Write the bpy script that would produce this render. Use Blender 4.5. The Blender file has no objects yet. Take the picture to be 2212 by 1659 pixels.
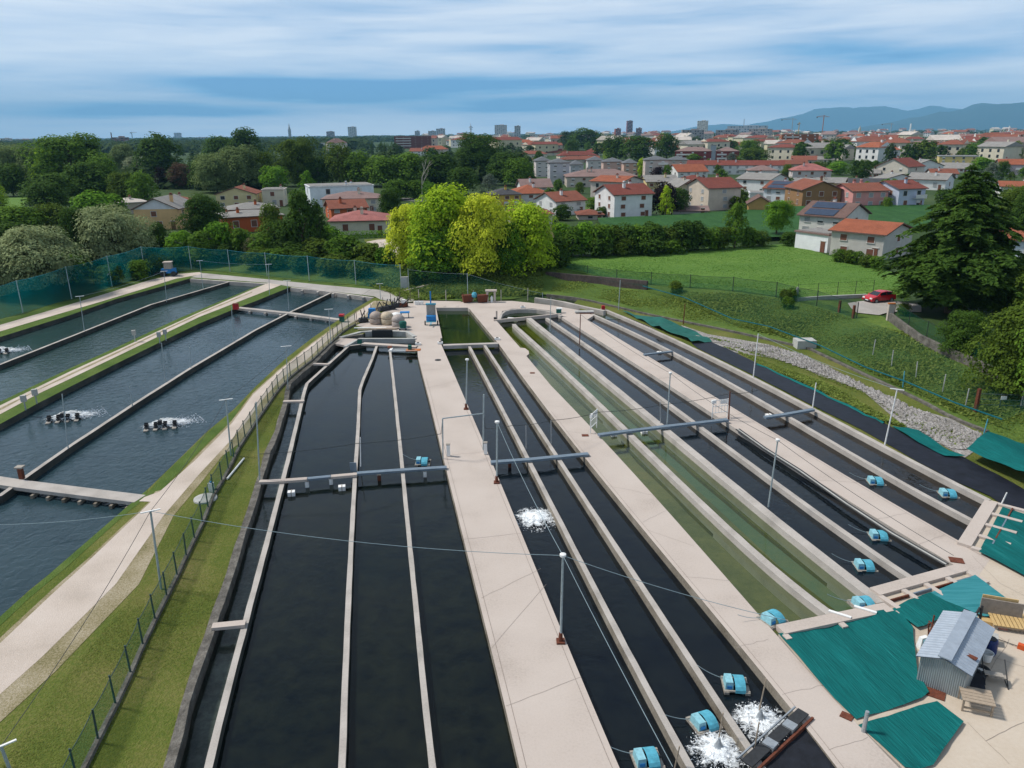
import bpy, math, random
import numpy as np
from mathutils import Vector, Matrix
from mathutils.geometry import delaunay_2d_cdt
random.seed(7); np.random.seed(7)
R = math.radians
scene = bpy.context.scene
col = scene.collection

# ------------------------------------------------------------------ camera, world, sun, exposure
F, CX, CY = 1642.0, 1106.0, 829.5          # survey frame of the photograph (2212 x 1659)
CAM = Vector((0, 0, 24.0)); PITCH = R(18.24); ROLL = -0.0098
fw = Vector((0, math.cos(PITCH), -math.sin(PITCH)))
r0 = Vector((1, 0, 0)); u0 = r0.cross(fw)
rt = (r0 * math.cos(ROLL) + u0 * math.sin(ROLL)); up = (u0 * math.cos(ROLL) - r0 * math.sin(ROLL))
cd = bpy.data.cameras.new('camera'); cam = bpy.data.objects.new('camera', cd); col.objects.link(cam)
cd.sensor_fit = 'HORIZONTAL'; cd.sensor_width = 36; cd.lens = 36 * F / 2212
cd.clip_start = 0.5; cd.clip_end = 60000
m = Matrix((rt, up, -fw)).transposed().to_4x4(); m.translation = CAM
cam.matrix_world = m
scene.camera = cam
scene.view_settings.view_transform = 'Standard'; scene.view_settings.look = 'None'
scene.view_settings.gamma = 1; scene.view_settings.exposure = 0.44
SUN_EL, SUN_AZ = R(52), R(-75)              # azimuth from +Y towards +X: from the left of the view
SUNDIR = Vector((math.cos(SUN_EL) * math.sin(SUN_AZ), math.cos(SUN_EL) * math.cos(SUN_AZ), math.sin(SUN_EL)))
sd = bpy.data.lights.new('sun', 'SUN'); sd.energy = 3.1; sd.angle = R(8); sd.color = (1, .95, .88)
so = bpy.data.objects.new('sun', sd); col.objects.link(so)
so.rotation_euler = (-SUNDIR).to_track_quat('-Z', 'Y').to_euler()

def ray(px, py):
    return (fw + rt * ((px - CX) / F) - up * ((py - CY) / F))
def GZ(px, py, z=0.0):
    d = ray(px, py); t = (z - CAM.z) / d.z
    return CAM + d * t

world = bpy.data.worlds.new('World'); scene.world = world; world.use_nodes = True
def build_world():
    nt = world.node_tree; N = nt.nodes; L = nt.links; N.clear()
    out = N.new('ShaderNodeOutputWorld'); bg = N.new('ShaderNodeBackground'); L.new(bg.outputs[0], out.inputs[0])
    sky = N.new('ShaderNodeTexSky'); sky.sky_type = 'NISHITA'; sky.sun_disc = False
    sky.sun_elevation = SUN_EL; sky.sun_rotation = SUN_AZ
    bg.inputs['Strength'].default_value = 0.1
    tc = N.new('ShaderNodeTexCoord'); sx = N.new('ShaderNodeSeparateXYZ'); L.new(tc.outputs['Generated'], sx.inputs[0])
    def M(op, a, b=None, clamp=False):
        n = N.new('ShaderNodeMath'); n.operation = op; n.use_clamp = clamp
        for i, v in enumerate((a, b)):
            if v is None: continue
            if isinstance(v, (int, float)): n.inputs[i].default_value = v
            else: L.new(v, n.inputs[i])
        return n.outputs[0]
    az = M('ARCTAN2', sx.outputs[0], sx.outputs[1]); el = M('ARCSINE', sx.outputs[2])
    def noise(sa, se, off, detail=5, rough=.55):
        cb = N.new('ShaderNodeCombineXYZ'); L.new(M('MULTIPLY', az, sa), cb.inputs[0]); L.new(M('MULTIPLY', el, se), cb.inputs[1]); cb.inputs[2].default_value = off
        n = N.new('ShaderNodeTexNoise'); n.inputs['Scale'].default_value = 1; n.inputs['Detail'].default_value = detail; n.inputs['Roughness'].default_value = rough
        n.inputs['Distortion'].default_value = .4
        L.new(cb.outputs[0], n.inputs['Vector']); return n.outputs['Fac']
    n1 = noise(2.2, 26, 3.1); n2 = noise(5, 60, 8.7); n3 = noise(1.4, 9, 1.3, 3)
    azw = M('ADD', az, M('MULTIPLY', M('SUBTRACT', n3, .5), .25)); elw = M('ADD', el, M('MULTIPLY', M('SUBTRACT', n1, .5), .035))
    blue = None
    for px, py, wx, wy, amp in ((620, 188, 300, 17, 1.35), (1100, 178, 300, 11, .75), (1130, 224, 170, 15, 1.1), (330, 233, 190, 11, 1.0), (1920, 118, 180, 30, .5), (1130, 112, 190, 18, .4), (1700, 12, 200, 18, .35), (1560, 168, 180, 10, .4)):
        d = ray(px, py).normalized(); a0 = math.atan2(d.x, d.y); e0 = math.asin(d.z)
        g = M('EXPONENT', M('MULTIPLY', M('ADD', M('POWER', M('ABSOLUTE', M('DIVIDE', M('SUBTRACT', azw, a0), wx / F)), 2), M('POWER', M('ABSOLUTE', M('DIVIDE', M('SUBTRACT', elw, e0), wy / F)), 2)), -1))
        g = M('MULTIPLY', g, amp); blue = g if blue is None else M('ADD', blue, g)
    f = M('ADD', M('MULTIPLY', M('SUBTRACT', n1, .5), 1.7), M('MULTIPLY', M('SUBTRACT', n2, .5), 1.15))
    hor = M('EXPONENT', M('MULTIPLY', M('ABSOLUTE', el), -28.0))
    f = M('ADD', M('ADD', f, .24), M('MULTIPLY', hor, -.05)); f = M('ADD', f, blue, True)
    cr = N.new('ShaderNodeValToRGB'); L.new(f, cr.inputs[0])
    E = cr.color_ramp.elements
    E[0].position = 0; E[0].color = (.70, .75, .83, 1); E[1].position = 1; E[1].color = (.085, .26, .52, 1)
    for p, c in ((.3, (.53, .62, .76, 1)), (.55, (.36, .49, .68, 1)), (.8, (.17, .37, .62, 1))):
        e = E.new(p); e.color = c
    up_ = M('ADD', M('ADD', 8.2, M('MULTIPLY', M('EXPONENT', M('MULTIPLY', M('ABSOLUTE', el), -16.0)), 6.5)), M('MULTIPLY', M('MINIMUM', M('MAXIMUM', M('SUBTRACT', sx.outputs[2], .16), 0), .45), -8.5))
    vm = N.new('ShaderNodeVectorMath'); vm.operation = 'SCALE'; L.new(cr.outputs[0], vm.inputs[0]); L.new(up_, vm.inputs['Scale'])
    vs = N.new('ShaderNodeVectorMath'); vs.operation = 'SCALE'; L.new(sky.outputs[0], vs.inputs[0]); vs.inputs['Scale'].default_value = .12
    va = N.new('ShaderNodeVectorMath'); va.operation = 'ADD'; L.new(vm.outputs[0], va.inputs[0]); L.new(vs.outputs[0], va.inputs[1])
    L.new(va.outputs[0], bg.inputs['Color'])
build_world()

# ------------------------------------------------------------------ survey helpers
def proj(P):
    d = Vector(P) - CAM; z = d.dot(fw); return CX + F * d.dot(rt) / z, CY - F * d.dot(up) / z, z
def top_z(P, py):
    k = -(py - CY) / F
    a = Vector((P[0], P[1], 0)) - CAM
    return -(up.dot(a) - k * fw.dot(a)) / (up.z - k * fw.z)

OUT = [(-900, 936), (0, 692), (200, 636), (345, 592), (440, 584), (553, 597), (703, 612), (828, 622), (885, 630), (893, 649), (1010, 651), (1106, 648), (1181, 636), (1256, 645), (1331, 662), (1406, 680), (1481, 695), (1581, 715), (1659, 733), (1739, 750), (1871, 810), (1984, 860), (2059, 902), (2134, 930), (2250, 1000), (2500, 1180), (3100, 1600), (3100, 2600), (-900, 2600)]
OUTW = np.array([GZ(*p).xy[:] for p in OUT])
HP = 2.2
def sdist(P):
    P = np.atleast_2d(np.asarray(P, float)); n = len(OUTW); best = np.full(len(P), 1e18); ins = np.zeros(len(P), bool)
    for i in range(n):
        a = OUTW[i]; b = OUTW[(i + 1) % n]; e = b - a
        t = np.clip(((P - a) @ e) / (e @ e), 0, 1); d = ((P - a - t[:, None] * e) ** 2).sum(1); best = np.minimum(best, d)
        c = ((a[1] > P[:, 1]) != (b[1] > P[:, 1])); 
        with np.errstate(divide='ignore', invalid='ignore'):
            xi = a[0] + (P[:, 1] - a[1]) * (b[0] - a[0]) / (b[1] - a[1])
        ins ^= c & (P[:, 0] < xi)
    d = np.sqrt(best); return np.where(ins, -d, d)
def hgt(P):
    d = sdist(P); t = np.clip((d - .3) / 17, 0, 1); t = t * t * (3 - 2 * t)
    s = np.clip((-d - .6) / 2.2, 0, 1)
    return np.where(d > 0, HP * t, -1.6 * s)
def G(px, py):
    p = GZ(px, py, HP if py < 560 else 0)
    for _ in range(8):
        z = max(0.0, float(hgt([p.xy[:]])[0])); p = GZ(px, py, z)
    return p

# ------------------------------------------------------------------ materials
MATS = {}
def mat(name, color, rough=.8, var=.12, scale=3.0, color2=None, bump=0.0, bscale=20.0, metal=0.0, spec=.3, detail=6, coords='Object', stretch=None):
    if name in MATS: return MATS[name]
    mt = bpy.data.materials.new(name); mt.use_nodes = True; nt = mt.node_tree; N = nt.nodes; L = nt.links
    b = N['Principled BSDF']; b.inputs['Roughness'].default_value = rough; b.inputs['Metallic'].default_value = metal
    b.inputs['Specular IOR Level'].default_value = spec
    tc = N.new('ShaderNodeTexCoord'); src = tc.outputs[coords]
    if stretch:
        mp = N.new('ShaderNodeMapping'); mp.inputs['Scale'].default_value = stretch; L.new(src, mp.inputs[0]); src = mp.outputs[0]
    n = N.new('ShaderNodeTexNoise'); n.inputs['Scale'].default_value = scale; n.inputs['Detail'].default_value = detail; n.inputs['Roughness'].default_value = .65
    L.new(src, n.inputs['Vector'])
    cr = N.new('ShaderNodeValToRGB'); cr.color_ramp.elements[0].position = .3; cr.color_ramp.elements[1].position = .72
    c2 = color2 or tuple(min(1, c * (1 + var)) for c in color); c1 = color if color2 else tuple(c * (1 - var) for c in color)
    cr.color_ramp.elements[0].color = (*c1, 1); cr.color_ramp.elements[1].color = (*c2, 1)
    L.new(n.outputs['Fac'], cr.inputs[0]); L.new(cr.outputs[0], b.inputs['Base Color'])
    if bump:
        n2 = N.new('ShaderNodeTexNoise'); n2.inputs['Scale'].default_value = bscale; n2.inputs['Detail'].default_value = 4
        L.new(src, n2.inputs['Vector']); bp = N.new('ShaderNodeBump'); bp.inputs['Strength'].default_value = bump; bp.inputs['Distance'].default_value = .05
        L.new(n2.outputs['Fac'], bp.inputs['Height']); L.new(bp.outputs[0], b.inputs['Normal'])
    MATS[name] = mt; return mt

def mix3(name, stops, scale=.5, scale2=6, rough=.9, bump=.3, bscale=30, w=.45, stretch=None, fine=.25):
    """colour from two noises through a ramp of stops"""
    mt = bpy.data.materials.new(name); mt.use_nodes = True; N = mt.node_tree.nodes; L = mt.node_tree.links
    b = N['Principled BSDF']; b.inputs['Roughness'].default_value = rough; b.inputs['Specular IOR Level'].default_value = .15
    tc = N.new('ShaderNodeTexCoord'); src = tc.outputs['Object']
    if stretch:
        mp = N.new('ShaderNodeMapping'); mp.inputs['Scale'].default_value = stretch; L.new(src, mp.inputs[0]); src = mp.outputs[0]
    na = N.new('ShaderNodeTexNoise'); na.inputs['Scale'].default_value = scale; na.inputs['Detail'].default_value = 5; L.new(src, na.inputs['Vector'])
    nb = N.new('ShaderNodeTexNoise'); nb.inputs['Scale'].default_value = scale2; nb.inputs['Detail'].default_value = 6; nb.inputs['Roughness'].default_value = .7; L.new(src, nb.inputs['Vector'])
    mx = N.new('ShaderNodeMix'); mx.data_type = 'FLOAT'; mx.inputs[0].default_value = w; L.new(na.outputs['Fac'], mx.inputs[2]); L.new(nb.outputs['Fac'], mx.inputs[3])
    cr = N.new('ShaderNodeValToRGB'); E = cr.color_ramp.elements
    E[0].position, E[0].color = stops[0][0], (*stops[0][1], 1); E[1].position, E[1].color = stops[-1][0], (*stops[-1][1], 1)
    for p, c in stops[1:-1]:
        e = E.new(p); e.color = (*c, 1)
    L.new(mx.outputs[0], cr.inputs[0]); L.new(cr.outputs[0], b.inputs['Base Color'])
    n2 = N.new('ShaderNodeTexNoise'); n2.inputs['Scale'].default_value = bscale; n2.inputs['Detail'].default_value = 3; L.new(src, n2.inputs['Vector'])
    bp = N.new('ShaderNodeBump'); bp.inputs['Strength'].default_value = bump; bp.inputs['Distance'].default_value = .12
    L.new(n2.outputs['Fac'], bp.inputs['Height']); L.new(bp.outputs[0], b.inputs['Normal'])
    MATS[name] = mt; return mt

def turn(mt, ang):
    N = mt.node_tree.nodes; L = mt.node_tree.links; tc = next(n for n in N if n.type == 'TEX_COORD'); mp = N.new('ShaderNodeMapping'); mp.inputs['Rotation'].default_value = (0, 0, -ang)
    for l in list(tc.outputs['Object'].links):
        to = l.to_socket; L.remove(l); L.new(mp.outputs[0], to)
    L.new(tc.outputs['Object'], mp.inputs[0]); return mt
def water_mat(name, c1, c2, rough=.06, bump=.12, bscale=1.6, scale=.35, clear=0.0, tint=(.5, .6, .4)):
    mt = bpy.data.materials.new(name); mt.use_nodes = True; N = mt.node_tree.nodes; L = mt.node_tree.links
    b = N['Principled BSDF']; b.inputs['Roughness'].default_value = rough; b.inputs['IOR'].default_value = 1.33
    tc = N.new('ShaderNodeTexCoord')
    n = N.new('ShaderNodeTexNoise'); n.inputs['Scale'].default_value = scale; n.inputs['Detail'].default_value = 8; n.inputs['Roughness'].default_value = .7; L.new(tc.outputs['Object'], n.inputs['Vector'])
    cr = N.new('ShaderNodeValToRGB'); cr.color_ramp.elements[0].position = .35; cr.color_ramp.elements[1].position = .75
    cr.color_ramp.elements[0].color = (*c1, 1); cr.color_ramp.elements[1].color = (*c2, 1); L.new(n.outputs['Fac'], cr.inputs[0]); L.new(cr.outputs[0], b.inputs['Base Color'])
    w = N.new('ShaderNodeTexNoise'); w.inputs['Scale'].default_value = bscale; w.inputs['Detail'].default_value = 4; w.inputs['Distortion'].default_value = .6; L.new(tc.outputs['Object'], w.inputs['Vector'])
    # calmer and rougher patches, as wind leaves them
    p = N.new('ShaderNodeTexNoise'); p.inputs['Scale'].default_value = .09; p.inputs['Detail'].default_value = 2; L.new(tc.outputs['Object'], p.inputs['Vector'])
    ml = N.new('ShaderNodeMath'); ml.operation = 'MULTIPLY'; ml.inputs[1].default_value = bump * 2; L.new(p.outputs['Fac'], ml.inputs[0])
    bp = N.new('ShaderNodeBump'); L.new(ml.outputs[0], bp.inputs['Strength']); bp.inputs['Distance'].default_value = .1
    L.new(w.outputs['Fac'], bp.inputs['Height']); L.new(bp.outputs[0], b.inputs['Normal'])
    if clear:
        o = N['Material Output']; tr = N.new('ShaderNodeBsdfTransparent'); tr.inputs[0].default_value = (*tint, 1)
        gl = N.new('ShaderNodeBsdfGlossy'); gl.inputs['Roughness'].default_value = rough; L.new(bp.outputs[0], gl.inputs['Normal'])
        fr = N.new('ShaderNodeFresnel'); fr.inputs[0].default_value = 1.33
        m1 = N.new('ShaderNodeMixShader'); m1.inputs[0].default_value = clear; L.new(b.outputs[0], m1.inputs[1]); L.new(tr.outputs[0], m1.inputs[2])
        m2 = N.new('ShaderNodeMixShader'); L.new(fr.outputs[0], m2.inputs[0]); L.new(m1.outputs[0], m2.inputs[1]); L.new(gl.outputs[0], m2.inputs[2]); L.new(m2.outputs[0], o.inputs[0])
    MATS[name] = mt; return mt

def net_mat(name, color, alpha, fine=True):
    mt = bpy.data.materials.new(name); mt.use_nodes = True; N = mt.node_tree.nodes; L = mt.node_tree.links; N.remove(N['Principled BSDF'])
    o = N['Material Output']; d = N.new('ShaderNodeBsdfDiffuse'); d.inputs[0].default_value = (*color, 1)
    t2 = N.new('ShaderNodeBsdfTranslucent'); t2.inputs[0].default_value = (*color, 1)
    md = N.new('ShaderNodeMixShader'); md.inputs[0].default_value = .4; L.new(d.outputs[0], md.inputs[1]); L.new(t2.outputs[0], md.inputs[2])
    tr = N.new('ShaderNodeBsdfTransparent'); mx = N.new('ShaderNodeMixShader')
    tc = N.new('ShaderNodeTexCoord'); n = N.new('ShaderNodeTexNoise'); n.inputs['Scale'].default_value = .25; n.inputs['Detail'].default_value = 4; L.new(tc.outputs['Object'], n.inputs['Vector'])
    mr = N.new('ShaderNodeMapRange'); mr.inputs[1].default_value = .3; mr.inputs[2].default_value = .7; mr.inputs[3].default_value = alpha * .7; mr.inputs[4].default_value = min(1, alpha * 1.3)
    L.new(n.outputs['Fac'], mr.inputs[0]); L.new(mr.outputs[0], mx.inputs[0]); L.new(tr.outputs[0], mx.inputs[1]); L.new(md.outputs[0], mx.inputs[2]); L.new(mx.outputs[0], o.inputs[0])
    MATS[name] = mt; return mt

def leaf_mat(name, dark, light, trans=.36):
    mt = bpy.data.materials.new('leaf_' + name); mt.use_nodes = True; N = mt.node_tree.nodes; L = mt.node_tree.links
    b = N['Principled BSDF']; b.inputs['Roughness'].default_value = .8; b.inputs['Specular IOR Level'].default_value = .05
    g = N.new('ShaderNodeNewGeometry'); tc = N.new('ShaderNodeTexCoord'); oi = N.new('ShaderNodeObjectInfo')
    n = N.new('ShaderNodeTexNoise'); n.inputs['Scale'].default_value = 6; n.inputs['Detail'].default_value = 2; L.new(tc.outputs['Object'], n.inputs['Vector'])
    a = N.new('ShaderNodeMath'); a.operation = 'MULTIPLY_ADD'; a.inputs[1].default_value = .45; L.new(g.outputs['Random Per Island'], a.inputs[0])
    s = N.new('ShaderNodeMath'); s.operation = 'MULTIPLY_ADD'; s.inputs[1].default_value = 1.3; s.inputs[2].default_value = -.42; L.new(n.outputs['Fac'], s.inputs[0]); L.new(s.outputs[0], a.inputs[2])
    a2 = N.new('ShaderNodeMath'); a2.operation = 'MULTIPLY_ADD'; a2.inputs[1].default_value = .3; L.new(oi.outputs['Random'], a2.inputs[0]); L.new(a.outputs[0], a2.inputs[2]); a2.use_clamp = True
    cr = N.new('ShaderNodeValToRGB'); cr.color_ramp.elements[0].color = (*dark, 1); cr.color_ramp.elements[1].color = (*light, 1); L.new(a2.outputs[0], cr.inputs[0])
    L.new(cr.outputs[0], b.inputs['Base Color'])
    t = N.new('ShaderNodeBsdfTranslucent'); L.new(cr.outputs[0], t.inputs[0]); mx = N.new('ShaderNodeMixShader'); mx.inputs[0].default_value = trans
    L.new(b.outputs[0], mx.inputs[1]); L.new(t.outputs[0], mx.inputs[2]); L.new(mx.outputs[0], N['Material Output'].inputs[0])
    MATS['leaf_' + name] = mt; return mt

CONC = mix3('concrete_walk', [(.3, (.36, .305, .265)), (.47, (.475, .41, .362)), (.7, (.525, .46, .41))], .28, 9, bump=.15, bscale=60)
CWALL = mix3('concrete_wall', [(.3, (.27, .25, .225)), (.5, (.42, .385, .35)), (.72, (.53, .49, .45))], .6, 14, bump=.35, bscale=30)
CGREY = mix3('concrete_grey', [(.3, (.26, .26, .25)), (.5, (.42, .42, .40)), (.7, (.52, .52, .50))], .8, 10, bump=.35, bscale=25)
YARD = mix3('concrete_yard', [(.3, (.38, .31, .235)), (.47, (.49, .415, .33)), (.72, (.55, .48, .40))], .22, 5, bump=.12, bscale=50)
STONE = mix3('old_stone', [(.3, (.05, .048, .042)), (.5, (.13, .12, .105)), (.72, (.26, .245, .215))], 1.5, 9, bump=.7, bscale=8)
WET = mix3('wet_wall', [(.3, (.03, .032, .03)), (.5, (.06, .062, .055)), (.72, (.12, .115, .10))], .6, 6, bump=.4, bscale=12)
WETB = mix3('stained_wall', [(.3, (.10, .085, .06)), (.5, (.24, .21, .17)), (.72, (.36, .33, .28))], .6, 8, bump=.4, bscale=12)
GRASS = mix3('grass_lush', [(.32, (.045, .085, .015)), (.5, (.075, .125, .022)), (.68, (.12, .16, .04))], .5, 7, bump=.8, bscale=9)
GRASSD = mix3('grass_dry', [(.3, (.055, .085, .014)), (.45, (.095, .125, .02)), (.56, (.15, .155, .04)), (.72, (.24, .19, .085))], .22, 5, w=.5, bump=.9, bscale=10)
BANK = mix3('bank_grass', [(.3, (.035, .07, .014)), (.46, (.07, .12, .022)), (.6, (.105, .16, .03)), (.75, (.18, .175, .06))], .12, 2.2, w=.55, bump=1, bscale=3)
MEADOW = mix3('meadow_grass', [(.3, (.06, .135, .022)), (.5, (.095, .185, .030)), (.7, (.16, .24, .05))], .06, 1.1, w=.5, bump=1, bscale=2.5, stretch=(.6, 1.4, 1))
CORN = mix3('corn_rows', [(.35, (.012, .05, .012)), (.5, (.025, .085, .02)), (.7, (.05, .13, .03))], .3, 1.6, w=.6, bump=1, bscale=2, stretch=(1.5, .35, 1))
GROUND = mix3('ground_mix', [(.3, (.018, .042, .012)), (.5, (.035, .065, .018)), (.64, (.065, .095, .03)), (.80, (.18, .17, .12))], .012, .2, w=.5, bump=.6, bscale=1)
GRAVEL = mix3('gravel_pale', [(.3, (.38, .32, .265)), (.5, (.55, .47, .405)), (.7, (.66, .58, .52))], .3, 18, w=.5, bump=.5, bscale=30)
GRAVELG = mix3('gravel_grey', [(.3, (.27, .255, .235)), (.5, (.40, .375, .35)), (.7, (.50, .47, .44))], .3, 10, w=.5, bump=.5, bscale=25)
GRAVELX = mix3('gravel_thin', [(.34, (.10, .105, .03)), (.46, (.26, .22, .12)), (.6, (.42, .36, .26)), (.72, (.52, .46, .37))], .4, 9, w=.6, bump=.7, bscale=20)
ASPH = mat('asphalt', (.17, .16, .155), .9, .25, 2, bump=.2)
W_DARK = water_mat('water_dark', (.001, .0035, .005), (.011, .0145, .009), bump=.10, bscale=2.4, scale=.8)
W_NAVY = water_mat('water_navy', (.0015, .004, .008), (.0085, .012, .0125), bump=.16, bscale=2.2, scale=.6)
W_BROWN = water_mat('water_brown', (.003, .004, .006), (.020, .014, .007), bump=.14, bscale=2.6, scale=.5)
W_POND = water_mat('water_pond', (.016, .036, .046), (.028, .054, .064), rough=.16, bump=.75, bscale=1.5, scale=.25)
W_POND2 = water_mat('water_far_pond', (.016, .038, .038), (.028, .055, .052), rough=.16, bump=.75, bscale=1.3, scale=.2)
W_GREEN = water_mat('water_green', (.03, .05, .02), (.06, .08, .03), bump=.05, bscale=2, clear=.86, tint=(.72, .81, .68))
W_GPOND = water_mat('water_green_pond', (.012, .026, .010), (.026, .040, .012), bump=.10, bscale=1.5, scale=.12)
W_CLEAR = water_mat('water_clear', (.02, .03, .03), (.04, .05, .05), bump=.12, bscale=2, clear=.82, tint=(.6, .68, .64))
BED = mix3('algae_bed', [(.3, (.095, .10, .045)), (.45, (.16, .165, .085)), (.56, (.23, .215, .105)), (.68, (.30, .235, .115))], .10, 1.1, w=.4, bump=.4, bscale=5)
BEDG = mix3('algae_green_bed', [(.3, (.085, .14, .095)), (.5, (.14, .20, .14)), (.7, (.21, .22, .12))], .08, 1.3, w=.4, bump=.4, bscale=5)
BEDGR = mix3('silt_bed', [(.35, (.05, .06, .05)), (.5, (.20, .205, .19)), (.65, (.42, .42, .39))], .5, 2.0, w=.5, bump=.3, bscale=5)
ALGAE = mix3('algae_wall', [(.3, (.06, .07, .008)), (.5, (.13, .13, .012)), (.7, (.20, .16, .03))], .4, 3, w=.5, bump=.4)
TARP = mat('black_tarp', (.010, .012, .020), .55, .5, 1.2, bump=.4, bscale=3)
TEAL = mix3('teal_net', [(.28, (.0, .055, .054)), (.46, (.001, .10, .096)), (.6, (.003, .135, .13)), (.76, (.04, .22, .215))], .30, 3.5, rough=.75, w=.62, bump=.6, bscale=5, stretch=(.22, 2.6, 1))
_d = GZ(1849, 1554) - GZ(1681, 1370); turn(TEAL, math.atan2(_d.y, _d.x))
TEALP = mat('teal_net_pale', (.010, .15, .17), .75, .3, .8, color2=(.05, .26, .29), bump=.2, bscale=12, stretch=(.35, 6, 1))
TEALD = mat('teal_net_dark', (.006, .075, .06), .8, .3, 1.2, color2=(.015, .13, .105), bump=.6, bscale=4)
BLACKNET = mat('black_net', (.010, .012, .018), .8, .5, 1.5, bump=.5, bscale=6)
NETV = net_mat('bird_net', (.0, .19, .21), .34)
NETG = net_mat('fence_net_green', (.01, .10, .06), .33)
NETD = net_mat('dark_green_net', (.01, .07, .06), .30)
STEEL = mat('galvanised_steel', (.42, .45, .47), .45, .15, 8, metal=.6)
POLEM = mat('pole_grey', (.36, .42, .43), .55, .2, 6, metal=.2)
WHITE = mat('white_paint', (.78, .78, .76), .5, .08, 6)
RUST = mat('rust', (.13, .04, .022), .85, .45, 9)
RUSTO = mat('rust_orange', (.42, .13, .03), .8, .3, 7)
DARK = mat('dark_metal', (.03, .032, .035), .6, .3, 6)
POSTG = mat('post_green', (.045, .075, .07), .7, .3, 8)
BEAMB = mat('beam_blue', (.17, .22, .27), .55, .15, 4, metal=.2)
BLUEP = mat('blue_plastic', (.085, .36, .47), .5, .3, 4)
BLUEP2 = mat('blue_plastic_pale', (.24, .49, .56), .5, .25, 4)
BLUES = mat('blue_strong', (.02, .19, .48), .5, .2, 4)
FLOATG = mat('float_grey', (.33, .30, .26), .8, .25, 6)
WOOD = mat('wood_weathered', (.35, .28, .21), .85, .3, 6, stretch=(1, 8, 1))
WOODP = mat('wood_pine', (.52, .36, .16), .75, .25, 5, stretch=(8, 1, 1))
WIRE = mat('wire_pale', (.25, .33, .36), .6, .1)
WIRED = mat('wire_dark', (.035, .04, .042), .7, .1)
BARK = mat('bark', (.10, .075, .05), .9, .4, 8, bump=.5)
BARKP = mat('bark_pale', (.42, .38, .33), .9, .3, 8)
ROCK = mix3('white_stones', [(.34, (.05, .055, .03)), (.46, (.22, .205, .19)), (.58, (.38, .36, .345)), (.74, (.56, .54, .53))], .5, 5, w=.75, bump=1, bscale=3.5)
FOAM = mat('foam', (.86, .89, .92), .6, .05)
def foam_mat():
    mt = bpy.data.materials.new('froth'); mt.use_nodes = True; N = mt.node_tree.nodes; L = mt.node_tree.links; b = N['Principled BSDF']; b.inputs['Base Color'].default_value = (.84, .88, .90, 1); b.inputs['Roughness'].default_value = .7
    tc = N.new('ShaderNodeTexCoord'); ln = N.new('ShaderNodeVectorMath'); ln.operation = 'LENGTH'; L.new(tc.outputs['Object'], ln.inputs[0])
    n = N.new('ShaderNodeTexNoise'); n.inputs['Scale'].default_value = 4.5; n.inputs['Detail'].default_value = 9; n.inputs['Roughness'].default_value = .72; n.inputs['Distortion'].default_value = .8; L.new(tc.outputs['Object'], n.inputs['Vector'])
    a = N.new('ShaderNodeMath'); a.operation = 'MULTIPLY_ADD'; a.inputs[1].default_value = -.44; L.new(ln.outputs['Value'], a.inputs[0]); L.new(n.outputs['Fac'], a.inputs[2])
    c = N.new('ShaderNodeMath'); c.operation = 'MULTIPLY_ADD'; c.inputs[1].default_value = 5.5; c.inputs[2].default_value = -1.12; c.use_clamp = True; L.new(a.outputs[0], c.inputs[0])
    tr = N.new('ShaderNodeBsdfTransparent'); mx = N.new('ShaderNodeMixShader'); L.new(c.outputs[0], mx.inputs[0]); L.new(tr.outputs[0], mx.inputs[1]); L.new(b.outputs[0], mx.inputs[2]); L.new(mx.outputs[0], N['Material Output'].inputs[0]); return mt
FROTH = foam_mat()
REDP = mat('red_plastic', (.45, .02, .03), .5, .2)
GLASS = mat('window_glass', (.025, .032, .04), .15, .3, 2, spec=.6)
LEAF = {}
for nm, a, b_ in (('dark', (.009, .030, .006), (.085, .160, .024)), ('mid', (.016, .056, .007), (.150, .265, .030)), ('olive', (.020, .045, .006), (.135, .205, .028)),
                  ('bright', (.024, .085, .008), (0.180, 0.356, 0.029)), ('lime', (.08, .20, .006), (.50, .66, .04)), ('yellow', (.24, .31, .010), (.68, .74, .06)),
                  ('sage', (.16, .20, .085), (.37, .43, .21)), ('pale', (.07, .10, .07), (0.330, 0.370, 0.209)), ('greygreen', (.032, .062, .020), (.24, .32, .115)), ('red', (.05, .034, .022), (.17, .105, .068)),
                  ('purple', (.010, .007, .010), (0.038, 0.022, 0.028)), ('conifer', (.008, .036, .008), (.115, .205, .032)), ('cream', (.20, .17, .05), (0.620, 0.530, 0.260)),
                  ('blue', (.03, .055, .045), (0.180, 0.224, 0.165)), ('far', (.010, .028, .012), (0.068, 0.112, 0.035))):
    LEAF[nm] = leaf_mat(nm, a, b_)

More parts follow.
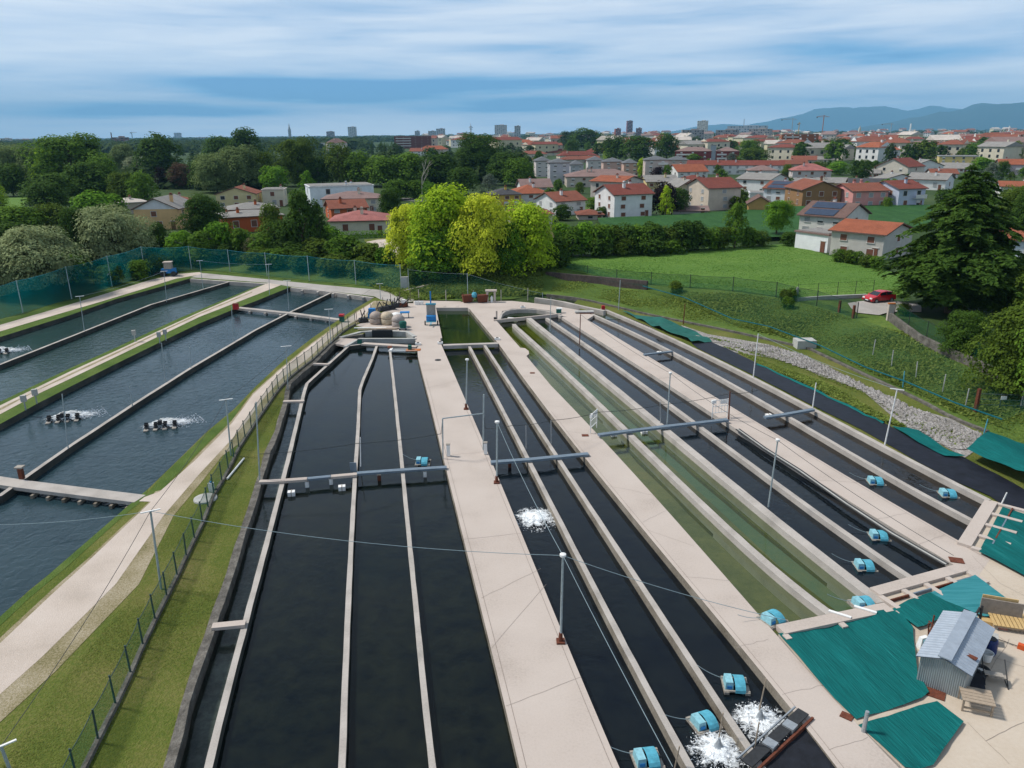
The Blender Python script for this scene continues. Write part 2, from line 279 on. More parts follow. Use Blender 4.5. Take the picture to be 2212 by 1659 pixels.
# ------------------------------------------------------------------ mesh helpers
class MB:
    def __init__(s): s.v = []; s.f = []; s.mi = []; s.mats = []
    def _m(s, m):
        if m not in s.mats: s.mats.append(m)
        return s.mats.index(m)
    def add(s, vs, fs, m):
        o = len(s.v); k = s._m(m); s.v += [tuple(v) for v in vs]
        for f in fs: s.f.append(tuple(i + o for i in f)); s.mi.append(k)
        return s
    def box(s, c, d, m, rz=0.0, taper=1.0):
        ca, sa = math.cos(rz), math.sin(rz); vs = []
        for z in (-.5, .5):
            k = taper if z > 0 else 1
            for x, y in ((-.5, -.5), (.5, -.5), (.5, .5), (-.5, .5)):
                X, Y = x * d[0] * k, y * d[1] * k; vs.append((c[0] + X * ca - Y * sa, c[1] + X * sa + Y * ca, c[2] + z * d[2]))
        return s.add(vs, [(3, 2, 1, 0), (4, 5, 6, 7), (0, 1, 5, 4), (1, 2, 6, 5), (2, 3, 7, 6), (3, 0, 4, 7)], m)
    def tube(s, a, b, r, m, r2=None, n=8, cap=True):
        a = Vector(a); b = Vector(b); r2 = r if r2 is None else r2; d = (b - a).normalized()
        x = d.orthogonal().normalized(); y = d.cross(x); vs = []
        for p, q in ((a, r), (b, r2)):
            for i in range(n):
                t = 2 * math.pi * i / n; vs.append(p + (x * math.cos(t) + y * math.sin(t)) * q)
        fs = [(i, (i + 1) % n, n + (i + 1) % n, n + i) for i in range(n)]
        if cap: fs += [tuple(range(n))[::-1], tuple(range(n, 2 * n))]
        return s.add(vs, fs, m)
    def bar(s, a, b, w, h, m):
        a = Vector(a); b = Vector(b); d = (b - a).normalized(); side = d.cross(Vector((0, 0, 1)))
        side = side.normalized() if side.length > 1e-4 else Vector((1, 0, 0)); u = side.cross(d)
        vs = [p + side * (sx * w / 2) + u * (sz * h / 2) for p in (a, b) for sx, sz in ((-1, -1), (1, -1), (1, 1), (-1, 1))]
        return s.add(vs, [(3, 2, 1, 0), (4, 5, 6, 7), (0, 1, 5, 4), (1, 2, 6, 5), (2, 3, 7, 6), (3, 0, 4, 7)], m)
    def lathe(s, c, prof, m, n=14):
        vs = []; 
        for r, z in prof:
            for i in range(n):
                t = 2 * math.pi * i / n; vs.append((c[0] + r * math.cos(t), c[1] + r * math.sin(t), c[2] + z))
        fs = []
        for k in range(len(prof) - 1):
            for i in range(n): fs.append((k * n + i, k * n + (i + 1) % n, (k + 1) * n + (i + 1) % n, (k + 1) * n + i))
        fs += [tuple(range(n))[::-1], tuple(range((len(prof) - 1) * n, len(prof) * n))]
        return s.add(vs, fs, m)
    def prism(s, poly, z0, z1, m, side=None):
        n = len(poly); ar = sum(poly[i][0] * poly[(i + 1) % n][1] - poly[(i + 1) % n][0] * poly[i][1] for i in range(n))
        if ar < 0: poly = poly[::-1]
        pts, _, tris, *_ = delaunay_2d_cdt([Vector(p[:2]) for p in poly], [], [list(range(n))], 1, 1e-5)
        s.add([(p.x, p.y, z1) for p in pts], [tuple(t) for t in tris], m)
        s.add([(p.x, p.y, z0) for p in pts], [tuple(t)[::-1] for t in tris], side or m)
        vs = [(p[0], p[1], z0) for p in poly] + [(p[0], p[1], z1) for p in poly]
        return s.add(vs, [(i, (i + 1) % n, n + (i + 1) % n, n + i) for i in range(n)], side or m)
    def mesh(s, name, smooth=False):
        me = bpy.data.meshes.new(name); me.from_pydata(s.v, [], s.f)
        for m in s.mats: me.materials.append(m)
        if len(s.mats) > 1: me.polygons.foreach_set('material_index', s.mi)
        if smooth: me.polygons.foreach_set('use_smooth', [True] * len(s.f))
        me.update(); return me
    def build(s, name, parent=None, smooth=False):
        o = bpy.data.objects.new(name, s.mesh(name, smooth)); col.objects.link(o)
        if parent: o.parent = parent
        return o

def tag(o, label=None, cat=None, group=None, kind=None):
    if label: o['label'] = label
    if cat: o['category'] = cat
    if group: o['group'] = group
    if kind: o['kind'] = kind
    elif cat: o['kind'] = 'thing'
    return o
def empty(name, loc, label, cat, group=None, rz=0.0):
    o = bpy.data.objects.new(name, None); o.empty_display_size = .2; col.objects.link(o); o.location = loc; o.rotation_euler = (0, 0, rz)
    return tag(o, label, cat, group)
def copy_tree(o, parent=None):
    c = o.copy(); col.objects.link(c)
    if parent: c.parent = parent
    for ch in o.children: copy_tree(ch, c)
    return c
def struct(o, label=None): o['kind'] = 'structure'; return o

def inpoly(P, poly):
    P = np.asarray(P); poly = np.asarray(poly); ins = np.zeros(len(P), bool); n = len(poly)
    for i in range(n):
        a = poly[i]; b = poly[(i + 1) % n]
        if a[1] == b[1]: continue
        c = ((a[1] > P[:, 1]) != (b[1] > P[:, 1])); ins ^= c & (P[:, 0] < a[0] + (P[:, 1] - a[1]) * (b[0] - a[0]) / (b[1] - a[1]))
    return ins
def sheet_mesh(name, poly, zf, m, step):
    """a polygon in plan, filled with a grid, its height from zf"""
    poly = [tuple(p[:2]) for p in poly]; A = np.array(poly); lo = A.min(0); hi = A.max(0)
    xs = np.arange(lo[0] + step * .5, hi[0], step); ys = np.arange(lo[1] + step * .5, hi[1], step)
    g = np.array([(x, y) for x in xs for y in ys]) if len(xs) and len(ys) else np.zeros((0, 2))
    if len(g): g = g + (np.random.rand(*g.shape) - .5) * step * .3; g = g[inpoly(g, A)]
    edge = []
    for i in range(len(A)):                      # finer rim
        a, b = A[i], A[(i + 1) % len(A)]; k = max(1, int(np.linalg.norm(b - a) / step))
        edge += [tuple(a + (b - a) * t / k) for t in range(k)]
    n = len(edge); vs = [Vector(p) for p in edge] + [Vector(p) for p in g]
    pts, _, tris, *_ = delaunay_2d_cdt(vs, [], [list(range(n))], 1, 1e-5)
    P = np.array([p[:] for p in pts]); Z = zf(P)
    me = bpy.data.meshes.new(name); me.from_pydata([(x, y, z) for (x, y), z in zip(P, Z)], [], [tuple(t) for t in tris])
    nn = me.polygons[0].normal if len(me.polygons) else None
    if nn is not None and nn.z < 0: me.flip_normals()
    me.materials.append(m); me.polygons.foreach_set('use_smooth', [True] * len(me.polygons)); me.update(); return me
def sheet(name, px, m, off, step=4.0, flat=None, world=False):
    poly = px if world else ([GZ(*p, flat)[:2] for p in px] if flat is not None else [G(*p)[:2] for p in px])
    zf = (lambda P: np.full(len(P), flat + off)) if flat is not None else (lambda P: np.maximum(hgt(P), 0) + off)
    o = bpy.data.objects.new(name, sheet_mesh(name, poly, zf, m, step)); col.objects.link(o); return o
def slab(name, px, m, z=0.0, depth=1.2, side=None):
    return struct(MB().prism([GZ(*p, z)[:2] for p in px], z - depth, z, m, side).build(name))
def resample(pts, step):
    P = [Vector(p) for p in pts]; out = [P[0]]
    for a, b in zip(P, P[1:]):
        k = max(1, round((b - a).length / step)); out += [a.lerp(b, i / k) for i in range(1, k + 1)]
    return out
def smooth_line(pts, it=1):
    for _ in range(it):
        q = [pts[0]]
        for a, b in zip(pts, pts[1:]): q += [tuple(Vector(a).lerp(Vector(b), .25)), tuple(Vector(a).lerp(Vector(b), .75))]
        pts = q + [pts[-1]]
    return pts
def offset_line(P, d):
    out = []
    for i in range(len(P)):
        a = P[max(0, i - 1)]; b = P[min(len(P) - 1, i + 1)]; t = (b - a); t = Vector((t.x, t.y)).normalized(); out.append(Vector((P[i].x - t.y * d, P[i].y + t.x * d)))
    return out
def wall_poly(px, w, z): 
    P = [GZ(*p, z) for p in px]; a = offset_line(P, w / 2); b = offset_line(P, -w / 2)
    return [tuple(p) for p in a] + [tuple(p) for p in b[::-1]]
def wall(name, px, w, z0, z1, m, label, cat='wall', group=None, jag=0.0, side=None):
    P = [GZ(*p, z1) for p in px]; P = resample(P, 1.5) if jag else P
    a = offset_line(P, w / 2); b = offset_line(P, -w / 2); n = len(P); mb = MB(); vs = []
    for i in range(n):
        j = [random.uniform(-jag, jag) for _ in range(3)]
        vs += [(a[i].x, a[i].y, z0), (a[i].x + j[0], a[i].y, z1 + j[2] * .5), (b[i].x + j[1], b[i].y, z1 + j[2] * .5), (b[i].x, b[i].y, z0)]
    fs = [(3, 2, 1, 0), tuple(range(4 * n - 4, 4 * n))]
    for i in range(n - 1):
        k = 4 * i
        for q in range(3): fs.append((k + q, k + q + 1, k + q + 5, k + q + 4))
    if side:
        tops = [f for f in fs[2:] if (f[0] % 4) == 1]; mb.add(vs, tops, m); mb.add(vs, [f for f in fs if f not in tops], side)
    else: mb.add(vs, fs, m)
    return tag(mb.build(name), label, cat, group)

# ------------------------------------------------------------------ ground, meadow, fields
def build_ground():
    xs = np.concatenate([np.linspace(-22000, -1600, 10), np.linspace(-1200, -260, 12), np.arange(-240, 242, 2.5), np.linspace(260, 1200, 12), np.linspace(1600, 22000, 10)])
    ys = np.concatenate([np.linspace(-600, -20, 8), np.arange(-10, 232, 2.5), np.linspace(250, 900, 12), np.linspace(1200, 29500, 16)])
    X, Y = np.meshgrid(xs, ys); P = np.stack([X.ravel(), Y.ravel()], 1); Z = hgt(P)
    nx = len(xs); I = (np.arange(len(ys) - 1)[:, None] * nx + np.arange(nx - 1)[None]).ravel()
    q = np.stack([I, I + 1, I + nx + 1, I + nx], 1)
    me = bpy.data.meshes.new('ground'); me.from_pydata(np.column_stack([P, Z]).tolist(), [], q.tolist()); me.materials.append(GROUND)
    me.polygons.foreach_set('use_smooth', [True] * len(q)); me.update()
    o = bpy.data.objects.new('ground', me); col.objects.link(o); struct(o)
build_ground()
struct(sheet('bank', [(1181, 637), (1256, 646), (1331, 663), (1406, 681), (1481, 696), (1581, 716), (1659, 734), (1739, 751), (1871, 811), (1984, 861), (2059, 903), (2134, 931), (2230, 990), (2330, 1040), (2330, 800), (2212, 836), (2159, 811), (2046, 763), (1921, 691), (1840, 655), (1720, 645), (1594, 628), (1431, 618), (1294, 600), (1200, 575), (1130, 600), (1120, 640)], BANK, .05, 3))
struct(sheet('bank', [(440, 583), (553, 596), (703, 611), (828, 621), (885, 629), (900, 648), (1010, 650), (1106, 647), (1175, 634), (1180, 600), (1050, 590), (900, 570), (760, 548), (600, 540), (470, 545), (400, 560)], BANK, .05, 3))
struct(sheet('meadow', [(1190, 590), (1294, 607), (1431, 621), (1594, 630), (1720, 647), (1880, 640), (1960, 640), (2000, 600), (1930, 590), (1800, 556), (1710, 528), (1640, 531), (1560, 534), (1450, 541), (1320, 551), (1215, 556), (1150, 575)], MEADOW, .10, 4))
struct(sheet('corn_field', [(1290, 478), (1400, 474), (1530, 466), (1640, 458), (1720, 452), (1900, 449), (2010, 449), (2010, 500), (1800, 500), (1700, 520), (1560, 525), (1400, 530), (1300, 500)], CORN, .9, 6))
struct(sheet('lawn', [(-60, 432), (60, 424), (64, 452), (-60, 462)], MEADOW, .2, 10))
struct(sheet('lawn', [(786, 518), (846, 514), (852, 528), (846, 560), (800, 545)], GRASSD, .08, 5))
struct(sheet('lawn', [(1262, 447), (1300, 444), (1305, 458), (1265, 462)], GRASS, .1, 8))
struct(sheet('gravel_drive', [(790, 524), (815, 519), (850, 517), (862, 528), (866, 560), (840, 556), (825, 545)], GRAVEL, .13, 5))
struct(sheet('road', [(866, 434), (1010, 441), (1010, 436), (900, 428), (868, 428)], ASPH, .1, 12))
struct(sheet('gravel_drive', [(1831, 657), (1880, 650), (1930, 652), (1990, 660), (1990, 676), (1922, 676), (1898, 683), (1850, 678), (1838, 668)], GRAVELG, .15, 2.5))

# ------------------------------------------------------------------ the farm: slabs, paths, walls, water
W1L = [(895, 700), (900.5, 743), (903, 771), (915, 818), (928, 864), (963, 1014), (1003, 1176), (1043, 1319), (1078, 1469), (1103, 1582), (1121, 1659), (1160, 1830)]
W1R = [(940.5, 666), (953, 743.5), (978, 801), (1008, 870), (1043, 946.6), (1060, 999), (1105, 1102), (1146, 1199), (1175, 1265), (1206, 1347), (1243, 1432), (1281, 1527), (1338, 1659), (1415, 1830)]
W2L = [(1013, 666), (1075.5, 743.5), (1106, 783.5), (1143.5, 838.5), (1188.5, 888.5), (1218, 926), (1266, 984), (1318, 1059), (1381, 1134), (1431, 1201), (1500, 1278), (1581, 1374), (1659, 1470), (1711, 1544), (1769, 1594), (1814, 1659), (1930, 1830)]
W2R = [(1060, 680), (1073, 693.5), (1106, 731), (1124, 751), (1134, 752), (1142, 758), (1143, 764), (1137, 769), (1188.5, 833.5), (1243.5, 886), (1296, 941.6), (1356, 1004), (1426, 1094), (1493, 1164), (1551, 1224), (1600, 1284), (1656, 1347), (1681, 1371), (1746, 1447), (1799, 1507), (1849, 1561), (1869, 1587), (1896, 1617), (1949, 1659), (2120, 1830)]
W3L = [(1213, 680), (1281, 733.5), (1381, 793.5), (1463.5, 843.5), (1536, 893), (1581, 919), (1659, 967), (1734, 1014), (1834, 1084), (1934, 1149), (2060, 1222), (2110, 1245)]
W3R = [(1262, 684), (1268.5, 688.5), (1331, 731), (1393.5, 763.5), (1481, 818.5), (1541, 858.5), (1621, 903.5), (1734, 966.6), (1834, 1029), (1934, 1094), (2009, 1134), (2078, 1172), (2140, 1205)]
def fit0(pts, k, e, deg=3, n=16):
    a = np.array(pts[k:], float); d = np.ptp(a, axis=0); i = int(d[1] >= d[0]); c = np.polyfit(a[:, i], a[:, 1 - i], deg); t = np.linspace(a[0, i], a[-1, i], n); v = np.polyval(c, t)
    q = np.stack([v, t], 1) if i else np.stack([t, v], 1); return list(pts[:k]) + [tuple(p) for p in q]
W1L = fit0(W1L, 4, 0); W1R = fit0(W1R, 2, 0); W2L = fit0(W2L, 1, 0); W2R = fit0(W2R, 8, 0, 4, 22); W3L = fit0(W3L, 0, 0); W3R = fit0(W3R, 1, 0)
slab('walkway', W1L + W1R[::-1], CONC, .004, 1.3, WETB)
slab('walkway', W2L + W2R[::-1], CONC, .006, 1.3, WETB)
slab('walkway', W3L + W3R[::-1], CONC, .004, 1.3, CWALL)
JOINT = mat('joint_dark', (.24, .20, .175), .9, .3, 5)
def joints(px):
    for a, b in px:
        A, B_ = GZ(*a, .012), GZ(*b, .012); d = (B_ - A); n = 6; mb = MB(); P = [A + d * (i / n) + Vector((random.uniform(-.03, .03), random.uniform(-.06, .06), 0)) * (0 < i < n) for i in range(n + 1)]
        for p, q in zip(P, P[1:]):
            e = (q - p).normalized(); s_ = Vector((-e.y, e.x, 0)) * .008; mb.add([p - s_, q - s_, q + s_, p + s_], [(0, 1, 2, 3)], JOINT)
        struct(mb.build('path_joint'))
joints([((905, 771), (968, 768)), ((912, 800), (982, 794)), ((921, 838), (998, 820)), ((972, 983), (1052, 975)), ((1000, 1165), (1128, 1152)), ((1040, 1292), (1168, 1228)), ((1062, 1400), (1180, 1262)), ((1093, 1525), (1255, 1462)), ((900, 725), (948, 716)), ((897, 700), (941, 690)),
        ((1022, 681), (1075, 690)), ((1050, 712), (1090, 713)), ((1108, 788), (1150, 790)), ((1128, 812), (1170, 815)), ((1180, 876), (1228, 880)), ((1222, 932), (1290, 938)), ((1310, 1048), (1412, 1070)), ((1388, 1128), (1440, 1103)), ((1400, 1145), (1500, 1180)), ((1480, 1245), (1580, 1255)), ((1590, 1400), (1660, 1380)), ((1690, 1500), (1780, 1480)), ((1790, 1620), (1875, 1592)),
        ((1310, 752), (1360, 746)), ((1420, 818), (1480, 812)), ((1550, 903), (1602, 893)), ((1760, 1036), (1858, 1042)), ((1890, 1122), (1960, 1108)), ((1984, 1176), (2040, 1155)),
        ((2090, 1560), (2180, 1650)), ((2150, 1420), (2212, 1440)), ((2120, 1480), (2180, 1380)), ((2130, 1600), (2212, 1560)), ((2100, 1200), (2160, 1260)), ((2160, 1260), (2260, 1310)), ((2140, 1365), (2190, 1395))])
def edge_line(px, off):
    P = [GZ(*p, .014) for p in px[3:]]; a = offset_line(P, off - .012); b = offset_line(P, off + .012); mb = MB(); n = len(P)
    mb.add([(p.x, p.y, .014) for p in a] + [(p.x, p.y, .014) for p in b], [(i, i + 1, n + i + 1, n + i) for i in range(n - 1)], JOINT); struct(mb.build('path_joint'))
for e_, o_ in ((W1L, .28), (W1R, -.28), (W2L, .25), (W3R, -.2)): edge_line(e_, o_)
# paved platform at the head of the raceways, with the curved path round it
slab('platform', [(768, 703), (800, 690), (860, 655), (893, 655), (893, 649), (1010, 651), (1106, 650), (1145, 654), (1195, 660), (1246, 669), (1283, 681), (1266, 692), (1212, 682), (1188, 671), (1150, 666), (1106, 667), (1085, 672), (1078, 692), (1062, 684), (1013, 667), (1010, 665), (942, 665), (955, 730), (900, 745), (895, 724), (868, 716), (815, 714)], CONC, 0, 1.3, CWALL)
slab('yard', [(1681, 1371), (1924, 1312), (1890, 1279), (2082, 1225), (2105, 1197), (2080, 1173), (2140, 1080), (2212, 1100), (2500, 1250), (3000, 1600), (3000, 2600), (1990, 2600), (2119, 1830), (1949, 1659), (1849, 1561), (1746, 1447)], YARD, 0, 1.3, CWALL)
slab('bank', [(1258, 672), (1306, 671), (1343.5, 681), (1406, 706), (1438.5, 726), (1506, 758.5), (1606, 806), (1659, 833.5), (1756, 883.5), (1859, 933), (1909, 961), (1984, 1004), (2059, 1044), (2131, 1076), (2160, 1092), (2560, 1290), (3100, 1640), (3150, 1600), (2500, 1160), (2250, 985), (2134, 925), (2059, 897), (1984, 855), (1871, 805), (1739, 745), (1659, 728), (1581, 710), (1481, 690), (1406, 675), (1331, 657), (1256, 640), (1240, 655)], GRASSD, -.02, 1.3, STONE)
# left half: grass banks and gravel roads between the big ponds
PR = [(-560, 1790), (0, 1332), (62, 1276), (145, 1209), (275, 1094), (320, 1056), (382, 996), (445, 934), (505, 884), (551, 836), (615, 776), (673, 731), (735, 688), (765, 668), (808, 643)]
LB = [(783, 722), (738, 729), (713, 748), (678, 783), (650, 806), (624, 828), (618, 863), (598, 931), (579, 976), (547, 1081), (515, 1176), (485, 1274), (465, 1327), (432, 1424), (400, 1519), (365, 1659), (322, 1830)]
slab('bank', PR + [(900, 640), (893, 652), (862, 655), (800, 690), (768, 703), (800, 712)] + LB + [(-560, 1990)], GRASSD, -.012, 1.3, WET)
P1L = [(-700, 1147), (0, 916), (82, 871), (150, 836), (250, 786), (342, 741), (432, 698), (515, 664), (553, 650), (627, 620)]
P2R = [(-700, 1090), (0, 868), (150, 796), (250, 751), (390, 686), (553, 619), (578, 612)]
P2L = [(-700, 910), (0, 728), (150, 681), (250, 646), (330, 624), (412, 601)]
slab('bank', P1L + P2R[::-1], GRASS, -.012, 1.3, WET)
slab('bank', P2L + [(400, 570), (345, 588), (200, 632), (0, 688), (-900, 932), (-1000, 990)], GRASS, -.012, 1.3, WET)
slab('bank', [(412, 601.5), (578, 612.5), (627, 620.5), (808, 641.5), (900, 641), (884, 627), (828, 619), (703, 609), (553, 594), (440, 581), (398, 573)], GRASS, -.010, 1.3, WET)
def road(px, m, off=.01): return struct(sheet('gravel_road', px, m, off, 3.0, flat=0.0))
road([(412, 599), (440, 590), (553, 601), (703, 616), (828, 627), (895, 637), (893, 651), (862, 655), (822, 647), (808, 640), (627, 619), (578, 611)], GRAVELG, .012)
road([(-700, 1121), (0, 895), (82, 851), (150, 819), (250, 771), (342, 727), (432, 684), (553, 637), (627, 608), (592, 606), (553, 622), (432, 674), (342, 715), (250, 758), (150, 803), (0, 876), (-700, 1101)], GRAVEL, .008)
road([(-700, 1113), (0, 887), (82, 843), (150, 812), (250, 765), (342, 721), (432, 679), (545, 632), (545, 630), (432, 676), (342, 718), (250, 761.5), (150, 808), (0, 882), (-700, 1107)], GRAVELX, .014)
road([(-700, 895), (0, 716), (100, 686), (200, 657), (300, 627), (380, 602), (415, 596), (445, 592), (430, 588), (380, 592), (320, 606), (230, 634), (100, 673), (0, 702), (-700, 880)], GRAVEL, .008)
road([(-560, 1870), (0, 1378), (112, 1274), (187, 1209), (322, 1084), (335, 1062), (360, 1056), (425, 984), (500, 909), (545, 850), (600, 800), (673, 741), (765, 676), (808, 650), (850, 650), (800, 688), (768, 700), (742, 713), (726, 724), (712, 742), (676, 776), (626, 814), (598, 845), (550, 910), (517, 958), (480, 985), (437, 1039), (375, 1114), (300, 1262), (120, 1450), (0, 1560), (-560, 2080)], GRAVELX, .006)
road([(-560, 1880), (0, 1390), (112, 1284), (190, 1213), (326, 1084), (300, 1083), (312, 1074), (345, 1062), (420, 996), (502, 913), (546, 853), (600, 803), (673, 744), (765, 679), (806, 652), (790, 680), (735, 712), (700, 742), (664, 776), (612, 814), (570, 860), (530, 915), (495, 955), (430, 1025), (355, 1112), (250, 1262), (90, 1420), (0, 1500), (-560, 1990)], GRAVEL, .012)
road([(-560, 1858), (0, 1352), (62, 1293), (145, 1224), (275, 1107), (312, 1078), (320, 1056), (275, 1094), (0, 1332), (-560, 1790)], GRASS, .004)
road([(312, 1074), (322, 1060), (382, 998), (445, 938), (505, 887), (535, 858), (500, 909), (425, 980), (352, 1056)], GRASS, .0035)

# water sheets
def water(px, m, z): return struct(sheet('water', px, m, 0, 6.0, flat=z))
water([(-800, 1200), (0, 900), (515, 650), (627, 612), (815, 634), (760, 690), (551, 860), (320, 1090), (0, 1360), (-800, 2000)], W_POND, -.6)
water([(-800, 925), (0, 715), (412, 594), (590, 606), (400, 700), (0, 880), (-800, 1150)], W_POND2, -.6)
water([(753, 735), (903, 735), (930, 820), (1100, 1500), (1190, 1840), (440, 1840), (455, 1644), (547, 1269), (613, 1024), (659, 845), (700, 790)], W_DARK, -.5)
water([(945, 735), (1080, 735), (1120, 790), (1230, 920), (1520, 1270), (1780, 1580), (1960, 1840), (1400, 1840), (1230, 1440), (1030, 950)], W_NAVY, -.5)
water([(935, 660), (1020, 660), (1080, 742), (948, 742)], W_GPOND, -.45)
water([(755, 715), (905, 715), (905, 748), (745, 752)], W_GPOND, -.6)
water([(700, 760), (760, 715), (790, 750), (670, 830), (659, 851), (613, 1024), (547, 1269), (451, 1659), (420, 1830), (300, 1830), (360, 1659), (480, 1274), (600, 920), (620, 820)], W_CLEAR, -.62)
struct(sheet('raceway_bed', [(700, 750), (770, 715), (795, 750), (690, 835), (675, 860), (630, 1030), (565, 1280), (470, 1680), (440, 1840), (300, 1840), (350, 1659), (470, 1274), (590, 920), (610, 820)], BEDGR, 0, 3, flat=-1.15))
water([(1066, 680), (1146, 680), (1440, 932), (1900, 1300), (1930, 1330), (1680, 1385), (1590, 1290), (1120, 760)], W_GREEN, -.4)
water([(1142, 680), (1225, 680), (1300, 740), (1590, 920), (2090, 1235), (1900, 1300), (1850, 1262), (1440, 930)], W_NAVY, -.38)
water([(1080, 664), (1200, 664), (1225, 684), (1066, 695)], W_GPOND, -.5)
water([(1240, 668), (1310, 664), (1440, 720), (1660, 830), (1980, 1000), (2150, 1085), (2085, 1185), (1600, 905), (1300, 725)], W_BROWN, -.38)
water([(1130, 640), (1181, 632), (1330, 655), (1420, 690), (1300, 690), (1240, 665), (1170, 650)], W_GPOND, -.35)
# beds of the two green raceways, with the algae that grows along the foot of their walls
C1 = [(1110, 700), (1116, 705), (1181, 768.5), (1246, 828.5), (1306, 878.5), (1361, 929), (1406, 984), (1481, 1056), (1556, 1129), (1659, 1217), (1734, 1277), (1797, 1330)]
C1[4:6] = [(1313, 888), (1356, 927)]
C2 = [(1142, 686), (1193, 728), (1256, 781), (1331, 838), (1387, 885), (1437, 926), (1506, 984), (1581, 1048), (1659, 1110), (1734, 1169), (1809, 1226), (1884, 1284), (1905, 1303)]
C3 = [(1181, 683.5), (1231, 721), (1306, 776), (1381, 828.5), (1456, 878), (1531, 930), (1568, 964), (1659, 1027), (1759, 1104), (1859, 1179), (1976, 1250)]
struct(sheet('raceway_bed', [(1040, 670), (1100, 675), (1200, 790), (1390, 940), (1830, 1350), (1680, 1420), (1560, 1300), (1100, 780)], BED, 0, 3, flat=-1.3))
struct(sheet('raceway_bed', [(1110, 668), (1160, 668), (1450, 915), (1940, 1300), (1830, 1360), (1400, 960), (1210, 800)], BEDG, .01, 3, flat=-1.3))
def algae(px, w, z=-1.05):
    P = [GZ(*p, z) for p in px]; P = resample(P, 2.5); a = offset_line(P, w / 2); b = offset_line(P, -w / 2)
    poly = [(p.x + random.uniform(-.06, .06), p.y) for p in a] + [(p.x + random.uniform(-.06, .06), p.y) for p in b[::-1]]
    struct(MB().prism(poly, z - .3, z, ALGAE).build('algae_bed'))
algae([(x - 6, y + 8) for x, y in C1], 1.7); algae([(x - 10, y + 10) for x, y in C2], 2.2)

# dividing walls of the raceways
def fit(pts, k=0, deg=3, n=16):
    a = np.array(pts[k:], float); d = np.ptp(a, axis=0); i = int(d[1] >= d[0]); c = np.polyfit(a[:, i], a[:, 1 - i], deg); t = np.linspace(a[0, i], a[-1, i], n); v = np.polyval(c, t)
    q = np.stack([v, t], 1) if i else np.stack([t, v], 1); return list(pts[:k]) + [tuple(p) for p in q]
GW = 'concrete dividing walls between the raceways'
def div(px, w, z1, label, m=CWALL, side=None): return wall('divider_wall', px, w, -1.5, z1, m, label, 'wall', GW, .012, side)
A0 = [(790, 742), (753, 747), (663, 828), (657, 851), (635, 933), (613, 1024), (588, 1139), (551, 1266), (530, 1342), (490, 1489), (455, 1644), (412, 1830)]
A1 = [(815, 744), (804, 775), (783, 824), (777, 843), (773, 933), (768, 1014), (762, 1100), (755, 1262), (748, 1394), (741, 1600), (732, 1830)]
A2 = [(842, 746), (845.5, 793), (854, 864), (869, 1014), (883, 1139), (892, 1254), (903, 1369), (915, 1482), (935, 1659), (955, 1830)]
B1 = [(1017, 748), (1025, 763), (1043, 818), (1078, 878), (1104, 917), (1143, 994), (1191, 1089), (1231, 1164), (1282, 1262), (1331, 1357), (1381, 1457), (1431, 1550), (1491, 1659), (1590, 1830)]
B2 = [(1048, 744), (1073, 788), (1106, 837), (1136, 881), (1166, 932), (1206, 991), (1256, 1071), (1306, 1141), (1356, 1214), (1389, 1266), (1431, 1335), (1481, 1414), (1536, 1494), (1568, 1544), (1632, 1636), (1700, 1740)]
A0 = fit(A0, 3); A1 = fit(A1, 4); A2 = fit(A2, 0); B1 = fit(B1, 0); B2 = fit(B2); C1 = fit(C1, 1); C3 = fit(C3); C2 = fit(C2)
div(A0, .32, .0, 'bent concrete divider wall beside the narrow stony side channel', CWALL, WET)
div(A1, .29, -.02, 'thin kinked divider wall with a sharp bend near its head', CWALL, WET)
div(A2, .28, -.02, 'thin straight divider wall starting at a rusty plate, beside wide central walkway', CWALL, WET)
div(B1, .32, .0, 'divider wall next to the foaming water jet with brown stained stretch', CWALL, WETB)
div(B2, .33, .0, 'divider wall running down to the twin fountains and the steel sluice', CWALL, WETB)
div(C1, .50, .03, 'broad pale wall splitting the two green raceways')
div(C2, .66, .05, 'thickest ragged wall between green raceway and dark raceway')
div(C3, .40, .01, 'divider wall between two dark raceways, nearest to wide hose-lined walkway')
D1 = [(1275, 674), (1281, 678), (1331, 703), (1391, 728), (1456, 761), (1531, 801), (1606, 841), (1659, 876), (1691, 896), (1784, 946), (1884, 1004), (1984, 1061), (2104, 1126)]
D2 = [(1300, 668), (1343, 681), (1406, 706), (1438, 726), (1506, 758), (1606, 806), (1659, 833), (1756, 883), (1859, 935), (1909, 961), (1984, 1004), (2059, 1044), (2136, 1079)]
D1 = fit(D1, 1); D2 = fit(D2)
div(D1, .36, .02, 'divider wall between the two brown raceways with paddle aerators')
div(D2, .42, .04, 'outermost raceway wall along the edge of the black tarpaulin')
wall('stone_wall', LB, .45, -1.5, .05, STONE, 'rough dark stone bank wall along the narrow side channel', 'wall', None, .05)
div([(-700, 1300), (0, 1070), (47, 1036), (150, 964), (287, 874), (410, 796), (553, 712), (625, 675), (715, 632)], .36, -.05, 'long concrete wall splitting the big near pond lengthwise', CWALL, WET)
div([(-700, 985), (0, 787), (175, 718), (325, 658), (500, 607)], .36, -.05, 'concrete wall splitting the far pond under the teal net', CWALL, WET)
def beam(px, w, z0, z1, m, label, cat='beam', group=None): return wall('cross_beam', px, w, z0, z1, m, label, cat, group, .006)
cb = beam([(-420, 970), (0, 1038), (47, 1045), (302, 1077)], 1.15, -.25, .02, CWALL, 'thick concrete footbridge crossing the near pond on short piers')
for i in range(7):
    p = GZ(72 + i * 34, 1056 + i * 4.3, 0); MB().box((p.x, p.y, -.8), (.2, .8, .9), WETB).build('pier', cb)
cw = beam([(515, 664), (553, 668), (630, 676), (735, 690)], .8, -.3, .02, CWALL, 'concrete cross wall at the far end of the near pond')
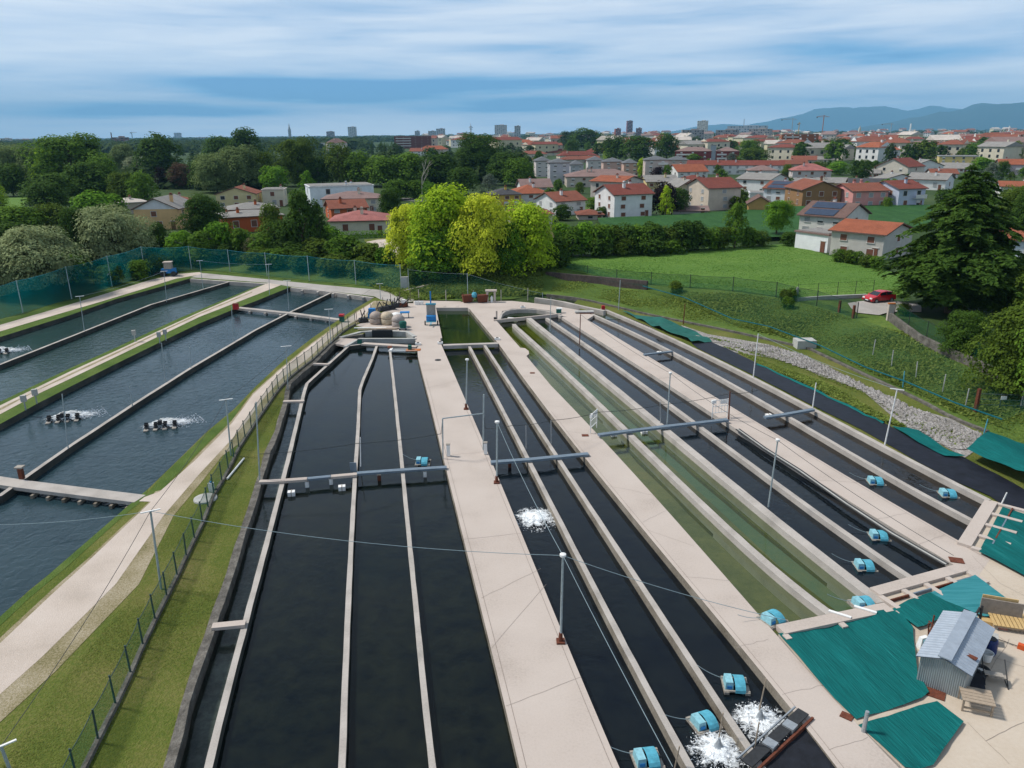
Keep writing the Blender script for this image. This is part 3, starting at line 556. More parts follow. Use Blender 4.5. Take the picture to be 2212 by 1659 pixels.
for i in range(6):
    p = GZ(540 + i * 33, 668 + i * 3.6, 0); MB().box((p.x, p.y, -.8), (.3, .9, 1.1), CWALL).build('pier', cw)
hd = beam([(412, 602), (500, 608), (580, 613)], .5, -.9, .015, CWALL, 'head wall of the far pond below the gravel road')
hd = beam([(629, 621), (700, 628), (806, 643)], .5, -.9, .015, CWALL, 'buttressed head wall of the near pond beneath the road')
for i in range(5):
    p = GZ(655 + i * 33, 625 + i * 3.6, 0); MB().box((p.x, p.y - .6, -.5), (.35, .9, 1.0), CWALL).build('buttress', hd)
# sluice beams over the raceways
def beam_w(px, w, z0, z1, m, label, parts=()):
    return beam(px, w, z0, z1, m, label, 'beam', 'crossing beams over the raceways')
beam_w([(560, 1039), (608, 1037), (663, 1033)], .42, .02, .2, CONC, 'pale plank crossing the narrow channel and first raceway end')
beam_w([(664, 1033), (714, 1028)], .38, .0, .14, BEAMB, 'short blue grey sluice beam between two pale planks')
beam_w([(715, 1028), (771, 1023)], .42, .02, .2, CONC, 'short pale plank against the kinked divider wall')
beam_w([(771, 1021), (869, 1014), (965, 1008)], .42, .05, .2, BEAMB, 'long blue grey beam ending at the central walkway with blue aerator behind')
beam_w([(1060, 997), (1146, 991), (1271, 979)], .45, .05, .22, BEAMB, 'blue grey beam between central walkway and speckled walkway, over two divider walls')
beam_w([(1293, 938), (1361, 929), (1437, 920), (1572, 905)], .45, .16, .34, BEAMB, 'long blue grey beam across both green raceways')
beam_w([(1652, 900), (1695, 894), (1757, 883)], .42, .1, .28, BEAMB, 'blue grey beam beside the black tarpaulin with a pole at its end')
beam_w([(1391, 765), (1452, 758)], .35, .05, .2, BEAMB, 'small blue grey beam with a floating block, near wide hose-lined walkway')
beam_w([(458, 1351), (530, 1344)], .45, .02, .2, CONC, 'pale plank across the narrow channel, nearest one')
beam_w([(612, 866), (657, 865)], .4, .02, .2, CONC, 'pale plank across the narrow channel at its bend')
beam_w([(677, 785), (711, 786)], .4, .02, .2, CONC, 'pale plank across narrow channel nearest the domed tanks')
bh = beam([(783, 741), (900, 748)], .8, -.1, .12, CONC, 'pale segmented head beam above the first three dark raceways', 'beam')
beam([(957, 745), (1076, 741)], .7, -.3, .12, CWALL, 'weathered head beam below the green pond', 'beam')
beam([(1066, 691), (1140, 684), (1212, 677)], .3, -.3, .15, CONC, 'thin pale beam closing the curved basin', 'beam')
wall('trough_wall', [(745, 748), (776, 731), (899, 731)], .4, -1.3, .1, CGREY, 'grey concrete trough wall with angled end near domed tanks')
wall('trough_wall', [(735, 728), (780, 716), (812, 714)], .5, -1.3, .12, CGREY, 'grey basin wall on the near side of a dark sluice opening')
wall('trough_wall', [(840, 714), (880, 716), (896, 726)], .5, -1.3, .10, CGREY, 'low broken basin wall beside the dark sluice opening')
tag(MB().box(GZ(826, 722, -.2), (2.6, .25, 1.1), DARK).build('sluice_gate'), 'black sluice gate in the grey basin wall', 'gate')
struct(MB().prism([GZ(*p, .05)[:2] for p in [(718, 741), (735, 730), (772, 732), (745, 746)]], -.2, .05, CONC).build('path'))
beam([(942, 664), (1010, 664)], .35, -1.0, .05, CONC, 'pale far edge wall of the green pond', 'wall')
for px in (961, 988):
    p = GZ(px, 666, -.4); tag(MB().box((p.x, p.y - .5, -.4), (.35, .8, .9), CONC).build('pier'), 'pale pier standing in the far edge of the green pond', 'pier', 'piers of the green pond')
wall('curved_wall', smooth_line([(1078, 692), (1085, 674), (1106, 668), (1150, 667), (1190, 673), (1213, 682)]), .3, -1.3, .06, CWALL, 'curved brick lined wall of the small semicircular basin')
wall('channel_wall', smooth_line([(1156, 643), (1206, 649), (1262, 662), (1306, 671)]), .5, -1.0, .35, CWALL, 'curved channel wall along the bend of the headrace')
wall('canal_wall', smooth_line([(1181, 635), (1256, 643.5), (1331, 661), (1406, 678.5), (1481, 693.5), (1581, 713.5), (1659, 731), (1739, 748.5), (1750, 752)]),   .28, -.6, .22, STONE, 'long low grey wall at the foot of the grass bank, upstream half')
wall('canal_wall', smooth_line([(1750, 752), (1871, 808.5), (1984, 860), (2059, 901), (2134, 930)]),   .36, -.6, .18, STONE, 'narrow concrete gutter wall beside the white stones')
p = G(1737, 750); tag(MB().box((p.x, p.y, .4), (2.2, 1.6, 1.1), CGREY).build('inlet_box'), 'small concrete inlet box where the gutter begins', 'box')
def retain(name, px, h, w, m, label, lift=0.0):
    P = resample([G(*p) for p in px], 3); a = offset_line(P, w / 2); b = offset_line(P, -w / 2); vs = []
    for i, q in enumerate(P):
        z = q.z; hh = h(i / (len(P) - 1)) if callable(h) else h
        vs += [(a[i].x, a[i].y, z - .4), (a[i].x, a[i].y, z + hh), (b[i].x, b[i].y, z + hh), (b[i].x, b[i].y, z - .4)]
    fs = [(3, 2, 1, 0), tuple(range(4 * len(P) - 4, 4 * len(P)))]
    for i in range(len(P) - 1):
        for k in range(3): fs.append((4 * i + k, 4 * i + k + 1, 4 * i + k + 5, 4 * i + k + 4))
    return tag(MB().add(vs, fs, m).build(name), label, 'wall')
retain('retaining_wall', [(1180, 606), (1226, 611), (1300, 618), (1340, 622), (1398, 628)], 1.5, .4, mat('brown_wall', (.085, .065, .06), .9, .4, 2, bump=.4), 'long dark brown retaining wall at the top of the grass bank')
retain('garden_wall', [(1921, 693), (1984, 741), (2046, 771), (2109, 798), (2159, 824), (2260, 860), (2330, 880)], 1.0, .35, STONE, 'stepped old stone garden wall below the big conifer')
retain('low_wall', [(1721, 651), (1780, 647), (1871, 643)], .5, .3, CGREY, 'low pale concrete wall beside the parked red car')

# ------------------------------------------------------------------ tarpaulins and shade nets
def cloth(name, px, m, label, z=.06, amp=.05, step=.8, group=None, hump=None, cat='net'):
    poly = [GZ(*p, z)[:2] for p in px]; ph = random.uniform(0, 9)
    def zf(P):
        x, y = P[:, 0], P[:, 1]
        Z = z + amp * (np.sin(x * .9 + ph + .4 * np.sin(y * .7)) + .6 * np.sin(y * 1.3 + ph * 2 + .5 * np.sin(x)) + .4 * np.sin((x + y) * 2.3) + .35 * np.sin(x * 5.1 + 1.2 * np.sin(y * 1.1)) ) * .6 + amp * .8
        if hump: Z = Z + hump(x, y)
        return Z
    o = bpy.data.objects.new(name, sheet_mesh(name, poly, zf, m, step)); col.objects.link(o); return tag(o, label, cat, group)
GN = 'shade nets spread over the lower tanks'
cloth('tarpaulin', [(1493, 741), (1538, 739), (1586, 761), (1659, 797), (1756, 843), (1834, 878), (1916, 917), (1984, 957), (2084, 990), (2116, 1007), (2186, 1042), (2260, 1085), (2420, 1170), (2420, 1200), (2212, 1106), (2169, 1094), (2136, 1071), (2059, 1038), (1984, 998), (1909, 955), (1859, 927), (1756, 877), (1659, 827), (1606, 800), (1506, 752)], TARP, 'long black tarpaulin laid along the outermost raceway wall', .03, .04, 1.2, None, None, 'tarpaulin')
def edge_band(px, w, m, label):
    P = resample([GZ(*p, .12) for p in px], 1.2); P = [q + Vector((random.uniform(-.2, .2), random.uniform(-.2, .2), 0)) for q in P]
    a = offset_line(P, w / 2); b = offset_line(P, -w / 2); mb = MB(); vs = []
    for i in range(len(P)): vs += [(a[i].x, a[i].y, .05), (P[i].x, P[i].y, .14 + random.uniform(0, .08)), (b[i].x, b[i].y, .05)]
    fs = []
    for i in range(len(P) - 1): fs += [(3 * i, 3 * i + 1, 3 * i + 4, 3 * i + 3), (3 * i + 1, 3 * i + 2, 3 * i + 5, 3 * i + 4)]
    return tag(mb.add(vs, fs, m).build('net_roll', smooth=True), label, 'net')
edge_band([(1640, 787), (1700, 815), (1756, 840), (1834, 876), (1910, 913)], .3, TEAL, 'thin teal net edging along the black tarpaulin')
cloth('shade_net', [(1926, 919), (1960, 924), (1984, 930), (2010, 950), (2050, 975), (2086, 990), (2040, 985), (1984, 957)], TEAL, 'narrow crumpled teal net between stones and black tarpaulin', .12, .12, .5)
cloth('shade_net', [(1681, 1370), (1924, 1318), (1950, 1335), (1971, 1357), (1975, 1399), (1981, 1457), (2006, 1497), (1990, 1510), (1951, 1524), (1849, 1554), (1799, 1507), (1746, 1447)], TEAL, 'largest teal shade net, lying beside the tin shed', .05, .09, .3, GN)
cloth('shade_net', [(1926, 1317), (1962, 1298), (2009, 1282), (2040, 1300), (2085, 1318), (2060, 1335), (2034, 1338), (1996, 1354), (1981, 1358)], TEAL, 'dark teal shade net behind the tin shed', .09, .07, .5, GN)
cloth('shade_net', [(2009, 1281), (2060, 1262), (2106, 1244), (2150, 1275), (2199, 1312), (2160, 1328), (2129, 1336), (2085, 1318), (2040, 1300)], TEALP, 'pale turquoise shade net next to the stacked boards', .11, .06, .5, GN)
cloth('shade_net', [(1854, 1564), (1940, 1540), (2024, 1517), (2081, 1562), (2050, 1605), (2016, 1654), (1985, 1664), (1954, 1659), (1896, 1602)], TEAL, 'small torn teal shade net nearest the wooden table', .05, .09, .45, GN)
cloth('shade_net', [(2166, 1094), (2212, 1110), (2300, 1150), (2300, 1290), (2212, 1246), (2114, 1194)], TEAL, 'teal shade net over the tank below the black tarpaulin', .09, .07, .5, GN)
cloth('shade_net', [(2084, 990), (2105, 976), (2129, 959), (2212, 974), (2300, 1000), (2300, 1080), (2250, 1062), (2189, 1042), (2140, 1018)], TEAL, 'tent shaped teal net draped beside the heap of stones', .1, .12, .6, GN, lambda x, y: 1.1 * np.exp(-((x - GZ(2160, 1000).x) / 3) ** 2))
cloth('crumpled_net', [(1343, 672), (1400, 688), (1440, 697), (1500, 715), (1538, 738), (1493, 741), (1461, 727), (1430, 716), (1405, 703)], TEALD, 'crumpled dark green net heap at the upper end of the black tarpaulin', .1, .28, .8)
cloth('black_net', [(1736, 1562), (1752, 1570), (1768, 1596), (1812, 1659), (1930, 1840), (1660, 1840), (1610, 1700), (1640, 1660)], BLACKNET, 'black mesh net beyond the steel sluice at the fountain end', -.12, .05, .5)
struct(sheet('stone_bed', [(1470, 702), (1530, 722), (1590, 732), (1659, 744), (1735, 767), (1785, 790), (1868, 833), (1910, 868), (1984, 885), (2055, 905), (2120, 938), (2135, 958), (2110, 972), (2084, 989), (2060, 975), (2010, 948), (1990, 935), (1958, 925), (1916, 890), (1870, 850), (1830, 830), (1770, 812), (1720, 788), (1659, 772), (1590, 762), (1550, 752), (1500, 725)], ROCK, .012, 2, flat=0.0))
def stones():
    mb = MB(); poly = np.array([GZ(*p).xy[:] for p in [(1540, 738), (1659, 748), (1735, 769), (1868, 835), (1984, 888), (2120, 940), (2110, 970), (2060, 972), (1980, 928), (1870, 848), (1770, 808), (1659, 770)]])
    lo, hi = poly.min(0), poly.max(0); n = 0
    while n < 2600:
        p = lo + np.random.rand(2) * (hi - lo)
        if not inpoly([p], poly)[0]: continue
        s = random.uniform(.12, .34); n += 1
        vs = [Vector((random.uniform(-1, 1), random.uniform(-1, 1), random.uniform(-.4, .9))).normalized() * s for _ in range(6)]
        vs = [(p[0] + s * x, p[1] + s * y, .06 + s * z) for x, y, z in ((-1, -.3, 0), (.2, -1, .1), (1, .2, 0), (0, .9, .1), (.1 + random.uniform(-.4, .4), random.uniform(-.4, .4), .75))]
        mb.add(vs, [(0, 1, 4), (1, 2, 4), (2, 3, 4), (3, 0, 4)], ROCK)
    tag(mb.build('gravel'), 'strip of loose white river stones beside the gutter', None, None, 'stuff')
stones()
# ------------------------------------------------------------------ trees
def quads_mesh(name, C, Nrm, S, m, stretch=1.0, droop=None):
    """leaf sprays: one bent quad each at C, facing Nrm, of size S"""
    n = len(C); rnd = np.random.randn(n, 3)
    if droop is not None: rnd = rnd * .45 + np.array([0, 0, -1.0]) * droop
    Nrm = Nrm / (np.linalg.norm(Nrm, axis=1, keepdims=True) + 1e-9)
    T = rnd - (rnd * Nrm).sum(1, keepdims=True) * Nrm; T /= np.linalg.norm(T, axis=1, keepdims=True) + 1e-9
    B = np.cross(Nrm, T); S = S[:, None]
    a = C - T * S * stretch; b = C + B * S * .62 + Nrm * S * .18; c = C + T * S * stretch; d = C - B * S * .62 + Nrm * S * .18
    V = np.stack([a, b, c, d], 1).reshape(-1, 3)
    me = bpy.data.meshes.new(name); me.vertices.add(4 * n); me.vertices.foreach_set('co', V.ravel().astype(np.float32))
    me.loops.add(4 * n); me.loops.foreach_set('vertex_index', np.arange(4 * n, dtype=np.int32))
    me.polygons.add(n); me.polygons.foreach_set('loop_start', np.arange(0, 4 * n, 4, dtype=np.int32))
    me.materials.append(m); me.update(calc_edges=True); return me

def crown(name, seed, n, prof, blobs, br, leaf, z0=.0, droop=None, flat=1.0, stretch=1.0, inner=.12):
    rs = np.random.RandomState(seed); np.random.seed(seed)
    C, Nn, S = [], [], []
    per = n // blobs
    for k in range(blobs):
        t = (k + .5) / blobs; z = z0 + (1 - z0) * (.05 + .88 * t ** .9); ang = k * 2.4 + rs.rand() * 1.2
        rad = prof(z) * (.30 + .66 * rs.rand() ** .6); r = br * (.5 + 1.0 * rs.rand()) * (.55 + .9 * prof(z))
        c = np.array([math.cos(ang) * rad, math.sin(ang) * rad, z])
        d = rs.randn(per, 3); d /= np.linalg.norm(d, axis=1, keepdims=True)
        d[:, 2] = np.where(d[:, 2] < -.25, -d[:, 2], d[:, 2])
        q = r * (.72 + .36 * rs.rand(per, 1)); P = c + d * q * np.array([1.15, 1.15, flat])
        out = (c - np.array([0, 0, z * .6 + .2])); out /= np.linalg.norm(out) + 1e-6
        C.append(P); Nn.append(d * .8 + out * .25 + np.array([0, 0, .55]) + rs.randn(per, 3) * .35); S.append(leaf * (.6 + .8 * rs.rand(per)))
    C = np.concatenate(C); Nn = np.concatenate(Nn); S = np.concatenate(S)
    C[:, 2] = C[:, 2] / C[:, 2].max(); C[:, :2] *= .5 / np.percentile(np.hypot(C[:, 0], C[:, 1]), 97)
    C[:, 2] = np.maximum(C[:, 2], 0)
    return quads_mesh(name, C, Nn, S, LEAF['mid'], stretch, droop)
oval = lambda z: .47 * max(0.02, math.sin(math.pi * min(1, max(0, z * .86 + .10)))) ** .55
egg = lambda z: .45 * max(0.02, math.sin(math.pi * min(1, max(0, (z * .9 + .08) ** .72)))) ** .6
poplar = lambda z: .42 * max(0.02, math.sin(math.pi * min(1, max(0, z * .9 + .07)))) ** .7
spire = lambda z: .46 * max(.03, 1 - z) ** .75 * min(1, .4 + z * 5)
column = lambda z: .40 * max(.03, math.sin(math.pi * min(1, max(0, z * .9 + .06)))) ** .35
PROTO = {
 'broad': [crown('crown', 11 + i, 4600, oval, 34 + 5 * i, .23, .030, .04) for i in range(4)],
 'egg': [crown('crown', 31 + i, 4200, egg, 34, .21, .030, .02) for i in range(2)],
 'near': [crown('crown', 41 + i, 16000, (oval, egg, oval)[i], (36, 44, 40)[i], .21, .0185, .02) for i in range(3)],
 'willow': [crown('crown', 51 + i, 20000, oval, 44, .20, .0135, .0, 1.0, 1.0, 1.5) for i in range(2)],
 'tall': [crown('crown', 61 + i, 3800, poplar, 40, .18, .028, .02) for i in range(2)],
 'bush': [crown('crown', 71 + i, 2600, oval, 22, .27, .042, .0) for i in range(3)],
 'spire': [crown('crown', 81, 3000, spire, 44, .14, .026, .0)],
 'column': [crown('crown', 91, 1200, column, 26, .20, .04, .0)],
 'low': [crown('crown', 95 + i, 900, oval, 16, .27, .062, .03) for i in range(3)],
}
def trunk_mesh():
    mb = MB(); mb.tube((0, 0, -.04), (0, 0, .35), .028, BARK, .020, 8)
    rs = random.Random(3)
    for k in range(7):
        a = k * 2.4; z = .2 + .05 * k; mb.tube((0, 0, z), (math.cos(a) * .2, math.sin(a) * .2, z + .28), .012, BARK, .004, 6)
    mb.tube((0, 0, .35), (0, 0, .8), .020, BARK, .006, 7)
    return mb.mesh('trunk')
TRUNK = trunk_mesh(); tcount = {}
TN = {'broad': 'broadleaf_tree', 'egg': 'broadleaf_tree', 'near': 'broadleaf_tree', 'willow': 'willow_tree', 'tall': 'tall_tree', 'bush': 'bush', 'spire': 'conifer_tree', 'column': 'cypress_tree', 'low': 'broadleaf_tree'}
def put_tree(P, w, h, kind, leaf, label, group=None, lift=.0):
    tcount[kind] = tcount.get(kind, -1) + 1; ms = PROTO[kind]; me = ms[tcount[kind] % len(ms)]
    r = empty(TN[kind], P, label, 'bush' if kind == 'bush' else 'tree', group, random.uniform(0, 6.28))
    c = bpy.data.objects.new('crown', me); col.objects.link(c); c.parent = r
    c.material_slots[0].link = 'OBJECT'; c.material_slots[0].material = LEAF[leaf]
    k = 1 / .98
    c.scale = (w * k, w * k, h * (1 - lift)); c.location = (0, 0, h * lift)
    if kind != 'low' or True:
        t = bpy.data.objects.new('trunk', TRUNK); col.objects.link(t); t.parent = r; s = h if kind != 'bush' else h * .8; t.scale = (s * .9, s * .9, s)
    return r
def tree(cx, yt, yb, wpx, kind, leaf, label, group=None, lift=0.0):
    P = G(cx, yb); z = top_z(P, yt); d = (P - CAM).dot(fw); w = wpx * d / F
    return put_tree(P, w, max(1, z - P.z), kind, leaf, label, group, lift)

T = tree
# the left wood, from the back to the front
T(30, 308, 402, 100, 'willow', 'greygreen', 'grey green willow-like tree at the far edge of the wood')
T(82, 314, 404, 70, 'broad', 'greygreen', 'grey green tree squeezed beside the huge dome of dark crown')
T(165, 285, 418, 165, 'near', 'mid', 'huge dome shaped tree, largest crown in the wood')
T(104, 318, 412, 55, 'egg', 'lime', 'lime tinted tree on the flank of the huge dome shaped crown')
T(348, 284, 388, 104, 'broad', 'dark', 'wide dark tree rising to the skyline before distant brown block')
T(535, 273, 372, 78, 'egg', 'dark', 'tallest dark tree on the skyline, twin rounded tops')
T(478, 290, 366, 66, 'broad', 'dark', 'dark rounded tree on the skyline next to the tallest one')
T(296, 337, 384, 52, 'broad', 'pale', 'small silvery pale tree in the middle of the wood')
T(272, 308, 378, 62, 'willow', 'greygreen', 'grey willow in front of the unfinished brown block')
T(392, 350, 408, 50, 'tall', 'red', 'reddish brown half bare tree in the wood')
T(352, 360, 408, 28, 'tall', 'purple', 'thin purplish grey tree next to reddish brown one')
T(268, 370, 438, 62, 'broad', 'olive', 'olive green round tree, paler of a pair')
T(314, 366, 440, 64, 'broad', 'mid', 'dense round tree, darker of a pair beside the yellow house')
T(200, 345, 432, 104, 'broad', 'dark', 'dark tree below the huge dome shaped crown')
T(232, 335, 426, 74, 'broad', 'mid', 'mid green tree behind the olive one')
T(120, 372, 440, 110, 'broad', 'dark', 'broad shadowy tree under the lime tinted one')
T(105, 388, 455, 96, 'broad', 'dark', 'black green round tree beside the small lawn')
T(30, 350, 425, 80, 'broad', 'dark', 'dark tree behind the small lawn')
T(-4, 388, 462, 46, 'egg', 'lime', 'lime green tree cut by the frame edge')
T(205, 410, 476, 84, 'bush', 'bright', 'light green leafy tree in front of pale roofs')
T(248, 418, 470, 60, 'bush', 'bright', 'light green bush against the pale tiled roofs')
T(470, 328, 416, 96, 'willow', 'greygreen', 'tall silvery green poplar-like tree behind the yellow red roofed house')
T(522, 312, 414, 106, 'near', 'greygreen', 'large feathery grey green tree next to silvery one')
T(440, 345, 410, 60, 'broad', 'dark', 'dark tree beside the reddish brown one')
T(570, 322, 410, 52, 'tall', 'olive', 'slim olive tree before the tall rounded wood edge')
T(645, 291, 402, 100, 'near', 'olive', 'large rounded olive green tree below the church spire')
T(595, 357, 416, 66, 'broad', 'bright', 'bright green tree left of the white modern house')
T(735, 307, 402, 66, 'tall', 'olive', 'tall olive tree with feathery top behind white modern house')
T(778, 322, 402, 74, 'broad', 'mid', 'mid green tree behind white modern house')
T(690, 335, 402, 70, 'broad', 'dark', 'dark tree between two olive ones')
T(830, 334, 404, 88, 'broad', 'mid', 'green tree above the flat white roof end')
T(884, 328, 404, 96, 'broad', 'mid', 'round green tree behind the bare white trunk')
T(948, 322, 406, 100, 'broad', 'dark', 'dark round tree above the lime green giant')
T(1036, 284, 392, 102, 'near', 'dark', 'massive dark tree breaking the skyline right of town centre')
T(1090, 326, 400, 86, 'broad', 'dark', 'dark tree on the shoulder of the massive skyline tree')
T(1120, 340, 404, 64, 'broad', 'mid', 'mid green tree beside the grey apartment block')
T(1000, 360, 420, 70, 'broad', 'dark', 'dark tree behind the lime green giant')
T(1056, 375, 420, 50, 'spire', 'blue', 'blue grey cedar behind the yellow house')
T(930, 391, 436, 40, 'bush', 'bright', 'bright green shrub by the road bend')
T(860, 385, 432, 60, 'bush', 'mid', 'green garden tree above the clipped hedge')
T(900, 388, 430, 44, 'bush', 'mid', 'green garden tree behind the clipped hedge')
T(666, 368, 432, 46, 'spire', 'bright', 'pale green pointed conifer left of white modern house')
for i, x in enumerate((824, 834, 843, 851, 858)): T(x, 305 + (i % 3) * 3, 342, 11, 'column', 'dark', 'narrow dark cypress in a clump before the red brick block', 'cypress clump')
T(804, 308, 336, 9, 'column', 'dark', 'lone narrow cypress left of the cypress clump')
# in front of the houses
T(445, 417, 516, 98, 'near', 'dark', 'dense dark green tree right of the peach house')
T(348, 478, 545, 50, 'egg', 'dark', 'small dark tree at the foot of the peach house')
T(392, 498, 548, 60, 'bush', 'bright', 'bright yellow green bush below the peach house')
T(440, 496, 550, 60, 'bush', 'mid', 'mid green bush behind the teal net, near the dark tree')
T(482, 477, 546, 66, 'bush', 'bright', 'light green bush under the orange house')
T(522, 492, 552, 60, 'bush', 'mid', 'dark leafy bush under the orange house')
T(543, 513, 566, 34, 'egg', 'cream', 'cream flowering tree behind the teal net')
T(592, 437, 535, 66, 'egg', 'olive', 'brownish green magnolia-like tree beside the orange house')
T(656, 408, 552, 82, 'egg', 'dark', 'tall dark tree left of pink roofed cottage')
T(690, 430, 548, 60, 'spire', 'dark', 'dark conifer touching the pink roofed cottage')
T(622, 468, 552, 84, 'broad', 'dark', 'rounded dark green tree in front of the dark conifer pair')
T(572, 500, 556, 60, 'bush', 'mid', 'bush between cream tree and rounded dark tree')
T(712, 486, 540, 66, 'bush', 'bright', 'bright bush at the wall of pink roofed cottage')
T(690, 512, 568, 76, 'bush', 'olive', 'olive bush behind the net below the pink roofed cottage')
T(748, 506, 568, 80, 'bush', 'mid', 'leafy bush below the cottage hedge')
T(800, 522, 574, 70, 'bush', 'olive', 'olive bush beside the pale drive')
T(836, 530, 580, 56, 'bush', 'bright', 'bright bush where the pale drive ends')
T(640, 520, 570, 70, 'bush', 'dark', 'dark bush behind the net, second from cream tree')
T(844, 403, 478, 52, 'near', 'dark', 'dark upright tree beside the pale grey house with brown roof')
T(40, 441, 515, 110, 'broad', 'mid', 'mid green thicket tree at the frame edge')
T(122, 438, 506, 84, 'broad', 'olive', 'olive thicket tree above the big willow')
T(30, 478, 552, 104, 'broad', 'dark', 'dark thicket tree behind the big willow')
T(172, 445, 568, 66, 'egg', 'dark', 'dark gap-filling tree between both willows')
T(330, 500, 560, 70, 'bush', 'dark', 'dark bush right of the second willow')
T(88, 483, 628, 180, 'willow', 'sage', 'big sage green willow by the netting, leftmost')
T(252, 440, 578, 152, 'willow', 'sage', 'second big sage green willow, beside the peach house')
T(10, 545, 640, 90, 'willow', 'sage', 'low sage green willow clump cut by the frame')
T(150, 545, 612, 90, 'bush', 'mid', 'green undergrowth bush at the foot of the big willow')
# the yellow group
T(884, 436, 582, 104, 'near', 'yellow', 'yellow leaved tree on the outer side of the bright group')
T(966, 394, 596, 168, 'near', 'lime', 'giant lime green tree, tallest of the bright group')
T(955, 480, 602, 130, 'near', 'bright', 'green lower tree inside the bright group')
T(1040, 412, 598, 124, 'near', 'yellow', 'golden yellow tree in the middle of the bright group')
T(1136, 432, 588, 136, 'near', 'lime', 'yellow lime tree next to the hedge row')
T(1096, 470, 594, 96, 'near', 'bright', 'green tree filling between golden and lime crowns')
T(1168, 465, 560, 50, 'bush', 'cream', 'cream blossoming shrub beside yellow lime tree')
# hedge row at the meadow
for i, (x, yt, yb, w, lf) in enumerate(((1205, 480, 553, 66, 'bright'), (1232, 490, 556, 60, 'mid'), (1262, 476, 552, 64, 'bright'), (1296, 482, 552, 62, 'mid'), (1326, 487, 550, 58, 'olive'), (1352, 480, 549, 60, 'dark'), (1380, 484, 548, 58, 'mid'), (1408, 478, 546, 62, 'dark'), (1440, 486, 544, 60, 'olive'), (1470, 474, 543, 66, 'dark'), (1502, 478, 541, 62, 'dark'), (1532, 488, 540, 56, 'mid'), (1556, 490, 538, 50, 'olive'), (1614, 490, 534, 50, 'mid'), (1640, 496, 532, 44, 'olive'), (1196, 512, 562, 60, 'dark'), (1290, 515, 556, 60, 'dark'), (1400, 512, 551, 66, 'dark'), (1345, 515, 553, 50, 'olive'), (1450, 515, 548, 55, 'mid'))):
    T(x, yt, yb, w, 'bush', lf, 'bush in the dense hedge row between meadow and corn field', 'hedge row bushes')
T(1586, 436, 536, 54, 'egg', 'mid', 'upright tree standing above the end of the hedge row')
T(1676, 430, 514, 66, 'near', 'bright', 'round light green tree with bare trunk beside corn field', None, .18)
T(1438, 400, 470, 36, 'spire', 'lime', 'slender lime tree before the purple tree', None, .05)
T(1432, 390, 466, 68, 'broad', 'purple', 'black purple leaved tree beside the tall white house')
T(1466, 403, 464, 46, 'broad', 'dark', 'dark green tree beside black purple one')
T(1266, 275, 325, 76, 'broad', 'dark', 'dark skyline tree in the middle of the town')
T(1228, 282, 322, 50, 'broad', 'far', 'smaller dark tree beside the middle skyline tree')
T(1330, 289, 346, 62, 'broad', 'dark', 'dark park tree in front of the red tower')
T(1378, 291, 348, 82, 'broad', 'dark', 'widest dark park tree right of the red tower')
T(1439, 286, 346, 58, 'broad', 'dark', 'dark rounded park tree standing apart')
T(1315, 319, 345, 24, 'egg', 'lime', 'small lime tree at the foot of the park trees')
T(1232, 301, 336, 42, 'spire', 'dark', 'dark broad conifer among red roofs')
T(1164, 325, 362, 28, 'egg', 'dark', 'small round dark tree between red roofs and grey flats')
T(1128, 338, 392, 50, 'broad', 'dark', 'dark tree left of the grey flats')
T(1385, 340, 382, 22, 'egg', 'lime', 'lime tree between two pink apartment blocks')
T(1497, 330, 352, 32, 'bush', 'mid', 'flat topped green tree before the dark red flats')
T(1420, 360, 392, 30, 'bush', 'purple', 'purple shrub before the pink flats')
T(1440, 355, 392, 26, 'egg', 'mid', 'green shrub before the pink flats')
T(1206, 386, 412, 22, 'bush', 'mid', 'small palm-like bush beside the mauve roof')
T(1252, 392, 418, 22, 'egg', 'olive', 'small olive tree beside the mauve hipped roof')
T(1160, 405, 432, 30, 'egg', 'bright', 'small light tree in the garden by the orange hipped roof')
T(1215, 440, 476, 44, 'bush', 'dark', 'dark bush before the small white gabled house')
T(1285, 425, 455, 40, 'bush', 'mid', 'garden bush between both white houses')
T(1300, 446, 470, 30, 'bush', 'dark', 'dark bush at the corner of the tall white house')
# right-hand side
T(1580, 330, 356, 36, 'spire', 'blue', 'blue conifer right of the dark red flats')
T(1630, 318, 352, 70, 'broad', 'olive', 'broad olive tree above the long terrace roof')
T(1612, 300, 345, 40, 'broad', 'mid', 'green tree behind the broad olive one')
T(1690, 314, 345, 60, 'broad', 'dark', 'dark tree before the orange brick block')
T(1760, 310, 342, 70, 'broad', 'mid', 'wide tree right of the orange brick block')
T(1730, 322, 348, 60, 'bush', 'olive', 'olive bush under the orange brick block')
T(1815, 296, 336, 60, 'broad', 'dark', 'dark tree between brick block and cream block')
T(1865, 322, 342, 60, 'bush', 'olive', 'olive bush under the cream block')
T(1968, 302, 330, 42, 'broad', 'dark', 'round dark tree above red roofs')
T(2010, 303, 342, 50, 'spire', 'conifer', 'dark conifer pair member beside the round dark tree')
T(2030, 306, 342, 34, 'spire', 'blue', 'bluish conifer next to the yellow flat roofed building')
T(2105, 306, 338, 60, 'broad', 'mid', 'broad tree beyond the yellow flat roofed building')
T(2140, 316, 340, 56, 'bush', 'olive', 'light olive tree in the far garden')
T(1856, 344, 394, 56, 'broad', 'dark', 'dark round tree in front of gable-ended beige house', None, .1)
T(1808, 346, 378, 52, 'broad', 'bright', 'bright tree beside the mottled pink roof')
T(1768, 347, 372, 36, 'bush', 'olive', 'olive tree behind the mottled pink roof')
T(1700, 354, 388, 34, 'egg', 'olive', 'olive tree left of the mottled pink roof')
T(1965, 342, 378, 32, 'broad', 'dark', 'dark tree between beige gable house and white gables')
T(2120, 338, 372, 48, 'broad', 'bright', 'bright green tree above the big conifer shoulder')
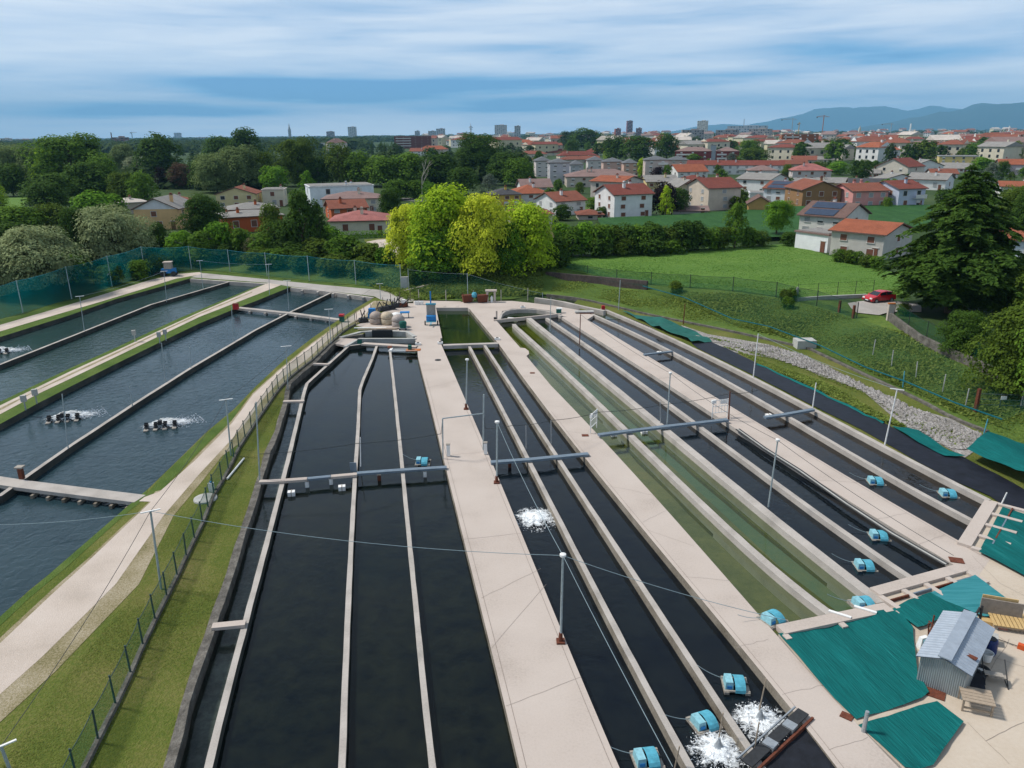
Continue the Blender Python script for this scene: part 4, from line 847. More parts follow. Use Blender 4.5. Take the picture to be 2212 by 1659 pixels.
T(2138, 350, 400, 44, 'spire', 'blue', 'blue spruce behind the big conifer')
T(2160, 346, 392, 34, 'broad', 'dark', 'dark tree right of blue spruce')
T(1916, 424, 452, 22, 'broad', 'mid', 'small round tree by the pink house')
T(1790, 434, 452, 22, 'bush', 'mid', 'small shrub before the brown gable house')
T(2180, 400, 500, 90, 'near', 'olive', 'large olive tree behind the big conifer')
T(2225, 405, 520, 90, 'near', 'dark', 'large dark tree at the frame edge beyond the conifer')
T(2075, 667, 766, 98, 'near', 'dark', 'rounded leafy shrub tree above the garden wall')
T(2180, 655, 850, 170, 'near', 'olive', 'large olive bushy tree over the garden wall')
T(2290, 640, 880, 200, 'near', 'mid', 'big green tree at the frame edge over the garden wall')
T(2170, 560, 690, 120, 'near', 'dark', 'dark leafy mass to the side of the big conifer')
T(2260, 560, 720, 160, 'near', 'olive', 'leafy tree beyond the frame edge near the conifer')
for i, (x, y) in enumerate(((1850, 556), (1872, 562), (1892, 566), (1832, 553), (1812, 550))): T(x, y - 14, y + 16, 34, 'bush', 'olive' if i % 2 else 'mid', 'low shrub along the old farmhouse wall', 'farmhouse shrubs')
T(1700, 500, 532, 34, 'bush', 'dark', 'dark shrub left of the white lean-to')
for i, (x, y) in enumerate(((1695, 640), (1712, 636), (1460, 622), (1700, 656), (1950, 668))): T(x, y - 16, y + 12, 30, 'bush', 'mid' if i % 2 else 'olive', 'small shrub on the grass bank by the fence', 'bank shrubs')
for i, (x, y, w) in enumerate(((440, 560, 60), (490, 556, 60), (560, 566, 70), (600, 566, 60), (655, 572, 70), (720, 578, 70), (390, 560, 60), (900, 600, 50), (780, 585, 60), (1190, 575, 50), (1215, 568, 40), (340, 575, 50), (300, 590, 50), (240, 600, 60))): T(x, y - 30, y + 14, w, 'bush', ('mid', 'dark', 'olive')[i % 3], 'undergrowth bush behind the teal netting', 'bushes behind the netting')

# the big layered conifer
def big_conifer():
    rs = np.random.RandomState(5); P = G(2046, 676); H = top_z(P, 352) - P.z; d = (P - CAM).dot(fw); Rm = 165 * d / F
    r = empty('conifer_tree', P, 'huge layered dark conifer towering beside the red car', 'tree')
    C, Nn, S = [], [], []; br = MB()
    for (ox, oy, hh, rm, ph) in ((0, 0, 1.0, 1.0, 0), (Rm * .38, Rm * .30, .95, .85, 2)):
        br.tube((ox, oy, -.3), (ox, oy, H * hh * .97), .42, BARK, .05, 8)
        nl = 26
        for l in range(nl):
            t = (l + .5) / nl; z = H * hh * (.075 + .91 * t ** .93); L = Rm * rm * min(.42 + t * 2.3, (1 - t) ** .8 * 1.22 + .02) * rs.uniform(.74, 1.12)
            nb = max(4, int(11 * (1 - t) + 4))
            for b in range(nb):
                a = 2 * math.pi * (b + rs.rand() * .7) / nb + l * .7 + ph; Lb = L * rs.uniform(.62, 1.14)
                dx, dy = math.cos(a), math.sin(a); rise = rs.uniform(.02, .14) * Lb; sag = rs.uniform(.16, .30) * Lb
                k = int(40 + 150 * Lb / Rm); s = rs.rand(k) ** .62
                side = rs.randn(k) * .20 * Lb * (1 - s * .75) * (.35 + s)
                zz = z + rise * np.sin(s * 2.2) - sag * s ** 2.6 - np.abs(side) * .16 + rs.randn(k) * .05
                C.append(np.stack([ox + dx * s * Lb - dy * side, oy + dy * s * Lb + dx * side, zz], 1))
                Nn.append(np.stack([dx * .35 + rs.randn(k) * .3, dy * .35 + rs.randn(k) * .3, np.full(k, 1.0)], 1)); S.append(rs.uniform(.16, .36, k))
                if l % 2 == 0: br.tube((ox, oy, z), (ox + dx * Lb * .8, oy + dy * Lb * .8, z + rise * .9 - sag * .5), .07, BARK, .02, 5)
    o = bpy.data.objects.new('crown', quads_mesh('crown', np.concatenate(C), np.concatenate(Nn), np.concatenate(S), LEAF['conifer'], 1.5)); col.objects.link(o); o.parent = r
    br.build('trunk', r)
big_conifer()
def bare_tree(cx, yt, yb):
    P = G(cx, yb); H = top_z(P, yt) - P.z; r = empty('bare_tree', P, 'bare pale dead tree with forked top', 'tree'); mb = MB()
    rs = random.Random(2)
    def limb(a, d, L, rad, dep):
        b = a + d * L; mb.tube(a, b, rad, BARKP, rad * .6, 6)
        if dep: 
            for _ in range(3): limb(a.lerp(b, rs.uniform(.55, 1)), (d + Vector((rs.uniform(-.6, .6), rs.uniform(-.6, .6), rs.uniform(-.1, .3)))).normalized(), L * rs.uniform(.4, .6), rad * .55, dep - 1)
    limb(Vector((0, 0, 0)), Vector((.04, 0, 1)).normalized(), H * .68, .22, 3); mb.build('trunk', r)
bare_tree(912, 356, 436)
def hedge(px, h, w, label):
    P = resample([G(*p) for p in px], .5); C, Nn, S = [], [], []; rs = np.random.RandomState(1)
    for q in P:
        k = 46; u = rs.uniform(-1, 1, (k, 3)); C.append(np.stack([q.x + u[:, 0] * .4, q.y + u[:, 1] * w / 2, q.z + (u[:, 2] + 1) / 2 * h], 1)); Nn.append(np.stack([u[:, 0] * .4, u[:, 1], .3 + u[:, 2] * .8], 1)); S.append(rs.uniform(.1, .2, k))
    o = bpy.data.objects.new('hedge', quads_mesh('hedge', np.concatenate(C), np.concatenate(Nn), np.concatenate(S), LEAF['bright'])); col.objects.link(o); tag(o, label, 'hedge')
hedge([(722, 516), (845, 512)], 1.6, 1.4, 'clipped green hedge before the pink roofed cottage')
hedge([(868, 428), (905, 426)], 2.0, 2.0, 'clipped hedge along the road by the white modern house')

# far woodland that reads as one mass
def far_wood():
    rs = np.random.RandomState(9); C, Nn, S = [], [], []
    def clump(x, y, z, w, h, k):
        d = rs.randn(k, 3); d /= np.linalg.norm(d, axis=1, keepdims=True); d[:, 2] = np.abs(d[:, 2])
        C.append(np.array([x, y, z]) + d * np.array([w / 2, w / 2, h]) * rs.uniform(.75, 1.05, (k, 1))); Nn.append(d + np.array([0, 0, .6]) + rs.randn(k, 3) * .3); S.append(np.full(k, w * .16) * rs.uniform(.6, 1.3, k))
    n = 0
    while n < 1900:                                  # horizon belt
        px = rs.uniform(-300, 2500); py = 289.5 + rs.rand() ** 1.5 * (34 if px < 790 else 15) - (px - 1106) * .0098
        if px > 1000 and rs.rand() < .65: continue
        p = GZ(px, py, HP)
        if p.y > 9000 or p.y < 500: continue
        w = rs.uniform(14, 34) * (1 + p.y / 4000); clump(p.x, p.y, HP, w, rs.uniform(9, 17), 44); n += 1
    n = 0
    while n < 330:                                  # filling of the left wood between its big trees
        px = rs.uniform(-260, 1130); py = 306 + rs.rand() * (108 if px < 560 else 92)
        if px > 690 and py < 322: continue
        p = GZ(px, py, HP); w = rs.uniform(9, 16); clump(p.x, p.y, HP, w, rs.uniform(6, 12 if py < 380 else 8), 90); n += 1
    n = 0
    while n < 110:
        px = rs.uniform(-420, 330); py = 470 + rs.rand() * 120
        if px > 250 and py < 545: continue
        if py > 600 - (px + 420) * .02: continue
        p = G(px, py); clump(p.x, p.y, p.z, rs.uniform(4, 7), rs.uniform(2.5, 5), 110); n += 1
    o = bpy.data.objects.new('woods', quads_mesh('woods', np.concatenate(C), np.concatenate(Nn), np.concatenate(S), LEAF['far'])); col.objects.link(o)
    tag(o, 'mass of woodland filling between the big trees and along the horizon', None, None, 'stuff')
far_wood()

# ------------------------------------------------------------------ houses
def roof_mat(name, c, var=.3):
    mt = mix3('roof_' + name, [(.3, tuple(x * (1 - var) for x in c)), (.5, c), (.72, tuple(min(1, x * (1 + var)) for x in c))], .5, 3.5, w=.6, bump=.1)
    N = mt.node_tree.nodes; L = mt.node_tree.links; w = N.new('ShaderNodeTexWave'); w.inputs['Scale'].default_value = 1.2; w.inputs['Distortion'].default_value = .3
    tc = next(n for n in N if n.type == 'TEX_COORD'); L.new(tc.outputs['Object'], w.inputs['Vector']); bp = next(n for n in N if n.type == 'BUMP'); L.new(w.outputs['Fac'], bp.inputs['Height']); bp.inputs['Strength'].default_value = .5
    return mt
ROOF = {'terra': roof_mat('terracotta', (.225, .082, .054)), 'red': roof_mat('red', (.185, .056, .042)), 'orange': roof_mat('orange', (.29, .095, .052), .35), 'pink': roof_mat('pink', (.33, .13, .115), .45),
        'brown': roof_mat('brown', (.16, .10, .085)), 'mauve': roof_mat('mauve', (.235, .16, .145)), 'grey': roof_mat('grey', (.25, .24, .225)), 'dark': roof_mat('dark', (.07, .07, .075)), 'slate': roof_mat('slate', (.13, .14, .15)),
        'pale': roof_mat('pale', (.50, .45, .40)), 'white': roof_mat('white', (.62, .63, .64)), 'oldred': roof_mat('old_red', (.20, .075, .05)), 'metal': mat('roof_sheet', (.36, .41, .47), .55, .12, 3, metal=.35)}
def wallm(c): return mat('plaster_%02d_%02d_%02d' % tuple(int(x * 99) for x in c), c, .9, .12, .6)
FRAME = mat('window_frame', (.55, .53, .50), .7, .1); SHUT = mat('shutter_brown', (.16, .065, .04), .7, .2); SHUTG = mat('shutter_grey', (.30, .31, .32), .7, .2); SHUTW = mat('shutter_pale', (.62, .62, .60), .7, .1)
WIN = {}
def win_mesh(w, h, sm):
    k = (round(w, 1), round(h, 1), sm.name)
    if k not in WIN:
        mb = MB(); mb.box((0, -.02, 0), (w, .06, h), sm if sm is not SHUTW else GLASS); mb.box((0, -.06, -h / 2 - .05), (w + .25, .16, .09), FRAME)
        for s in (-1, 1): mb.box((s * (w / 2 + .05), -.03, 0), (.1, .1, h + .1), FRAME)
        mb.box((0, -.03, h / 2 + .05), (w + .2, .1, .1), FRAME)
        if sm is SHUTW: mb.box((0, -.05, h * .2), (w, .05, h * .6), SHUTW)
        WIN[k] = mb.mesh('window')
    return WIN[k]
def house(cx, yb, wpx, ye, ya, rot, depth, rtype, ridge, roof, wall_c, floors, nf, ns, label, cat='house', chim=1, shut=None, balcony=False, group=None, solar=False, over=.55, parts=True, gablew=None):
    """cx, yb: middle of the front wall's foot; ye, ya: eave and ridge heights as seen; rot>0 shows the wall towards the left"""
    P = G(cx, yb); d = (P - CAM).dot(fw); w = wpx * d / F / max(.35, math.cos(R(rot))); H = top_z(P, ye) - P.z
    dirn = Vector((P.x, P.y)).normalized(); rz = math.atan2(-dirn.x, dirn.y) + R(rot)
    rise = max(.3, min(top_z(P, ya) - P.z - H, .55 * (depth if ridge == 'x' else w) / 2 + .3)) if rtype != 'flat' else .3
    # the ridge lies behind the front wall: take the extra depth out of the seen rise
    if rtype != 'flat' and ridge == 'x': rise = max(.9, rise - depth * .5 * (CAM.z - P.z - H) / d)
    r = empty('house' if cat == 'house' else cat.replace(' ', '_'), P, label, cat, group, rz); wm = wallm(wall_c)
    mb = MB(); hw, dd = w / 2, depth; pts = [(-hw, 0), (hw, 0), (hw, dd), (-hw, dd)]
    mb.add([(x, y, -.6) for x, y in pts] + [(x, y, H) for x, y in pts], [(0, 1, 5, 4), (1, 2, 6, 5), (2, 3, 7, 6), (3, 0, 4, 7)], wm)
    gm = wallm(gablew) if gablew else wm
    if rtype == 'gable':
        if ridge == 'x':
            for s in (-1, 1): mb.add([(s * hw, 0, H), (s * hw, dd, H), (s * hw, dd / 2, H + rise - .05)], [(0, 1, 2)], gm)
        else:
            for y in (0, dd): mb.add([(-hw, y, H), (hw, y, H), (0, y, H + rise - .05)], [(0, 1, 2)], gm)
    mb.build('wall', r)
    rb = MB(); o = over; rm = ROOF[roof]; th = .22
    def roofpoly(vs, fs):
        n = len(vs); rb.add([(x, y, z + .06) for x, y, z in vs] + [(x, y, z + .06 + th) for x, y, z in vs], [tuple(i + n for i in f) for f in fs] + [tuple(f[::-1]) for f in fs], rm)
        ed = {}
        for f in fs:
            for a, b in zip(f, f[1:] + f[:1]): ed[(a, b)] = 1
        rb.add([(x, y, z + .06) for x, y, z in vs] + [(x, y, z + .06 + th) for x, y, z in vs], [(a, b, b + n, a + n) for (a, b) in ed if (b, a) not in ed], ROOF['brown'] if roof not in ('white', 'pale') else rm)
    k = rise / ((dd if ridge == 'x' else w) / 2); e = -k * o
    if rtype == 'gable':
        if ridge == 'x': roofpoly([(-hw - o, -o, H + e), (hw + o, -o, H + e), (hw + o, dd / 2, H + rise), (-hw - o, dd / 2, H + rise), (hw + o, dd + o, H + e), (-hw - o, dd + o, H + e)], [(0, 1, 2, 3), (3, 2, 4, 5)])
        else: roofpoly([(-hw - o, -o, H + e), (0, -o, H + rise), (0, dd + o, H + rise), (-hw - o, dd + o, H + e), (hw + o, -o, H + e), (hw + o, dd + o, H + e)], [(0, 1, 2, 3), (1, 4, 5, 2)])
    elif rtype == 'hip':
        q = min(hw, dd / 2) * .95
        if w >= dd: A, B = (-hw + q, dd / 2, H + rise), (hw - q, dd / 2, H + rise)
        else: A, B = (0, q, H + rise), (0, dd - q, H + rise)
        C = [(-hw - o, -o, H - .1), (hw + o, -o, H - .1), (hw + o, dd + o, H - .1), (-hw - o, dd + o, H - .1), A, B]
        if w >= dd: roofpoly(C, [(0, 1, 5, 4), (1, 2, 5), (2, 3, 4, 5), (3, 0, 4)])
        else: roofpoly(C, [(0, 1, 4), (1, 2, 5, 4), (2, 3, 5), (3, 0, 4, 5)])
    elif rtype == 'flat':
        rb.box((0, dd / 2, H + .15), (w + .5, dd + .5, .3), rm); rb.box((0, dd / 2, H + .36), (w - .5, dd - .5, .14), ROOF['grey'])
    ro = rb.build('roof', r)
    for i in range(chim):
        cxx = random.uniform(-.3, .3) * w; cyy = dd * random.choice((.3, .65)); c = MB(); zt = H + rise + .7
        c.box((cxx, cyy, (H + zt) / 2), (.65, .65, zt - H), wm); c.box((cxx, cyy, zt + .06), (.9, .9, .12), ROOF['brown']); c.box((cxx, cyy, zt + .3), (.5, .5, .36), ROOF['terra'] if i == 0 else wm); c.build('chimney', ro)
    if solar:
        s = MB(); yy = dd * .22
        for a in range(2): s.add([(-hw * .8, -o + .25 + a * dd * .26, H + e + k * (.25 + a * dd * .26) + .42), (hw * .55, -o + .25 + a * dd * .26, H + e + k * (.25 + a * dd * .26) + .42), (hw * .55, -o + .2 + (a + .85) * dd * .26, H + e + k * (.2 + (a + .85) * dd * .26) + .42), (-hw * .8, -o + .2 + (a + .85) * dd * .26, H + e + k * (.2 + (a + .85) * dd * .26) + .42)], [(0, 1, 2, 3)], mat('solar_panel', (.02, .035, .07), .35, .3, 2, spec=.7))
        s.build('solar_panel', ro)
    if parts:
        fh = H / floors; ww, wh = min(1.25, w / (nf + 1)), min(1.5, fh * .5)
        for f in range(floors):
            z = fh * f + fh * .55
            for i in range(nf):
                sm = shut or random.choice((SHUT, GLASS, SHUTG, SHUTW)); x = -hw + w * (i + .5 + random.uniform(-.06, .06)) / nf
                wi = bpy.data.objects.new('window', win_mesh(ww, wh, sm)); col.objects.link(wi); wi.parent = r; wi.location = (x, 0, z)
            for i in range(ns):
                sm = shut or random.choice((SHUT, GLASS, SHUTG)); y = dd * (i + .5) / ns; s = -1 if rot > 0 else 1
                wi = bpy.data.objects.new('window', win_mesh(min(1.1, dd / (ns + 1)), wh, sm)); col.objects.link(wi); wi.parent = r; wi.location = (s * hw, y, z); wi.rotation_euler = (0, 0, s * math.pi / 2)
        if balcony:
            for f in range(1, floors):
                bm = MB(); z = fh * f; bw = w * .42; bx = hw * .5 * (1 if balcony > 0 else -1)
                bm.box((bx, -.65, z + .05), (bw, 1.3, .15), FRAME); bm.box((bx, -1.25, z + .6), (bw, .08, .95), wallm((.62, .60, .57))); bm.build('balcony', r)
        dr = MB(); dr.box((hw * .72, -.03, 1.0), (1.0, .08, 2.0), SHUT); dr.box((hw * .72, -.05, 2.08), (1.3, .12, .14), FRAME); dr.build('door', r)
    return r
WHITEW, CREAM, BEIGE = (.66, .66, .65), (.58, .53, .42), (.47, .41, .35)
H = house
H(342, 496, 86, 452, 430, -22, 13, 'gable', 'y', 'grey', (.60, .39, .19), 2, 1, 2, 'peach coloured house with grey gable roof and white gable', shut=SHUT, gablew=(.62, .62, .64))
H(288, 462, 60, 438, 430, 10, 10, 'hip', 'x', 'pale', BEIGE, 1, 2, 1, 'pale tiled low roof behind the light green tree')
H(400, 470, 62, 437, 424, 10, 12, 'hip', 'x', 'terra', BEIGE, 2, 2, 1, 'faded terracotta roofed house behind peach house')
H(512, 450, 80, 420, 406, -12, 11, 'gable', 'y', 'terra', (.58, .50, .28), 2, 3, 1, 'pale yellow house with red gable roof near the wood')
H(552, 500, 118, 468, 455, 8, 12, 'hip', 'x', 'grey', (.45, .10, .03), 1, 3, 2, 'orange red house with grey hipped roof, lower one', shut=SHUT)
H(552, 470, 100, 452, 438, 8, 11, 'hip', 'x', 'grey', (.45, .10, .03), 2, 4, 1, 'orange red upper storey house behind the lower grey roof', shut=SHUT)
H(592, 446, 44, 411, 405, -8, 9, 'flat', 'x', 'pale', CREAM, 2, 1, 1, 'small beige flat roofed box house')
H(742, 446, 134, 403, 400, 8, 14, 'flat', 'x', 'white', (.63, .68, .72), 2, 2, 1, 'long white modern house with flat roof', chim=2)
H(760, 460, 120, 430, 414, -6, 14, 'hip', 'x', 'mauve', CREAM, 2, 5, 2, 'cream house with wide grey brown hipped roof', chim=2)
H(756, 474, 76, 450, 432, 10, 10, 'gable', 'x', 'terra', (.45, .11, .04), 2, 3, 1, 'small orange red house with terracotta roof')
H(777, 507, 122, 478, 455, -6, 13, 'hip', 'x', 'pink', CREAM, 1, 2, 1, 'cream cottage with mottled pink tiled hipped roof', shut=SHUT, chim=2)
H(1095, 446, 62, 421, 407, 8, 11, 'hip', 'x', 'dark', (.60, .40, .08), 2, 3, 1, 'bright yellow house with dark roof behind golden tree')
H(1148, 442, 78, 419, 400, 10, 13, 'hip', 'x', 'orange', WHITEW, 2, 3, 2, 'white house with wide orange hipped roof')
H(1233, 464, 62, 434, 414, 34, 11, 'gable', 'x', 'terra', WHITEW, 2, 2, 2, 'small white house with terracotta gable roof beside hedge row', shut=SHUTG)
H(1150, 486, 86, 464, 444, 8, 11, 'hip', 'x', 'terra', CREAM, 1, 3, 1, 'house with terracotta roof half hidden by yellow lime tree')
H(1160, 422, 64, 405, 387, 12, 11, 'gable', 'x', 'mauve', WHITEW, 2, 2, 1, 'white house with plain mauve gable roof')
H(1300, 404, 150, 382, 366, 6, 18, 'hip', 'x', 'mauve', BEIGE, 2, 6, 2, 'long beige building with wide mauve hipped roof', chim=2)
H(1308, 428, 66, 393, 380, -32, 15, 'gable', 'x', 'orange', (.52, .46, .41), 2, 2, 2, 'beige pink house with orange roof behind tall white house')
H(1367, 472, 80, 420, 398, 28, 12, 'gable', 'x', 'red', WHITEW, 3, 2, 2, 'tall stained white three storey house with red brown roof', shut=SHUT, chim=2)
H(1276, 475, 52, 465, 456, 6, 8, 'hip', 'x', 'oldred', BEIGE, 1, 1, 1, 'low garden shed with dark red roof beside tall white house', chim=0)
H(1430, 420, 66, 393, 379, 14, 12, 'gable', 'x', 'grey', (.56, .45, .22), 2, 3, 1, 'yellow beige house with grey gable roof behind purple tree', balcony=1)
H(1487, 448, 44, 404, 390, 20, 12, 'gable', 'y', 'grey', (.52, .46, .34), 2, 2, 1, 'beige house with grey roof left of the beige pink tower house', balcony=1)
H(1563, 454, 66, 406, 384, 34, 13, 'gable', 'x', 'red', (.52, .44, .36), 3, 1, 2, 'beige pink three storey house with plain red gable roof', shut=SHUTG)
H(1490, 466, 74, 456, 449, 6, 7, 'gable', 'x', 'mauve', (.45, .44, .42), 1, 0, 0, 'low grey garage with mauve roof at the corn field', chim=0)
H(1496, 388, 62, 371, 355, 24, 14, 'gable', 'x', 'orange', WHITEW, 2, 4, 2, 'white pink house with orange roof and roof lights')
H(1502, 404, 56, 390, 379, 12, 10, 'hip', 'x', 'red', CREAM, 1, 2, 1, 'small hipped red roof before the orange roofed house')
APG = 'grey and pink apartment blocks'
for cx, yb, w, ye, c, lab in ((1209, 398, 42, 352, (.46, .46, .48), 'light grey apartment block, tallest at the end'), (1246, 378, 28, 356, (.46, .46, .48), 'narrow light grey apartment wing'), (1174, 382, 32, 348, (.58, .53, .51), 'pale pink grey apartment block with balconies'),
                          (1287, 372, 34, 347, (.56, .52, .50), 'pale apartment block beside the peach pink one'), (1325, 378, 44, 350, (.55, .38, .32), 'peach pink apartment block with white shutters'), (1362, 382, 30, 353, (.55, .36, .29), 'salmon apartment wing at the mauve roof end'),
                          (1418, 386, 50, 346, (.54, .44, .40), 'pink apartment block with tall balcony tower'), (1465, 366, 42, 346, (.54, .41, .36), 'pink apartment block before the dark red flats')):
    H(cx, yb, w, ye, ye - 9, 6, 13, 'hip', 'x', 'slate', c, 4 if yb - ye > 30 else 3, 2, 1, lab, 'apartment block', 0, SHUTW, 1 if 'balcony' in lab else False, APG)
H(1496, 352, 76, 327, 318, -4, 16, 'hip', 'x', 'mauve', (.20, .045, .04), 3, 3, 1, 'dark red apartment house with white balconies, longer half', 'apartment block', 0, SHUTW, -1)
H(1570, 352, 48, 327, 318, 4, 16, 'hip', 'x', 'mauve', (.20, .045, .04), 3, 2, 1, 'dark red apartment house with white balconies, shorter half', 'apartment block', 0, SHUTW, -1)
H(1539, 352, 11, 314, 313, 0, 5, 'flat', 'x', 'grey', (.33, .36, .40), 4, 0, 0, 'grey lift tower between dark red flats', 'tower', 0, parts=False)
H(1585, 377, 200, 357, 347, -3, 11, 'gable', 'x', 'red', WHITEW, 2, 12, 1, 'long white terrace under one dark red roof', 'terrace', 4, SHUTG, 1)
H(1625, 414, 68, 388, 374, -30, 14, 'gable', 'x', 'grey', WHITEW, 2, 2, 2, 'white house with wide grey gable roof')
H(1648, 384, 58, 369, 358, 8, 12, 'hip', 'x', 'mauve', WHITEW, 2, 2, 1, 'white house with mauve hipped roof and balcony', balcony=1)
H(1640, 460, 46, 440, 426, 4, 9, 'gable', 'y', 'brown', (.45, .27, .10), 1, 0, 0, 'ochre shed with brown gable roof at the corn field', chim=0)
H(1680, 436, 62, 408, 392, -24, 11, 'gable', 'x', 'terra', (.60, .64, .68), 2, 3, 2, 'white blue house with solar panels on a red roof', solar=True)
H(1640, 428, 40, 418, 412, 4, 8, 'flat', 'x', 'white', WHITEW, 1, 1, 1, 'low white annex beside solar roofed house', chim=0)
H(1772, 448, 76, 410, 393, 22, 15, 'gable', 'y', 'terra', (.26, .15, .07), 2, 3, 2, 'brown plastered house with orange red gable roof', shut=SHUT)
H(1877, 450, 68, 413, 396, 34, 12, 'gable', 'x', 'terra', (.58, .27, .25), 2, 3, 2, 'salmon pink house with terracotta roof', shut=SHUTG, chim=2)
H(1966, 449, 50, 408, 390, 42, 13, 'gable', 'x', 'red', (.42, .46, .56), 2, 2, 2, 'blue grey house with red roof next to pink house', balcony=1)
H(1770, 508, 88, 467, 436, -26, 12, 'gable', 'x', 'brown', (.60, .58, .54), 2, 3, 1, 'farmhouse with solar panels on a dark roof', chim=1, solar=True)
H(1846, 556, 104, 503, 476, -26, 11, 'gable', 'x', 'orange', (.47, .45, .41), 2, 2, 1, 'old stone barn with patchy orange tiled roof', shut=SHUT, chim=0)
H(1750, 541, 66, 505, 503, -40, 6, 'flat', 'x', 'mauve', (.72, .73, .75), 1, 0, 0, 'white windowless lean-to at the farmhouse', chim=0, over=.15)
H(2188, 556, 92, 520, 494, -10, 13, 'gable', 'x', 'orange', (.50, .55, .60), 1, 2, 1, 'white blue house with orange roof behind the big conifer', shut=SHUT)
H(2160, 500, 50, 482, 466, 10, 10, 'gable', 'y', 'terra', (.60, .42, .12), 1, 1, 1, 'yellow gable house behind the big conifer')
H(1752, 392, 78, 369, 354, 10, 14, 'hip', 'x', 'pink', (.52, .47, .46), 2, 3, 2, 'house with mottled pink hipped roof in the village', shut=SHUT)
H(1924, 384, 62, 360, 343, -28, 15, 'gable', 'y', 'red', (.52, .48, .41), 2, 2, 1, 'beige gable-ended house with broad red roof')
for cx, yb, w, ye, ya, ang, rf, c, lab in ((1730, 408, 76, 395, 385, 4, 'grey', CREAM, 'low grey roofed house before mottled pink roof'), (1800, 404, 60, 395, 384, 10, 'grey', CREAM, 'grey gabled house with pale yellow trim'), (1835, 406, 56, 397, 386, -12, 'grey', (.5, .42, .25), 'grey gable house beside dark round tree'),
                                   (1874, 412, 74, 398, 386, 6, 'dark', WHITEW, 'long dark roofed house behind the salmon pink house'), (1944, 408, 76, 390, 377, 20, 'grey', WHITEW, 'white house with grey twin gables, nearer the blue house'), (1998, 410, 74, 388, 374, -14, 'grey', WHITEW, 'white house with broad grey roof before the conifer top'),
                                   (2004, 376, 56, 358, 346, 20, 'grey', WHITEW, 'white gable house with grey roof left of the yellow block'), (1880, 384, 34, 375, 366, 0, 'grey', CREAM, 'small grey roofed annex of the beige gable house'), (2060, 372, 60, 364, 352, -10, 'grey', WHITEW, 'grey roofed white house below the yellow block'),
                                   (2040, 384, 50, 376, 365, 14, 'terra', WHITEW, 'terracotta roofed house hidden by the conifer top'), (1735, 358, 50, 346, 337, 0, 'terra', BEIGE, 'hipped terracotta house above the mottled pink roof'), (1715, 366, 54, 355, 346, 8, 'oldred', BEIGE, 'old red roofed house left of the grey villa'),
                                   (1766, 352, 64, 345, 338, -6, 'grey', CREAM, 'grey villa roof with pale gable')):
    H(cx, yb, w, ye, ya, ang, 12, 'gable', 'x' if abs(ang) < 16 else 'y', rf, c, 1, 2, 1, lab)
H(2068, 360, 74, 338, 331, 6, 15, 'flat', 'x', 'metal', (.60, .47, .18), 3, 4, 1, 'yellow block with grey flat roof', 'apartment block', 1)
H(2188, 378, 54, 356, 344, 10, 14, 'gable', 'x', 'orange', (.40, .33, .36), 2, 2, 2, 'purple grey house with orange roof at the frame edge', balcony=1)
H(2195, 428, 62, 404, 392, 8, 12, 'gable', 'x', 'orange', WHITEW, 2, 3, 1, 'white house with orange roof beyond the conifer', balcony=1)
H(1725, 332, 74, 290, 288, 12, 14, 'flat', 'x', 'pale', (.27, .10, .05), 6, 5, 1, 'orange brown brick apartment block with white balconies', 'apartment block', 2, SHUTW, -1)
H(1880, 328, 66, 300, 294, -14, 15, 'hip', 'x', 'red', (.50, .44, .30), 4, 7, 2, 'cream apartment block with red roof', 'apartment block', 2, SHUT, -1)
H(892, 321, 78, 294, 292, -4, 24, 'flat', 'x', 'pale', (.15, .05, .04), 5, 6, 1, 'wide dark red brick apartment block behind the cypress clump', 'apartment block', 2, SHUT, -1)
H(730, 328, 42, 309, 299, 6, 22, 'hip', 'x', 'brown', (.52, .46, .40), 3, 3, 1, 'large old villa with brown hipped roof on the wood edge', chim=2)
H(705, 326, 24, 309, 306, 0, 14, 'flat', 'x', 'grey', WHITEW, 2, 3, 1, 'pale block beside the old villa', chim=0)
for cx, yb, w, ye, ya, rf in ((935, 333, 58, 323, 315, 'orange'), (905, 336, 40, 327, 320, 'terra'), (1150, 313, 60, 308, 302, 'terra'), (1195, 328, 40, 314, 309, 'terra'), (1195, 336, 70, 330, 322, 'red'), (1300, 316, 48, 312, 306, 'orange'), (1290, 335, 60, 329, 321, 'red'), (1150, 340, 60, 333, 326, 'terra'), (1250, 342, 80, 336, 327, 'red'), (1240, 352, 66, 345, 338, 'oldred'), (1130, 352, 50, 345, 338, 'terra'),
                             (1275, 350, 40, 345, 337, 'terra'), (1490, 322, 50, 313, 304, 'red'), (1470, 330, 44, 322, 312, 'terra'), (1545, 312, 50, 305, 299, 'red'), (1590, 322, 46, 314, 307, 'terra'), (1650, 322, 40, 314, 308, 'orange')):
    H(cx, yb, w, ye, ya, random.uniform(-18, 18), 14, 'gable' if w < 50 else 'hip', 'x', rf, random.choice((CREAM, WHITEW, BEIGE)), 2, 3, 1, 'red tiled house in the packed quarter behind the flats', 'house', 1, None, False, 'packed red roofed houses')

